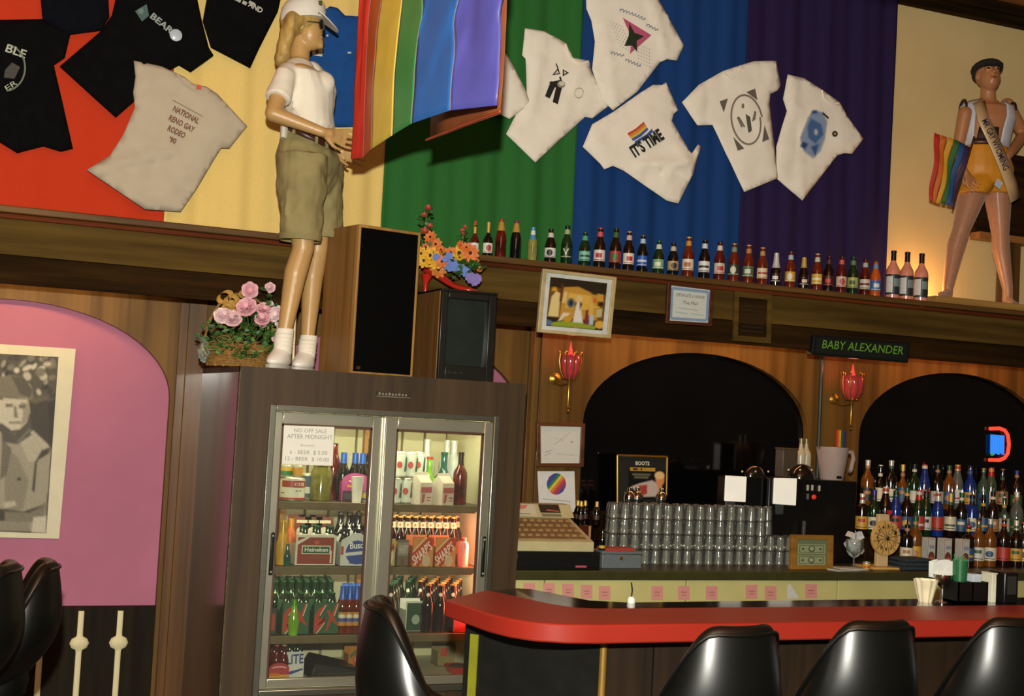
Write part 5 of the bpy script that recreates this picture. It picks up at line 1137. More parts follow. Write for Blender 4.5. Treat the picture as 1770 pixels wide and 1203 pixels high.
dots = [('#a8b0b8', oval(1052+4.5*i+2.2*j, 40+2.2*i+6*j, .9, .9, 6)) for i in range(5) for j in range(8)] + [('#a8b0b8', oval(1098+4.5*i, 80+6*j+2*i, .9, .9, 6)) for i in range(5) for j in range(6)]
decal('triangle_print', s9, FR(.02), NF, dots + [('#c0587a', [(1070, 34), (1119, 64), (1082, 96), (1086, 70)]), ('#1f2e18', [(1081, 43), (1090, 60), (1107, 66), (1094, 74), (1095, 93), (1086, 82), (1073, 82), (1080, 65)])], off=PO, step=.0002)
for a, c, k_ in (((1066, 18), (1108, 38), 8), ((1112, 44), (1130, 56), 4), ((1050, 92), (1072, 100), 4), ((1076, 104), (1100, 118), 5)): decal('script_print', s9, FR(.02), NF, [('#8a94a4', q) for q in squiggle(a, c, 4, k_, 1.3)], off=PO+.012, step=.0001)
s10 = shirt('white slogan shirt with a twisted hem and small rainbow print', [(1144, 147), (1151, 142), (1172, 191), (1164, 197), (1161, 209), (1194, 266), (1206, 250), (1211, 253), (1197, 302), (1172, 352), (1152, 347), (1077, 295), (1059, 287), (1044, 293), (1037, 283), (1007, 254), (1023, 215), (1059, 194), (1104, 162), (1128, 147)], COTTON, .035, folds=((1100, 285, 1195, 285, .014), (1120, 305, 1190, 290, -.01), (1205, 260, 1150, 305, .012)))
fl = []
for i, c in enumerate(('#c84a34', '#d88a34', '#d8b848', '#3a5aa0')): fl.append((c, [(1080+2.4*i, 232+3.2*i), (1094+2.4*i, 224+3.*i), (1108+1.9*i, 212+3.4*i), (1110+1.9*i, 215.5+3.4*i), (1096+2.4*i, 228+3.2*i), (1082+2.4*i, 236+3.2*i)]))
decal('rainbow_print', s10, FR(.035), NF, fl + [('#3a5aa0', [(1092, 246), (1112, 234), (1122, 224), (1124, 230), (1096, 250)])], off=PO)
text('lettering', "IT'S TIME", FR(.035), NF, (1093, 274), (1144, 241), 22, pm('#1c2420'), s10, off=PO+.003, bold=.045)
s11 = shirt('white shirt with a grey oval skull print', [(1178, 177), (1207, 147), (1249, 123), (1273, 115), (1303, 106), (1341, 105), (1349, 147), (1344, 156), (1331, 163), (1329.5, 180), (1344, 308), (1286, 332), (1231, 216), (1205, 217)], COTTON, .02, neck=[(1249, 124), (1262, 138), (1276, 128), (1280, 114)], folds=((1210, 150, 1205, 205, .006), (1330, 115, 1325, 160, .006)))
SK = '#6a6258'
decal('oval_print', s11, FR(.02), NF, [(SK, [(1239, 177), (1253, 172), (1246, 196)]), (SK, [(1285, 161), (1300, 155), (1304, 175)]), (SK, [(1262, 238), (1281, 258), (1270, 262)]), (SK, [(1316, 218), (1324, 242), (1312, 247)])] + [('#8a7a70', p) for p in ring(1283, 209, 27, 44, 3, 34, -.18)] + [('#5a5850', [(1280, 200), (1288, 205), (1290, 225), (1284, 228)]), ('#7a7468', stroke((1268, 205), (1278, 222), 2.5)), ('#7a7468', stroke((1296, 195), (1292, 212), 2.5)), ('#8a7a50', oval(1275, 186, 2.5, 4))], off=PO)
decal('skull_print', s11, FR(.02), NF, [('#5a5850', [(1280, 200), (1288, 205), (1291, 228), (1285, 232)]), ('#7a7468', stroke((1266, 205), (1274, 222), 3)), ('#7a7468', stroke((1297, 196), (1295, 210), 3))], off=PO+.022)
s12 = shirt('white shirt with a blue portrait print on the purple cloth', [(1361, 129), (1389, 135), (1422, 156), (1452, 178), (1464, 201), (1492.5, 239.5), (1472, 266), (1458, 265), (1446, 269), (1386, 347), (1341, 308), (1341, 254), (1359, 192), (1353, 171)], COTTON, .0, neck=[(1421, 156), (1424, 170), (1437, 180), (1450, 178)], folds=((1375, 140, 1362, 200, .007), (1385, 220, 1380, 330, .006)))
BL = '#4a6a9a'
_old = ([('#8a9cb8', [(1378, 240), (1392, 205), (1400, 192), (1416, 196), (1424, 212), (1420, 240), (1412, 262), (1400, 274), (1384, 262)]), (BL, [(1390, 222), (1396, 206), (1414, 216), (1418, 234), (1404, 250), (1392, 240)]), ('#2c4a80', [(1398, 194), (1406, 192), (1408, 197), (1398, 199)]), ('#2c4a80', [(1382, 246), (1392, 250), (1386, 260), (1378, 254)]), ('#c0c4c0', oval(1405, 230, 3, 5)), ('#3a5a90', [(1396, 255), (1410, 250), (1404, 272)]), ('#2a2a22', stroke((1416, 197), (1426, 206), 2.5)), ('#3a3020', oval(1437, 233, 5, 5)), ('#a89468', oval(1437, 233, 2.2, 2.2))])
softpaint('blue_print', s12, FR(), NF, 1374, 1430, 186, 280, 34, 56, '#d8cfba', [(c, p, 2.2) for c, p in _old[:6]]+[(c, p, 1.2) for c, p in _old[6:7]], off=PO, cut=True)
decal('black_print', s12, FR(), NF, _old[6:7], off=PO+.004); decal('button_print', s12, FR(), NF, _old[7:], off=PO+.004)
# ================================================================ pictures, signs and lamps on the wall
def frame_box(name, label, cat, corners, Y, wd, m, thick=.02, inner=None, inner_m=None):
    """corners in pixels TL, TR, BR, BL on plane Y; a four-bar frame with a backing sheet"""
    P = [at(x, y, Y) for x, y in corners]; c = sum(P, V((0, 0, 0)))/4; t = thing(name, label, cat, (c.x, Y, min(p.z for p in P)))
    I = [p + (c-p)*(wd/((c-p).length*.7)) for p in P]
    for i in range(4):
        j = (i+1) % 4; B().prism([P[i], P[j], I[j], I[i]], (0, thick, 0)).obj('frame_bar', m, t, smooth=0, bevel=.002)
    bk = [p+V((0, thick*.45, 0)) for p in I]
    B().prism(bk, (0, thick*.5, 0)).obj('sheet', inner_m or pm('#d8d8cc'), t, smooth=0)
    f = quadf(bk[3], bk[2], bk[1], bk[0]); return t, f
GILT = mat('cream_gilt_frame', '#b9a878', .4, .1, var=.15)
t, f = frame_box('framed_picture', 'tilted cream-framed painting of dancing figures below the ledge', 'picture', [(939, 464), (1066.5, 479), (1056, 585), (929, 574)], YB-.035, .02, GILT, .026, inner_m=mat('grey_mat_board', '#c3c6c0', .7))
u = lambda *p: [(a*.86+.07, b_*.86+.07) for a, b_ in p]
pol = [('#2a2214', u((0, 0), (1, 0), (1, 1), (0, 1))), ('#6a4a1c', u((.0, .2), (1, .15), (1, .75), (0, .8))), ('#b98a34', u((.22, .2), (.88, .2), (.85, .72), (.5, .86), (.25, .82))), ('#d0a848', u((.3, .4), (.7, .4), (.75, .7), (.35, .72))), ('#8a9a28', u((.02, .06), (.3, .13), (.6, .13), (.9, .07), (.85, .01), (.1, .01))),
 ('#d6c080', u((.02, .2), (.2, .2), (.2, .5), (.22, .68), (.12, .72), (.05, .6))), ('#c89030', u((.04, .72), (.14, .72), (.12, .8), (.06, .8))), ('#5a3018', u((.19, .52), (.23, .52), (.24, .88), (.2, .9))), ('#d0b878', u((.24, .5), (.31, .5), (.32, .72), (.26, .74))), ('#d8ccb0', u((.2, .12), (.28, .3), (.4, .3), (.36, .24), (.26, .14))), ('#5a6468', oval(.41, .51, .06, .09)), ('#262a2c', oval(.41, .51, .03, .05)),
 ('#d6d2c4', u((.46, .12), (.64, .12), (.56, .5), (.54, .66), (.5, .5))), ('#d0b880', oval(.53, .6, .045, .06)), ('#2c2416', u((.46, .38), (.5, .52), (.47, .55))), ('#2c2416', u((.56, .38), (.6, .52), (.55, .55))), ('#7a2c34', u((.66, .1), (.74, .1), (.73, .4), (.67, .4))), ('#d0a040', u((.62, .44), (.92, .46), (.9, .5), (.64, .52))), ('#c8a850', u((.72, .3), (.8, .3), (.8, .64), (.73, .62))), ('#a8bcc4', u((.75, .1), (.82, .1), (.82, .3), (.75, .3))), ('#3a2c18', oval(.75, .72, .05, .02)), ('#c04a34', u((.78, .56), (.84, .58), (.83, .66), (.78, .64))), ('#c09038', u((.84, .6), (.97, .6), (.95, .75), (.85, .76))), ('#2a2010', u((.88, .5), (.97, .52), (.96, .6), (.9, .58))), ('#b8a878', u((.86, .26), (.96, .28), (.96, .46), (.86, .44))), ('#d0a040', oval(.88, .17, .075, .07)), ('#c0902c', oval(.38, .22, .07, .05)), ('#5a6a88', oval(.08, .13, .08, .05)), ('#c86a4c', oval(.52, .07, .03, .02))]
softpaint('painting', t, f, NF, .07, .93, .07, .93, 90, 76, '#2a2214', [(c, p, .016) for c, p in pol], off=.002, grain=.15)
t, f = frame_box('framed_certificate', 'wood-framed certificate with a blue border on the beam', 'certificate', [(1155, 487), (1235, 496.5), (1231, 564), (1151.5, 559)], YB-.03, .02, wood('dark_frame_wood', '#3a1c10', '#54301a', .35), .022, inner_m=pm('#c4ccc4'))
decal('border', t, f, NF, [('#7d97b4', stroke(a, b_, .08)) for a, b_ in (((.03, .07), (.97, .07)), ((.97, .07), (.97, .93)), ((.97, .93), (.03, .93)), ((.03, .93), (.03, .07)))][:], off=.001)
for s_, a, c, h in (('CERTIFICATE of HONOR', (.13, .71), (.87, .71), .09), ('The Mail', (.32, .5), (.70, .5), .1)): text('lettering', s_, f, NF, a, c, h, pm('#4a4e4a'), t, off=.004)
for a, c, k_ in (((.22, .38), (.7, .36), 8), ((.15, .25), (.45, .24), 6), ((.55, .24), (.85, .22), 6)): decal('faint_script', t, f, NF, [('#8a908a', q) for q in squiggle(a, c, .02, k_, .012)], off=.002, step=.0001)
t, f = frame_box('wall_plaque', 'dark carved wooden plaque on the beam right of the certificate', 'plaque', [(1271, 503), (1335, 509), (1333, 594), (1268, 589)], YB-.03, .03, W_BEAM, .02, inner_m=W_DARK)
for k in range(7): decal('plaque_line', t, f, NF, [('#241a10', rect(.12, .12+.11*k, .88, .15+.11*k))], off=.002)
# scrolling LED sign
P = [at(x, y, 6.36) for x, y in ((1407, 579), (1574, 592), (1570, 627), (1403, 613))]
t = thing('led_sign', 'black scrolling LED sign with green letters on the valance', 'sign', (sum(p.x for p in P)/4, 6.37, P[3].z))
B().prism(P, (0, .05, 0)).obj('case', mat('sign_case', '#0e1412', .4), t, smooth=0, bevel=.003)
decal('sign_window', t, quadf(P[3], P[2], P[1], P[0]), NF, [('#0a120e', rect(.03, .12, .97, .88))], off=.001)
LED = mat('green_led', '#5a8f22', .6, emit=.16, var=.1, scale=200)
text('led_lettering', 'BABY ALEXANDER', pxf(6.36), NF, (1420, 601.5), (1560, 613), 14, LED, t, off=.004, shear=.12)
# framed drawing and rainbow poster beside the mirror
t, f = frame_box('framed_drawing', 'brown-framed pencil drawing on the panelling below the left sconce', 'picture', [(928, 730), (1012, 732), (1009, 807), (928.5, 807)], YW-.025, .022, wood('brown_frame', '#4a2a14', '#6a4424', .4), .022, inner_m=pm('#c9cdc4'))
decal('drawing', t, f, NF, [('#9aa09a', stroke((.35, .5), (.75, .85), .012)), ('#9aa09a', stroke((.12, .3), (.3, .35), .02)), ('#a0a6a0', stroke((.4, .25), (.85, .22), .015)), ('#8a908c', stroke((.1, .2), (.25, .28), .012)), ('#a8aaa4', stroke((.3, .7), (.6, .6), .012)), ('#9a7a70', oval(.78, .58, .02, .03))], off=.001)
P = [at(x, y, YW-.008) for x, y in ((929, 814.5), (993, 814.5), (995, 886), (931.5, 871))]
t = thing('rainbow_poster', 'white poster with a rainbow striped disc behind the cash register', 'poster', (P[0].x, YW-.008, P[3].z)); B().prism(P, (0, .003, 0)).obj('sheet', pm('#d6d8d4'), t, smooth=0)
strip = ['#5a3a8a', '#2c4a9a', '#2f7a4a', '#d8c040', '#c87a3a', '#b8404a', '#8a3a6a', '#3a4a9a']; D = []
for i in range(8):
    a0, a1 = -1+2*i/8, -1+2*(i+1)/8; pts = []
    for v in (a0, (a0+a1)/2, a1): pts.append((v, -math.sqrt(max(0, 1-v*v))))
    for v in (a1, (a0+a1)/2, a0): pts.append((v, math.sqrt(max(0, 1-v*v))))
    an = .75; D.append((strip[i], [(961.5+16.5*(x*math.cos(an)-y*math.sin(an)), 836.5+18.5*(x*math.sin(an)+y*math.cos(an))) for x, y in pts]))
decal('rainbow_disc', t, pxf(YW-.008), NF, D, off=.001, step=.0001)
decal('faint_line', t, pxf(YW-.008), NF, [('#a8aaa6', stroke((938, 862), (987, 867), 1.6))], off=.001)
# wall sconces with red glass
RGLASS = mat('red_glass', '#b03a3c', .15, var=.15, coat=.5, emit=.10)
BRASS = mat('brass', '#b58f3e', .28, .85, var=.1)
def sconce(cx, ytop, ybot, ystem, words):
    Y = 6.70; c = at(cx, (ytop+ybot)/2, Y); k = mpp(c); r = 20*k; zt = at(cx, ytop, Y).z; zb = at(cx, ybot, Y).z; zs = at(cx, ystem, Y).z
    t = thing('wall_sconce', words, 'lamp', (c.x, Y, zs))
    o = V((c.x, Y, 0)); n = 8
    for i in range(n):                                   # tulip of eight glass panes
        a0, a1 = 2*PI*i/n+.04, 2*PI*(i+1)/n-.04; rows = []
        for z, q in ((zb, .5), (zb+(zt-zb)*.35, .85), (zb+(zt-zb)*.75, .98), (zt, .92)): rows.append([o+V((r*q*math.cos(a), r*q*math.sin(a), z)) for a in (a0, (a0+a1)/2, a1)])
        g = B().rings(rows, closed=False).obj('glass_pane', RGLASS, t, smooth=80); m_ = g.modifiers.new('s', 'SOLIDIFY'); m_.thickness = .002
    b = B()
    for i in range(n):
        a = 2*PI*i/n; b.tube([o+V((r*q*1.04*math.cos(a), r*q*1.04*math.sin(a), z)) for z, q in ((zb, .5), (zb+(zt-zb)*.35, .85), (zb+(zt-zb)*.75, .98), (zt, .92), (zt+.012, 1.0))], .003, 6)
        b.ell(o+V((r*1.05*math.cos(a), r*1.05*math.sin(a), zt+.016)), .006, u=8, v=5)
    b.obj('cage', BRASS, t)
    B().lathe([(r*.2, zb-.004), (r*.55, zb), (r*.5, zb+.006)], 16, o).obj('cup', BRASS, t)
    B().lathe([(r*.28, zb+.01), (r*.30, zt-.02), (r*.2, zt+.01), (r*.07, zt+.055), (.001, zt+.075)], 14, o).obj('flame_glass', mat('flame_glass', '#d8484a', .15, emit=.35, var=.1), t)
    B().lathe([(.004, zs), (.009, zs+.006), (.004, zs+.014), (.010, zs+.03), (.006, zs+.04), (.006, zb-.03), (.011, zb-.015), (.006, zb)], 12, o).obj('stem', BRASS, t)
    B().tube([o+V((0, 0, zb-.02)), o+V((-.03, .05, zb-.035)), o+V((-.03, .12, zb-.02)), V((c.x-.02, YW, zb))], .005, 8).obj('arm', BRASS, t)
    B().lathe([(.035, 0), (.035, .006), (.022, .014), (.01, .02)], 18).obj('backplate', BRASS, t, loc=(c.x-.02, YW-.0, zb), rot=(PI/2, 0, 0))
    setp(light('sconce_glow', 'POINT', o+V((0, 0, zt+.05)), 1.1, (1, .22, .12), .02), t)
sconce(985, 614, 655, 713, 'brass wall sconce with red tulip glass left of the mirror arch')
sconce(1473, 650, 691, 743, 'brass wall sconce with red tulip glass beside the grey pole')
t = thing('pennant_flag', 'tiny rainbow pennant hanging below the right wall sconce', 'flag', at(1454, 772, YW-.012))
for i, hx in enumerate(('#b8301e', '#c8641c', '#d0b028', '#2a6430', '#1f3a76', '#3a2648')):
    x0 = 1445+3*i; B().prism([at(x0, 743+.3*i, YW-.012), at(x0+3, 743+.3*i+.3, YW-.012), at(x0+2, 773, YW-.012), at(x0-1, 772.5, YW-.012)], (0, .002, 0)).obj('stripe', MATS.get('flag_cloth_'+hx[1:]) or mat('flag_cloth_'+hx[1:], hx, .6), t, smooth=0)
B().tube([at(1445, 743, YW-.012), at(1454, 732, YW-.012), at(1463, 744, YW-.012)], .0015, 5).obj('string', BRASS, t)
# mirror reflection of a neon sign, built as glowing tubes in the right arch
t = thing('neon_reflection', 'red and blue neon sign reflection built as tubes in the right mirror arch', 'sign', at(1725, 800, YW+.03))
NR = mat('red_neon', '#e8442c', .4, emit=1.1, var=0); NB = mat('blue_neon', '#2a7ae0', .4, emit=.9, var=0)
J = lambda x, y: at(x, y, YW+.03)
B().tube([J(1711, 741), J(1728, 740.5), J(1737, 744), (J(1742, 752)), J(1744, 768), J(1742, 784), J(1736, 792), J(1727, 795.5), J(1710, 795)], .0125, 10).obj('red_tube', NR, t)
for k in range(6):
    x = 1714+4*k; B().tube([J(x, 751+.3*k), J(x-.5, 785+(1 if k % 2 else -1))], .0085, 8).obj('blue_tube', NB, t)
B().ell(J(1715, 785), .012).obj('green_dot', mat('green_neon', '#2f9a4a', .4, emit=.6, var=0), t)
for x, y in ((1713, 741), (1713, 795), (1743, 768)): B().cone(J(x, y), J(x, y)+V((0, .021, 0)), .004, n=8).obj('standoff', BLACK, t)

# ================================================================ mannequin-side done; back bar
CTOP = mat('counter_edge', '#3a3a1c', .4, var=.15)
CFACE = mat('olive_drawer_front', '#c2bd7c', .5, var=.06, scale=5)
CX0, CX1, CY = 2.575, 8.2, 5.95; CZ = .95
t = thing('back_counter', 'long olive back counter running under the mirror arches', 'counter', (5.2, 6.3, 0))
B().bx(CX0, CX1, CY, YW-.004, CZ-.045, CZ).obj('worktop', CTOP, t, bevel=.004)
B().bx(CX0, CX1, CY+.05, YW-.004, .02, CZ-.045).obj('carcass', mat('counter_carcass', '#3a3624', .6), t)
xs = [CX0, at(1070, 1020, CY).x-.4, at(1190, 1020, CY).x, at(1452, 1020, CY).x, at(1452, 1020, CY).x+1.2, CX1]
for a, c in zip(xs, xs[1:]): B().bx(a+.004, c-.004, CY+.022, CY+.05, .70, CZ-.047).obj('drawer_front', CFACE, t, bevel=.003)
for a, c in zip(xs, xs[1:]): B().bx(a+.004, c-.004, CY+.026, CY+.05, .05, .69).obj('cabinet_door', CFACE, t, bevel=.003)
NOTE = '#cf8f86'; YN = CY+.020
nn = [(915, 1019, 'first', 'beside the cooler'), (949, 1019, 'second', 'from the cooler'), (982, 1020, 'third', 'from the cooler'), (1014, 1022, 'fourth', 'from the cooler'), (1045, 1024, 'fifth', 'from the cooler'), (1136, 1024, 'sixth', 'from the cooler'), (1182, 1024, 'seventh', 'from the cooler'), (1230, 1024, 'eighth', 'from the cooler'), (1299, 1022, 'ninth', 'from the cooler'), (1332, 1024, 'tenth', 'from the cooler'), (1402, 1021, 'last', 'right of the white scrap')]
for x, y, a, c in nn:
    P = [at(x-10, y-11, YN), at(x+10, y-11, YN), at(x+10, y+13, YN), at(x-10, y+13, YN)]
    o = B().prism(P, (0, .0015, 0)).obj('pink_note', pm(NOTE), smooth=0); tag(o, 'pink paper note on the olive drawer fronts, %s %s' % (a, c), 'note', 'pink notes along the back counter')
    decal('scribble', o, pxf(YN), NF, [('#7a5a52', rect(x-5, y-1, x+5, y)), ('#7a5a52', rect(x-4, y+4, x+4, y+5))], off=.0012)
P = [at(1361, 1012, YN), at(1366, 1009, YN), at(1381, 1034, YN), at(1361, 1035, YN)]
tag(B().prism(P, (0, .0015, 0)).obj('white_scrap', pm('#c9ccc6'), smooth=0), 'white torn paper scrap on the olive drawer front', 'note')
# risers behind the glasses and bottles
ZR1 = at(1100, 890, 6.62).z
tag(B().bx(at(1052, 905, 6.6).x, at(1296, 880, 6.5).x, 6.5, YW-.001, CZ, ZR1).obj('riser_shelf', W_DARK, bevel=.003), 'dark wooden riser behind the stacked glasses', 'shelf')
ZR2, ZR3 = 1.10, 1.25
tag(B().bx(5.18, 8.1, 6.4, 6.62, CZ, ZR2).obj('riser_shelf', W_DARK, bevel=.003), 'low dark bottle step in front of the right mirror arch', 'shelf')
tag(B().bx(5.18, 8.1, 6.62, YW-.001, CZ, ZR3).obj('riser_shelf', W_DARK, bevel=.003), 'high dark bottle step against the right mirror arch', 'shelf')
# cash register
def build_register():
    a = at(896, 988, 6.0); b_ = at(1036, 990, 6.0); x0, x1 = a.x-.02, b_.x; L = V(((x0+x1)/2, 6.2, CZ)); t = thing('cash_register', 'beige and black cash register beside the cooler', 'cash register', L)
    bei = mat('beige_plastic', '#b9b184', .45, var=.06); blk = mat('black_metal', '#121210', .35, var=.1); zt = at(960, 953, 6.0).z; zk = at(960, 936, 6.0).z; xr = at(1025, 953, 6.0).x
    B().bx(x0, x1, 6.0, 6.45, CZ, zt).obj('drawer_base', blk, t, bevel=.004)
    B().bx(x0+.005, x1-.005, 5.993, 6.0, CZ+.012, zt-.012).obj('drawer_front', blk, t, bevel=.002)
    px_ = at(1004, 986, 5.99); B().box((px_.x, 5.991, CZ+.016), (.06, .004, .01)).obj('red_tag', pm('#b0485a'), t)
    # wedge keyboard housing
    zb = zk+.045
    B().prism([V((x0, 5.99, zt)), V((x0, 5.99, zk)), V((x0, 6.30, zb+.055)), V((x0, 6.42, zb+.055)), V((x0, 6.42, zt))], (xr-x0, 0, 0)).obj('housing', bei, t, smooth=0, bevel=.004)
    ky = B()
    kp = quadf(V((x0+.02, 6.005, zk+.006)), V((xr-.03, 6.005, zk+.006)), V((xr-.03, 6.26, zb+.048)), V((x0+.02, 6.26, zb+.048)))
    kb = B().prism([kp(0, .05), kp(1, .05), kp(1, .95), kp(0, .95)], (0, -.001, .003)).obj('key_bed', mat('tan_key_bed', '#8a6a44', .5), t, smooth=0)
    for i in range(9):
        for j in range(4):
            c = kp(.07+.108*i, .15+.22*j)+V((0, 0, .009)); B().box(c, (.026, .034, .012), taper=.8).obj('key', mat('key_tan', '#94744a', .5), kb)
    # raised display and printer
    zd0 = zb+.05; zd = at(945, 872, 6.3).z
    pr = [V((x0, 6.27, zd0)), V((x0, 6.33, zd)), V((x0, 6.42, zd)), V((x0, 6.42, zd0))]
    xd = at(985, 885, 6.33).x
    B().prism(pr, (xd-x0, 0, 0)).obj('display_hood', bei, t, smooth=0, bevel=.004)
    xa, xb = at(932, 885, 6.3).x, at(968, 885, 6.3).x
    dq = quadf(V((xa, 6.27, zd0)), V((xb, 6.27, zd0)), V((xb, 6.33, zd)), V((xa, 6.33, zd)))
    decal('display', t, dq, V((0, -.95, .3)).normalized(), [('#241c16', rect(.02, .35, 1, .97)), ('#b8543a', [(.3, .5), (.9, .42), (.95, .5), (.4, .6)]), ('#7a7258', rect(.05, .06, .98, .28))], off=.003)
    pq = quadf(V((x0+.01, 6.27, zd0)), V((xa-.01, 6.27, zd0)), V((xa-.01, 6.33, zd)), V((x0+.01, 6.33, zd)))
    decal('receipt_panel', t, pq, V((0, -.95, .3)).normalized(), [('#c8bfa4', rect(.02, .1, .95, .95)), ('#c87a6a', [(.1, .5), (.7, .6), (.8, .9), (.2, .85)]), ('#8a8a70', rect(.1, .2, .8, .26))], off=.003)
build_register()
# wooden end box with four gold-topped bottles
a = at(1000, 905, 6.35); b_ = at(1039, 905, 6.35); zt = at(1010, 909, 6.47).z
t = thing('wooden_crate', 'dark red wooden box right of the cash register', 'box', ((a.x+b_.x)/2-.06, 6.57, CZ)); xl, xr = a.x-.06, b_.x
B().bx(xl, xr-.012, 6.47, 6.72, CZ, zt).obj('box_body', wood('mahogany', '#3a120c', '#551e12', .35), t, bevel=.003); B().bx(xr-.012, xr, 6.465, 6.72, CZ, zt).obj('pale_edge', pm('#a8825a'), t)
for i, x in enumerate((999, 1013, 1026, 1041)):
    q = at(x, 905, 6.56); bottle('small_bottle', (q.x if i < 3 else xr-.03, 6.53+.05*(i % 2), zt), 'stub', G_BLACK, '#c8a850', .04, [('gt', .05, .09, [('#3a2418', 'all')])], 'dark bottle with gold foil top on the wooden box, ' + ('leftmost', 'second', 'third', 'rightmost')[i] + ' of four', 'gold-topped bottles by the register', s=.62)
# grey cash box with a red book on it
a = at(1040, 990, 6.06); b_ = at(1108, 990, 6.06); z = at(1070, 953, 6.06).z
t = thing('metal_cash_box', 'grey metal cash box in front of the stacked glasses', 'box', ((a.x+b_.x)/2, 6.13, CZ)); gm = mat('grey_hammered_metal', '#6c767a', .45, .2, var=.08, scale=90, bump=.1)
B().bx(a.x, b_.x, 6.06, 6.2, CZ, CZ+.07).obj('box_body', gm, t, bevel=.003); B().bx(a.x-.002, b_.x+.002, 6.058, 6.202, CZ+.072, z).obj('lid', gm, t, bevel=.003)
q = at(1073, 965, 6.06); B().cone((q.x, 6.052, q.z), (q.x, 6.06, q.z), .009).obj('lock', BRASS, t)
tag(B().bx(a.x+.03, b_.x-.03, 6.08, 6.19, z, z+.012).bx(a.x+.032, b_.x-.032, 6.079, 6.188, z+.003, z+.009).obj('red_book', pm('#a8382c'), bevel=.001), 'thin red book lying on the grey cash box', 'book')
bottle('small_bottle', (a.x+.02, 6.11, z), 'stub', G_BLACK, '#1c1a14', 0, [('yl', .02, .05, [('#b8a030', 'all')])], 'tiny dark bottle with a yellow label on the grey cash box', s=.5)
# poster propped on the riser, with chrome shakers before it
P = [at(x, y, 6.78) for x, y in ((1067, 787), (1153, 790), (1151, 889), (1067, 888))]
t = thing('framed_poster', 'gold-edged black poster of a person in white, propped behind the glasses', 'poster', (P[0].x+.1, 6.79, ZR1))
for p in P[2:]: p.z = ZR1
B().prism(P, (0, .012, 0)).obj('board', pm('#10120f'), t, smooth=0)
for i, j in ((0, 1), (1, 2), (2, 3), (3, 0)): B().cone(P[i], P[j], .007, n=8).obj('frame_bar', BRASS, t)
pf = quadf(P[3], P[2], P[1], P[0])
text('lettering', 'BOOTS', pf, NF, (.36, .84), (.64, .84), .07, pm('#c8cdb8'), t, off=.003, bold=.03); decal('gold_line', t, pf, NF, [('#a8822a', rect(.25, .735, .76, .80)), ('#2a200c', rect(.31, .75, .40, .785)), ('#2a200c', rect(.46, .75, .49, .785))], off=.003)
softpaint('poster_print', t, pf, NF, .22, .98, .24, .76, 60, 44, '#10120f', [(c, p, .018) for c, p in [('#6a6a54', rect(.3, .66, .66, .69)), ('#6a6a54', rect(.34, .61, .62, .64)), ('#b8aaa4', [(.28, .46), (.45, .52), (.7, .58), (.86, .5), (.9, .3), (.45, .28)]), ('#a03c34', [(.42, .48), (.6, .5), (.6, .34), (.5, .3)]), ('#c8bcb4', [(.4, .4), (.5, .3), (.46, .28), (.38, .3)]), ('#c88a5a', oval(.86, .6, .09, .12)), ('#d8b884', oval(.85, .67, .1, .07)), ('#c88a5a', [(.8, .5), (.9, .5), (.92, .32), (.84, .32)])]], off=.002)
CHR = mat('chrome', '#c0c4c8', .12, 1., var=.04)
for i, x in enumerate((1086, 1100, 1142)):
    q = at(x, 886, 6.6); tt = thing('cocktail_shaker', 'chrome cocktail shaker before the black poster, ' + ('leftmost', 'middle', 'rightmost')[i], 'shaker', (q.x, 6.6, ZR1), 0, 'chrome shakers before the poster')
    B().lathe([(.022, 0), (.026, .004), (.034, .09), (.034, .094)], 18, tt.location).obj('beaker', CHR, tt); B().lathe([(.035, .092), (.034, .11), (.022, .13), (.014, .135)], 18, tt.location).obj('strainer', CHR, tt); B().lathe([(.0145, .134), (.0145, .15), (.009, .156)], 14, tt.location).obj('cap', CHR, tt)
# stacked bar glasses
GLASS = glassy('bar_glass', '#f4f6f0', .07, .055, 1.)
gms = []
for nf, r0, r1, h in ((9, .031, .027, .079), (11, .0305, .0255, .079), (8, .0315, .028, .079)):
    nf = 14; gk = B().lathe([(r0, 0), (r0*1.02, .004), (r0*.97, .012), (r0*.93, .022), (r0*.99, .031), (r0*.92, .041), (r0*.96, .050), (r1*.97, .060), (r1*1.03, .068), (r1*.9, .076), (r1*.7, h), (.001, h)], nf, cap=False)
    gk.rings([[V((r*math.cos(2*PI*k/nf), r*math.sin(2*PI*k/nf), z)) for k in range(nf)] for r, z in ((r0-.0015, 0), (r1-.001, h*.6), (r1-.002, h-.009), (.001, h-.009))], True, False, False)
    gms.append(gk.mesh('tumbler_glass', GLASS, 80))
gx0 = at(1052, 985, 6.3).x; TN = ('bottom', 'second', 'third', 'top'); random.seed(4)
for r in range(2):
    for k in range(24):
        for tier in range(4):
            x = gx0+.0655*k+.02*r; y = 6.27+.07*r; d_ = V((x, y, 1.0))-EYE; pxx = 885+F*d_.dot(R2)/d_.dot(_f)
            if pxx > (1392, 1388, 1330, 1326)[tier] or (r == 0 and tier < 1 and pxx < 1070): continue
            o = put('tumbler', gms[(k+tier+r) % 3], None, (x+random.uniform(-.0015, .0015), y+random.uniform(-.003, .003), CZ+.0800*tier), (0, 0, random.uniform(0, 6)))
            tag(o, TN[tier]+' row upturned clear bar glass in the '+('front', 'rear')[r]+' stack on the back counter', 'glass', 'upturned bar glasses, %s row %s' % (TN[tier], ('front', 'rear')[r]))
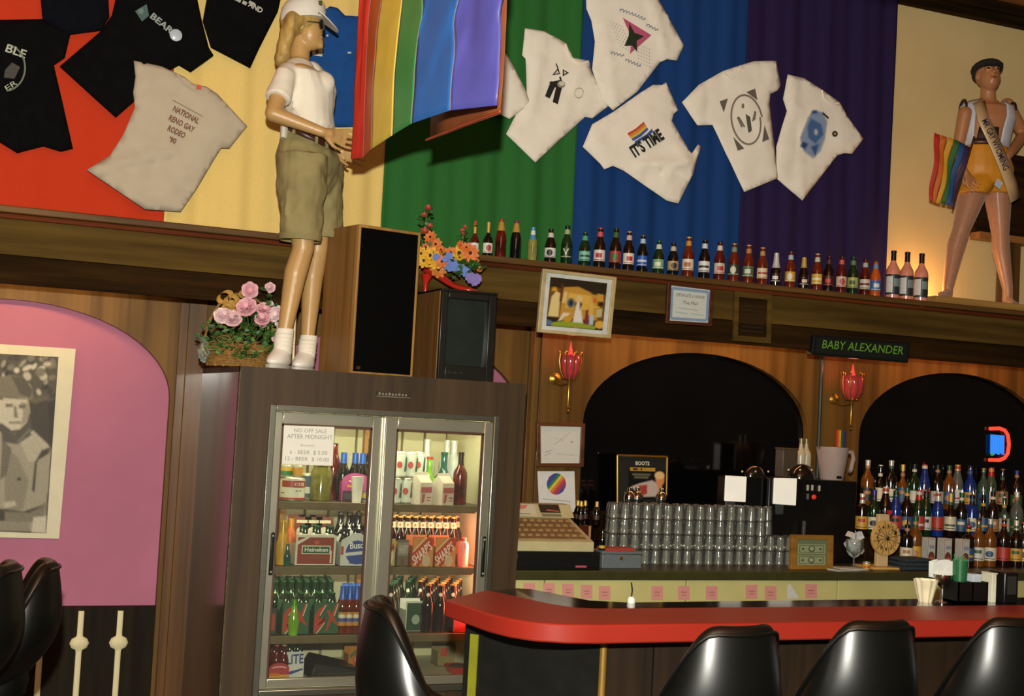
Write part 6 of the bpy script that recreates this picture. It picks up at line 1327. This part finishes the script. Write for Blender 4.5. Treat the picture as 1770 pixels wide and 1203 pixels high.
# two drink dispensers; emission is added to their front cards to brighten them
def dispenser(x0, x1, ytop, Y, depth, zb, card, words, buttons=False):
    a = at(x0, ytop, Y); b_ = at(x1, ytop, Y); zt = at((x0+x1)/2, ytop, Y).z; t = thing('drink_dispenser', words, 'dispenser', ((a.x+b_.x)/2, Y+depth/2, zb)); bk = mat('dispenser_black', '#0d0d0c', .3, var=.2)
    B().bx(a.x, b_.x, Y, Y+depth, zb, zt).obj('cabinet', bk, t, bevel=.006)
    c = [at(x, y, Y-.012) for x, y in card]; B().prism(c, (0, .012, 0)).obj('front_card', mat('glowing_white_card', '#f2f0e2', .5, var=.03, emit=.30), t, smooth=0, bevel=.003)
    q = [(card[3][0]+4, card[3][1]), (card[3][0]+18, card[3][1]), (card[3][0]+17, card[3][1]+18), (card[3][0]+4, card[3][1]+18)]
    B().prism([at(x, y, Y-.006) for x, y in q], (0, .006, 0)).obj('spout', mat('grey_spout', '#4e5658', .3, .5), t, smooth=0, bevel=.002)
    return t, zt
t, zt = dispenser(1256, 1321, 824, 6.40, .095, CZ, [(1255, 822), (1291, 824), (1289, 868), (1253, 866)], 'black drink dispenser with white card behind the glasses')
c = at(1304, 826, 6.45); B().ell((c.x, 6.45, zt), .07, .045, .065).obj('bowl', mat('smoky_bowl', '#161310', .12, var=.2, coat=.6), t)
for x in (1286, 1309, 1331): q = at(x-3, 815, 6.405); B().ell(q, .006, u=8, v=6).obj('stud', mat('cream_stud', '#d8d0a8', .3), t)
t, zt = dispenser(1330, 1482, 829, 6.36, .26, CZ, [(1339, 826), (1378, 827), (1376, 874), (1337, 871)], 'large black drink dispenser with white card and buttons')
for k, (x, y) in enumerate(((1396, 843), (1404, 843), (1416, 844), (1396, 858))): q = at(x, y, 6.352); B().box(q, (.011, .008, .032)).obj('button', pm('#b8b8a8' if k < 3 else '#6a6a60'), t)
q = at(1407, 859, 6.352); B().ell(q, .016, .008, .014).obj('red_lamp', mat('red_lamp_lens', '#c83028', .2, emit=.4), t)
q = at(1386, 912, 6.35); B().cone(V((q.x, 6.33, CZ+.02)), V((q.x, 6.33, at(1386, 900, 6.33).z)), .012).obj('tap', CHR, t)
c = at(1386, 822, 6.45); B().ell((c.x, 6.45, zt), .085, .07, .085).obj('bowl', MATS['smoky_bowl'], t)
for x in (1363, 1383, 1403): q = at(x, 812, 6.37); B().ell(q, .006, u=8, v=6).obj('stud', MATS['cream_stud'], t)
c0 = at(1352, 826, 6.52); c1 = at(1380, 775, 6.52)
tag(B().bx(c0.x, c1.x, 6.52, 6.60, zt, c1.z).bx(c0.x-.004, c1.x+.004, 6.516, 6.604, c1.z-.012, c1.z).obj('brown_canister', mat('brown_tin', '#4a4030', .4, var=.15), bevel=.004), 'brown square canister standing on the large drink dispenser', 'canister')
for i, x in enumerate((1388, 1397)):
    q = at(x, 780, 6.56); bottle('syrup_bottle', (q.x, 6.58, zt), 'fifth', mat('cream_syrup', '#b8b094', .3), '#8a8260', .03, label=('left', 'right')[i]+' slim cream syrup bottle on the large drink dispenser', s=.78)
# plastic pitcher on the dispenser
q = at(1437, 828, 6.44); t = thing('pitcher', 'frosted plastic pitcher standing on the large drink dispenser', 'pitcher', (q.x, 6.44, zt)); PL = mat('frosted_plastic', '#a89890', .3, var=.05); hz = at(1437, 773, 6.44).z-zt
B().lathe([(.065, 0), (.068, .004), (.095, hz), (.092, hz), (.066, .008), (.001, .008)], 24, t.location, cap=False).obj('jug', PL, t)
B().tube([t.location+V((.085, 0, hz-.02)), t.location+V((.14, 0, hz-.025)), t.location+V((.15, 0, hz-.06)), t.location+V((.135, 0, .06)), t.location+V((.125, 0, .055))], .013, 10).obj('handle', PL, t)
B().box(t.location+V((0, -.07, .018)), (.03, .012, .016)).obj('base_clip', BLACK, t)
B().prism([t.location+V((-.09, -.02, hz)), t.location+V((-.12, 0, hz+.002)), t.location+V((-.09, .02, hz)), t.location+V((-.085, 0, hz-.03))], (.004, 0, 0)).obj('lip', PL, t)
# framed dollar bills
t, f = frame_box('framed_banknotes', 'pine-framed banknotes standing on the back counter', 'picture', [(1369, 929), (1441, 930), (1440, 989), (1367, 989)], 6.05, .03, wood('pine_frame', '#7a5420', '#a0742e', .4), .025, inner_m=pm('#6a7254'))
t.location.z = CZ
for k in range(2):
    z = .1+.44*k; decal('banknote', t, f, NF, [('#8f9a72', rect(.06, z, .94, z+.38)), ('#5a6648', rect(.1, z+.04, .9, z+.34)), ('#8f9a72', rect(.13, z+.07, .87, z+.31)), ('#4a543c', oval(.5, z+.19, .11, .12)), ('#9aa480', oval(.5, z+.2, .07, .08)), ('#4a543c', oval(.22, z+.19, .04, .05)), ('#4a543c', oval(.78, z+.19, .04, .05))], off=.001+.001*k, step=.0003)
# ================================================================ right part of the back counter
# prize wheel
c = at(1531, 930, 6.12); r = 30*mpp(c); t = thing('prize_wheel', 'round wooden prize wheel with numbered segments on a stand', 'wheel', (c.x, 6.12, CZ))
WW = mat('birch_ply', '#cfa65e', .5, var=.1, scale=8); Rm = Matrix.Rotation(PI/2, 4, 'X')
B().lathe([(r*.98, -.012), (r, -.01), (r, .006), (r*.98, .008)], 40).obj('disc', WW, t, loc=c, rot=(PI/2, 0, 0))
wf = lambda x, y: V((c.x+r*x, 6.111, c.z+r*y))
for k in range(12):
    a = 2*PI*k/12+.2; decal('spoke_line', t, wf, NF, [('#2a1c10', stroke((.12*math.cos(a), .12*math.sin(a)), (.96*math.cos(a), .96*math.sin(a)), .035))], off=.0012)
    b_ = a+PI/12; text('numeral', str(k+1), wf, NF, (.66*math.cos(b_)-.08, .66*math.sin(b_)-.1), (.66*math.cos(b_)+.1, .66*math.sin(b_)-.1), .24, pm('#2a1c10'), t, off=.0014, bold=.02)
B().lathe([(r*.12, 0), (r*.12, .012), (r*.05, .016)], 14).obj('hub', CHR, t, loc=(c.x, 6.112, c.z), rot=(PI/2, 0, 0))
B().bx(c.x-.04, c.x+.035, 6.135, 6.165, CZ, c.z+r*1.35).obj('post', mat('pale_pine', '#c9b284', .55, var=.06), t, bevel=.003); B().bx(c.x-.12, c.x+.12, 6.06, 6.24, CZ, CZ+.012).obj('base', WW, t, bevel=.003)
hc = at(1538, 886, 6.13); hp_ = [V((hc.x+.018*(16*math.sin(a)**3)/16, 6.128, hc.z+.018*(13*math.cos(a)-5*math.cos(2*a)-2*math.cos(3*a)-math.cos(4*a))/16)) for a in [2*PI*k/24 for k in range(24)]]
B().prism(hp_, (0, .006, 0)).obj('heart_pointer', pm('#b8282c'), t)
# glass goblet stuffed with paper
q = at(1478, 975, 6.1); t = thing('goblet', 'stemmed goblet stuffed with white paper beside the prize wheel', 'glass', (q.x-.01, 6.1, CZ))
B().lathe([(.04, 0), (.038, .004), (.006, .01), (.005, .06), (.03, .075), (.052, .115), (.05, .16), (.047, .165)], 20, t.location).obj('bowl', glassy('goblet_glass', '#e6ece8', .1, .04), t)
b = B(); random.seed(3)
for k in range(16): p = t.location+V((random.uniform(-.035, .035), random.uniform(-.03, .03), random.uniform(.1, .2))); b.box(p, (.05, .003, .04), Euler((random.uniform(-1, 1), random.uniform(-1, 1), random.uniform(-1, 1))).to_matrix())
b.obj('paper_wad', mat('white_paper', '#c4c6c4', .7), t, smooth=0)
p = at(1465, 979, 6.02); tag(B().box((p.x, 6.05, CZ+.004), (.22, .12, .008), .2).box((p.x+.03, 6.05, CZ+.010), (.16, .1, .006), -.15).obj('paper_pile', mat('loose_paper', '#b8b8ae', .7), bevel=.001), 'loose white papers on the counter left of the wheel', 'papers')
p = at(1502, 972, 6.03); can('lidded_tub', (p.x, 6.05, CZ), .022, .045, [('#c89a2c', 'all'), ('#c84a2c', rect(.3, .2, .8, .6))], 'small yellow and red tub at the foot of the wheel', cat='tub')
# folded towel
p = at(1576, 978, 6.08); t = thing('folded_towel', 'dark blue folded towel on the counter right of the wheel', 'towel', (p.x, 6.1, CZ)); tw = mat('dark_terry', '#26343a', .95, var=.3, scale=80, bump=.4)
for k in range(3): B().box(t.location+V((.004*k, 0, .012+.022*k)), (.21-.012*k, .15, .02)).obj('fold', tw, t, bevel=.008)
# four white cartons printed with a glass
for i, x in enumerate((1599, 1613, 1633, 1655)):
    q = at(x, 968, 6.22+.012*i); w = .058; h = .165; L = V((q.x, 6.22+.03*(3-i), CZ)); t = thing('drink_box', 'white printed drink carton behind the towel, %s of four' % ('first', 'second', 'third', 'fourth')[i], 'carton', L, 0, 'white drink cartons in a row')
    B().bx(L.x-w/2, L.x+w/2, L.y-.03, L.y+.03, CZ, CZ+h).obj('box_body', mat('white_box_card', '#bdbdb4', .5, var=.04), t, bevel=.002)
    decal('print', t, quadf(L+V((-w/2, -.03, 0)), L+V((w/2, -.03, 0)), L+V((w/2, -.03, h)), L+V((-w/2, -.03, h))), NF, [('#8a2a20', rect(.0, .0, .05, 1)), ('#6a3a2c', oval(.5, .32, .4, .2)), ('#b85a38', oval(.5, .2, .36, .14)), ('#8a94a8', rect(.2, .62, .85, .74)), ('#a89a90', rect(.1, .94, .95, .97))], off=.001)
# ---------------------------------------------------------------- liquor bottles in front of the right mirror
random.seed(21)
GLS = [G_BROWN, G_GREEN, G_BLACK, G_AMBER, mat('spirit_glass', '#596057', .1, var=.2, coat=.6), mat('gin_glass', '#38503f', .1, var=.2, coat=.6), G_RUBY, G_BLUE, mat('whisky_glass', '#6e4012', .1, var=.2, coat=.6)]
CAPS = ['#c8a850', '#1a1814', '#b03028', '#c8c8bc', '#2c5a38', '#8a6a30', '#d8d4c0', '#3a3a80']
LABC = [('#d8ceb0', 'cream'), ('#c8c8c0', 'white'), ('#b03a2c', 'red'), ('#c89a34', 'gold'), ('#23211c', 'black'), ('#31547a', 'blue'), ('#3a5a34', 'green'), ('#a87a4c', 'tan')]
GN = ['brown', 'green', 'black', 'amber', 'clear', 'pale green', 'ruby', 'blue', 'whisky-coloured']
rows = [('back', 6.73, ZR3, [1500+19.5*i for i in range(14)]), ('middle', 6.5, ZR2, [1492, 1511, 1530, 1549, 1567, 1585] + [1600+19.5*i for i in range(9)]), ('front', 6.24, CZ, [1568, 1582, 1674, 1692, 1714, 1736, 1757, 1774])]
used = {}
for rn, Y, z, xs_ in rows:
    for i, x in enumerate(xs_):
        q = at(x, 900, Y); kd = random.choice(['fifth', 'fifth', 'square', 'tall', 'wine'] if rn != 'front' else ['fifth', 'square', 'fifth'])
        gi = random.choice([0, 0, 0, 1, 1, 2, 2, 2, 4, 4, 4, 5, 5, 8, 8, 7]); ci = random.choice(CAPS); lc, ln = random.choice(LABC); l2, _ = random.choice(LABC)
        if rn == 'front' and x > 1680: lc, ln = [LABC[1], LABC[0], LABC[2], LABC[3], LABC[0]][i-3]; gi = [8, 8, 0, 0, 2][i-3]
        sc = random.uniform(.90, 1.0) if kd in ('fifth', 'square') else random.uniform(1.0, 1.1)
        zl = (.04, .12) if kd != 'round' else (.025, .085)
        w_ = '%s bottle with %s label, %s of the %s liquor row' % (GN[gi], ln, ['first', 'second', 'third', 'fourth', 'fifth', 'sixth', 'seventh', 'eighth', 'ninth', 'tenth', 'eleventh', 'twelfth', 'thirteenth', 'fourteenth', 'fifteenth'][i], rn)
        o = bottle('liquor_bottle', (q.x, Y+random.uniform(-.02, .02), z), kd, GLS[gi], ci, random.choice((.0, .03, .05)), [('lq%s%d' % (rn, i), zl[0], zl[1], [(lc, 'all'), (l2, [rect(.3, .55, .7, .8), oval(.5, .5, .22, .25), rect(.15, .3, .85, .45)][i % 3]), ('#2a241c', rect(.2, .12, .8, .17))]), ('ln%s%d' % (rn, i), PROF[kd][0][-2][1]+.012, PROF[kd][0][-2][1]+.03, [(l2, 'all')])], w_, 'liquor bottles, %s row' % rn, s=sc)
        if rn != 'back':                                    # speed pourer
            h = PROF[kd][1]; B().lathe([(.006, h-.002), (.005, h+.02), (.003, h+.05), (.0022, h+.052)], 8).obj('pourer', CHR, o, keep=False)
random.seed(11)
# ================================================================ the bar
REDL = mat('red_bar_laminate', '#8c261a', .38, var=.05, scale=3, spec=.3)
BARW = wood('bar_front_wood', '#1c130a', '#2b1e10', .5, axis='Z', sc=3)
ZB = 1.08
OUT = [(5.2, 3.63), (1.86, 3.63), (1.76, 3.645), (1.675, 3.69), (1.625, 3.76), (1.595, 3.86), (1.565, 4.16)]
INN = [(5.2, 3.96), (2.02, 3.95), (1.95, 3.97), (1.90, 4.05), (1.80, 4.38)]
BLK = [(5.2, 4.24), (2.22, 4.12), (2.10, 4.17), (2.0, 4.45), (1.95, 4.47), (1.80, 4.38)]
t = thing('bar_counter', 'bar counter with a red top that turns toward the cooler', 'bar', (3.2, 3.95, 0))
top = [V((x, y, ZB-.058)) for x, y in OUT] + [V((x, y, ZB-.058)) for x, y in reversed(INN)]
o = B().prism(top, (0, 0, .058)).obj('red_top', REDL, t, smooth=30, bevel=.006)
ib = [V((x, y, ZB-.045)) for x, y in INN] + [V((x, y, ZB-.045)) for x, y in reversed(BLK)]
B().prism(ib, (0, 0, .038)).obj('inner_top', mat('black_bar_surface', '#1a1a16', .12, var=.15, coat=.5), t, smooth=30, bevel=.003)
FRN = [(5.2, 3.80), (1.96, 3.80)]; LFT = [(1.96, 3.80), (1.755, 4.13)]
B().prism([V((5.2, 3.80, 0)), V((1.97, 3.80, 0)), V((1.97, 3.84, 0)), V((5.2, 3.84, 0))], (0, 0, ZB-.058)).obj('front_panel', BARW, t, smooth=0)
B().prism([V((1.955, 3.79, 0)), V((1.64, 4.16, 0)), V((1.67, 4.19, 0)), V((1.985, 3.83, 0))], (0, 0, ZB-.058)).obj('end_panel', mat('black_vinyl_panel', '#151512', .3, var=.2), t, smooth=0)
B().cone((1.966, 3.788, 0), (1.966, 3.788, ZB-.058), .012).obj('corner_strip', mat('brass_corner', '#8a6a2c', .45, .4, var=.2), t)
B().prism([V((5.2, 4.08, 0)), V((2.2, 4.06, 0)), V((2.2, 4.09, 0)), V((5.2, 4.11, 0))], (0, 0, ZB-.045)).obj('rear_panel', BARW, t, smooth=0)
q = atz(830, 1150, .9); B().box((1.66, 4.125, .86), (.03, .006, .22), Matrix.Rotation(-.86, 3, 'Z')).obj('reflection_strip', mat('lime_reflection', '#7a7a1c', .35), t)  # lime reflection on the end panel, put in as a coloured strip
for k in range(8): B().bx(2.15+.34*k, 2.155+.34*k, 3.796, 3.801, 0, ZB-.06).obj('panel_groove', BLACK, t)
# service things on the inner bar top
def bp(x, y): p = atz(x, y, ZB-.007); return V((p.x, p.y, ZB-.007))
p = bp(1599, 1040); t = thing('straw_cup', 'white fluted paper cup on the bar', 'cup', p); n = 20
rws = [[p+V(((.024+.02*k)*(1+.06*(-1)**i)*math.cos(2*PI*i/n), (.024+.02*k)*(1+.06*(-1)**i)*math.sin(2*PI*i/n), .085*k)) for i in range(n)] for k in (0, .5, 1)]
B().rings(rws, True, True, False).obj('fluted_wall', mat('waxed_paper', '#d8cfae', .5), t, smooth=0)
p = bp(1628, 1040); t = thing('napkin_goblet', 'stemmed metal goblet full of white napkins on the bar', 'goblet', p)
B().lathe([(.032, 0), (.03, .003), (.006, .008), (.006, .05), (.02, .065), (.036, .09), (.038, .105)], 18, p).obj('goblet', CHR, t)
b = B()
for k in range(9): b.prism([p+V((-.035, -.01+.006*k, .09)), p+V((.035, -.01+.006*k, .09)), p+V((.045*math.cos(k), -.02+.006*k, .16)), p+V((-.03-.01*math.sin(k), -.014+.006*k, .15))], (0, .001, 0))
b.obj('napkins', mat('napkin_paper', '#cfd2cc', .7), t, smooth=0)
q0 = bp(1668, 1042); t = thing('bar_caddy', 'black plastic bar caddy on the bar', 'caddy', q0); cad = mat('caddy_black', '#0e0e0d', .35)
B().bx(q0.x-.07, q0.x+.075, q0.y-.04, q0.y+.05, q0.z, q0.z+.012).obj('base', cad, t)
for x0, x1 in ((-.07, -.064), (-.003, .003), (.069, .075)): B().bx(q0.x+x0, q0.x+x1, q0.y-.04, q0.y+.05, q0.z, q0.z+.085).obj('divider', cad, t)
for y0 in (-.04, .046): B().bx(q0.x-.07, q0.x+.075, q0.y+y0, q0.y+y0+.004, q0.z, q0.z+.085).obj('wall', cad, t)
gq = q0+V((-.03, 0, .012)); t = thing('green_cup', 'green plastic cup of straws standing in the bar caddy', 'cup', gq)
B().lathe([(.022, 0), (.03, .15), (.028, .15), (.02, .004)], 16, gq, cap=False).obj('cup_wall', mat('green_plastic', '#1f5a34', .35), t)
for k in range(7): a = k*.9; B().cone(gq+V((.012*math.cos(a), .012*math.sin(a), .004)), gq+V((.026*math.cos(a), .026*math.sin(a), .155+.008*(k % 3))), .003, n=6).obj('straw', mat('green_straw', '#2f7a48', .4), t)
wq = q0+V((.036, 0, .012)); tag(B().bx(wq.x-.022, wq.x+.022, wq.y-.02, wq.y+.02, wq.z, wq.z+.1).bx(wq.x-.018, wq.x+.018, wq.y-.022, wq.y-.019, wq.z+.06, wq.z+.095).obj('coaster_stack', mat('pale_blue_card', '#b4c0c8', .6)), 'pale blue coasters standing in the bar caddy', 'coasters')
p = bp(1708, 1040); tag(B().box(p+V((0, 0, .055)), (.022, .06, .11)).box(p+V((.002, 0, .112)), (.026, .064, .006)).obj('white_holder', mat('cream_plastic', '#c9cbb4', .5), bevel=.002), 'narrow white card holder beside the bar caddy', 'holder')
p = bp(1733, 1040); t = thing('napkin_box', 'black napkin dispenser at the right end of the bar', 'dispenser', p); B().box(p+V((0, 0, .06)), (.07, .09, .12)).obj('case', cad, t, bevel=.006); B().box(p+V((0, -.046, .07)), (.04, .004, .07)).obj('slot', mat('slot_grey', '#2a2a28', .4), t)
p = bp(1091, 1042); t = thing('toothpick_holder', 'black stirrer in a small white holder on the bar', 'holder', p); B().lathe([(.014, 0), (.015, .012), (.008, .022), (.006, .022)], 14, p).obj('cup', mat('white_china', '#d8d8d0', .3), t); B().tube([p+V((0, 0, .015)), p+V((.002, 0, .045)), p+V((-.003, 0, .07))], .0025, 6).obj('stirrer', BLACK, t)
# ================================================================ bar stools
VIN = mat('black_vinyl', '#070806', .33, var=.15, scale=6, spec=.5)
def make_stool(label, loc, rz, zt, rb=.155):
    t = thing('bar_stool', label, 'stool', loc, rz, 'black vinyl bar stools'); L = V(loc); R = Matrix.Rotation(rz, 3, 'Z'); zs = zt-.36; rs_ = .178 if rb > .1 else .12
    def rim(a):
        x = abs(a); k = 0 if x < .55 else min(1, (x-.55)/1.35); return zt-(.30)*(k*k*(3-2*k))
    n = 30; A = [-2.0+4.0*i/n for i in range(n+1)]; prof = []
    rows = []
    for a in A:
        d = R @ V((math.sin(a), -math.cos(a), 0)); h = rim(a); r = []
        # outer face up, over the padded rim, down the inner face
        def ro(f_): return rb+(.214-rb)*math.sin(min(1, f_/.62)*PI/2)-.02*(max(0, (f_-.62)/.38)**1.6)
        for k in range(10): f_ = k/9; r.append(L + d*ro(f_) + V((0, 0, zs-.08+(h-zs+.05)*f_)))
        for k in range(1, 6): q = PI*k/6; r.append(L + d*(ro(1)-.026+.026*math.cos(q)) + V((0, 0, h-.03+.03*math.sin(q))))
        for k in range(7): f_ = 1-k/6; r.append(L + d*(rb-.045+(ro(1)-.007-rb)*f_**.7) + V((0, 0, zs-.02+(h-zs-.02)*f_)))
        rows.append(r)
    b = B(); b.rings(rows, closed=True); b.obj('back_shell', VIN, t, smooth=60, sub=1)
    pp = B(); pp.tube([L + (R @ V((math.sin(a), -math.cos(a), 0)))*.196 + V((0, 0, rim(a)-.022)) for a in A], .005, 6); pp.obj('piping', VIN, t)
    B().lathe([(rs_*.7, zs-.10), (rs_*.93, zs-.09), (rs_, zs-.05), (rs_*.95, zs-.015), (rs_*.7, zs), (.02, zs+.006)], 28, L).obj('seat', VIN, t)
    B().lathe([(.09, zs-.12), (.09, zs-.10)], 20, L).obj('swivel_plate', CHR, t)
    B().lathe([(.032, .03), (.032, zs-.12)], 16, L).obj('column', CHR, t); B().lathe([(.22, 0), (.22, .012), (.12, .03), (.035, .045)], 28, L).obj('foot', CHR, t)
    fr_ = B(); fr_.tube([L+V((.19*math.cos(2*PI*k/24), .19*math.sin(2*PI*k/24), .3)) for k in range(25)], .011, 8)
    for k in range(3): a = 2*PI*k/3; fr_.cone(L+V((.03*math.cos(a), .03*math.sin(a), .3)), L+V((.19*math.cos(a), .19*math.sin(a), .3)), .008, n=8)
    fr_.obj('foot_ring', CHR, t)
    return t
def stool_at(label, cx, ytop, Y, rz, zt, rb=.155):
    p = at(cx, ytop, Y); make_stool(label, (p.x, Y, 0), rz, p.z, rb)
stool_at('black vinyl bar stool before the bar, third from the right edge', 1222, 1064, 3.22, math.radians(8), 0)
stool_at('black vinyl bar stool before the bar, second from the right edge', 1461, 1056, 3.26, math.radians(4), 0)
stool_at('black vinyl bar stool cut off by the right edge of the picture', 1704, 1052, 3.3, math.radians(0), 0)
stool_at('black vinyl bar stool standing between the cooler and the bar corner', 752, 1036, 3.55, math.radians(-103), 0)
stool_at('black vinyl stool in front of the pink niche, right of a pair', 0, 966, 4.85, math.radians(88), 0, .06)
stool_at('black vinyl stool at the lower left edge, left of a pair', -78, 968, 4.4, math.radians(80), 0, .06)
# ================================================================ photograph hung in the pink niche
YP = YW+.03
P = [at(x, y, YP) for x, y in ((-75, 590), (131, 603), (102, 931), (-100, 927))]
t = thing('photo_print', 'large black and white photograph of a person in a hat and sleeveless vest', 'photograph', (P[0].x+.3, YP, P[2].z))
B().prism(P, (0, .012, 0)).obj('mount_board', mat('ivory_mount', '#c8c4a6', .6, var=.04), t, smooth=0)
random.seed(5); g = []
g.append(('#4a4638', [(-60, 608), (101, 617), (80, 922), (-90, 916)]))
for k in range(70):                                          # blurred foliage behind the sitter
    x, y = random.uniform(-50, 94), random.uniform(616, 712); g.append((random.choice(['#8a8672', '#6a6656', '#a8a48e', '#38342a', '#2c2a22', '#b8b4a0']), oval(x, y, random.uniform(3, 9), random.uniform(3, 10), 8, random.uniform(0, 3))))
g += [('#2c2a20', [(70, 700), (97, 690), (90, 780), (72, 770)]), ('#3a362a', [(48, 690), (82, 692), (90, 782), (60, 770)]),
 ('#8f8b76', [(-70, 770), (-10, 745), (30, 750), (58, 744), (80, 765), (88, 775), (80, 870), (78, 918), (-88, 914), (-80, 820)]), ('#a19d88', [(30, 752), (58, 746), (84, 770), (74, 790), (50, 800)]), ('#7a7664', [(8, 770), (30, 790), (50, 830), (40, 880), (8, 890)]), ('#5f5c4c', [(4, 760), (20, 775), (12, 820), (0, 830)]), ('#3c3a2e', [(72, 778), (88, 773), (84, 784), (64, 800), (60, 850), (55, 848), (60, 800)]), ('#8f8b76', [(66, 795), (86, 784), (83, 850), (72, 868), (62, 850)]),
 ('#4a483c', [(2, 742), (26, 750), (50, 735), (54, 752), (30, 768), (4, 764)]), ('#6a6656', stroke((30, 765), (52, 742), 4)), ('#38362c', oval(33, 828, 4, 3, 8)),
 ('#b2ae9a', [(-20, 690), (10, 690), (44, 693), (50, 708), (46, 730), (34, 742), (20, 744), (4, 732), (-20, 730)]), ('#8a8672', [(34, 694), (50, 694), (52, 712), (46, 730), (36, 736), (40, 712)]), ('#5a5748', [(10, 698), (22, 698), (22, 703), (10, 704)]), ('#5a5748', [(32, 700), (44, 699), (44, 705), (33, 706)]), ('#6e6a58', [(24, 702), (28, 702), (31, 722), (24, 722)]), ('#5a5748', rect(16, 729, 36, 732)),
 ('#57543f', [(-60, 690), (-40, 682), (8, 684), (50, 690), (82, 684), (84, 690), (60, 698), (48, 692), (8, 690), (-40, 694)]), ('#6a6652', [(-20, 684), (-10, 652), (20, 648), (40, 652), (56, 672), (58, 690), (8, 686)]), ('#4c493a', [(20, 650), (40, 652), (56, 674), (52, 688), (34, 680)]), ('#b0ac96', [(6, 688), (48, 691), (48, 696), (6, 695)]),
 ('#3a382c', [(-80, 870), (8, 880), (40, 884), (76, 872), (74, 900), (10, 902), (-80, 896)]), ('#a8a490', [(6, 868), (26, 866), (28, 874), (8, 878)]), ('#6f6b58', [(8, 884), (50, 886), (72, 876), (76, 868), (82, 872), (70, 900), (40, 904), (8, 902)]), ('#b4b09c', [(58, 894), (80, 892), (79, 922), (54, 920)]), ('#7f7b68', [(-85, 898), (50, 902), (52, 918), (-88, 914)])]
def _clip(x, y):                                            # fit the upright grid to the tilted print
    u_ = (x+90)/190; v_ = (y-608)/314; a_ = (-60+161*u_, 608+9*u_); b_ = (-90+170*u_, 916+6*u_)
    return (a_[0]+(b_[0]-a_[0])*v_, a_[1]+(b_[1]-a_[1])*v_)
def _inv(p):
    x, y = p; u_, v_ = .5, .5
    for _ in range(12):
        v_ = (y-(608+9*u_))/((916+6*u_)-(608+9*u_)); u_ = (x+60+v_*30)/(161+9*v_)
    return (-90+190*u_, 608+314*v_)
softpaint('photo_image', t, pxf(YP), NF, -90, 100, 608, 922, 100, 150, '#4a4638', [(c, [_inv(p) for p in q], 2.6) for c, q in g[1:]], off=.001, grain=.22, clip=_clip)
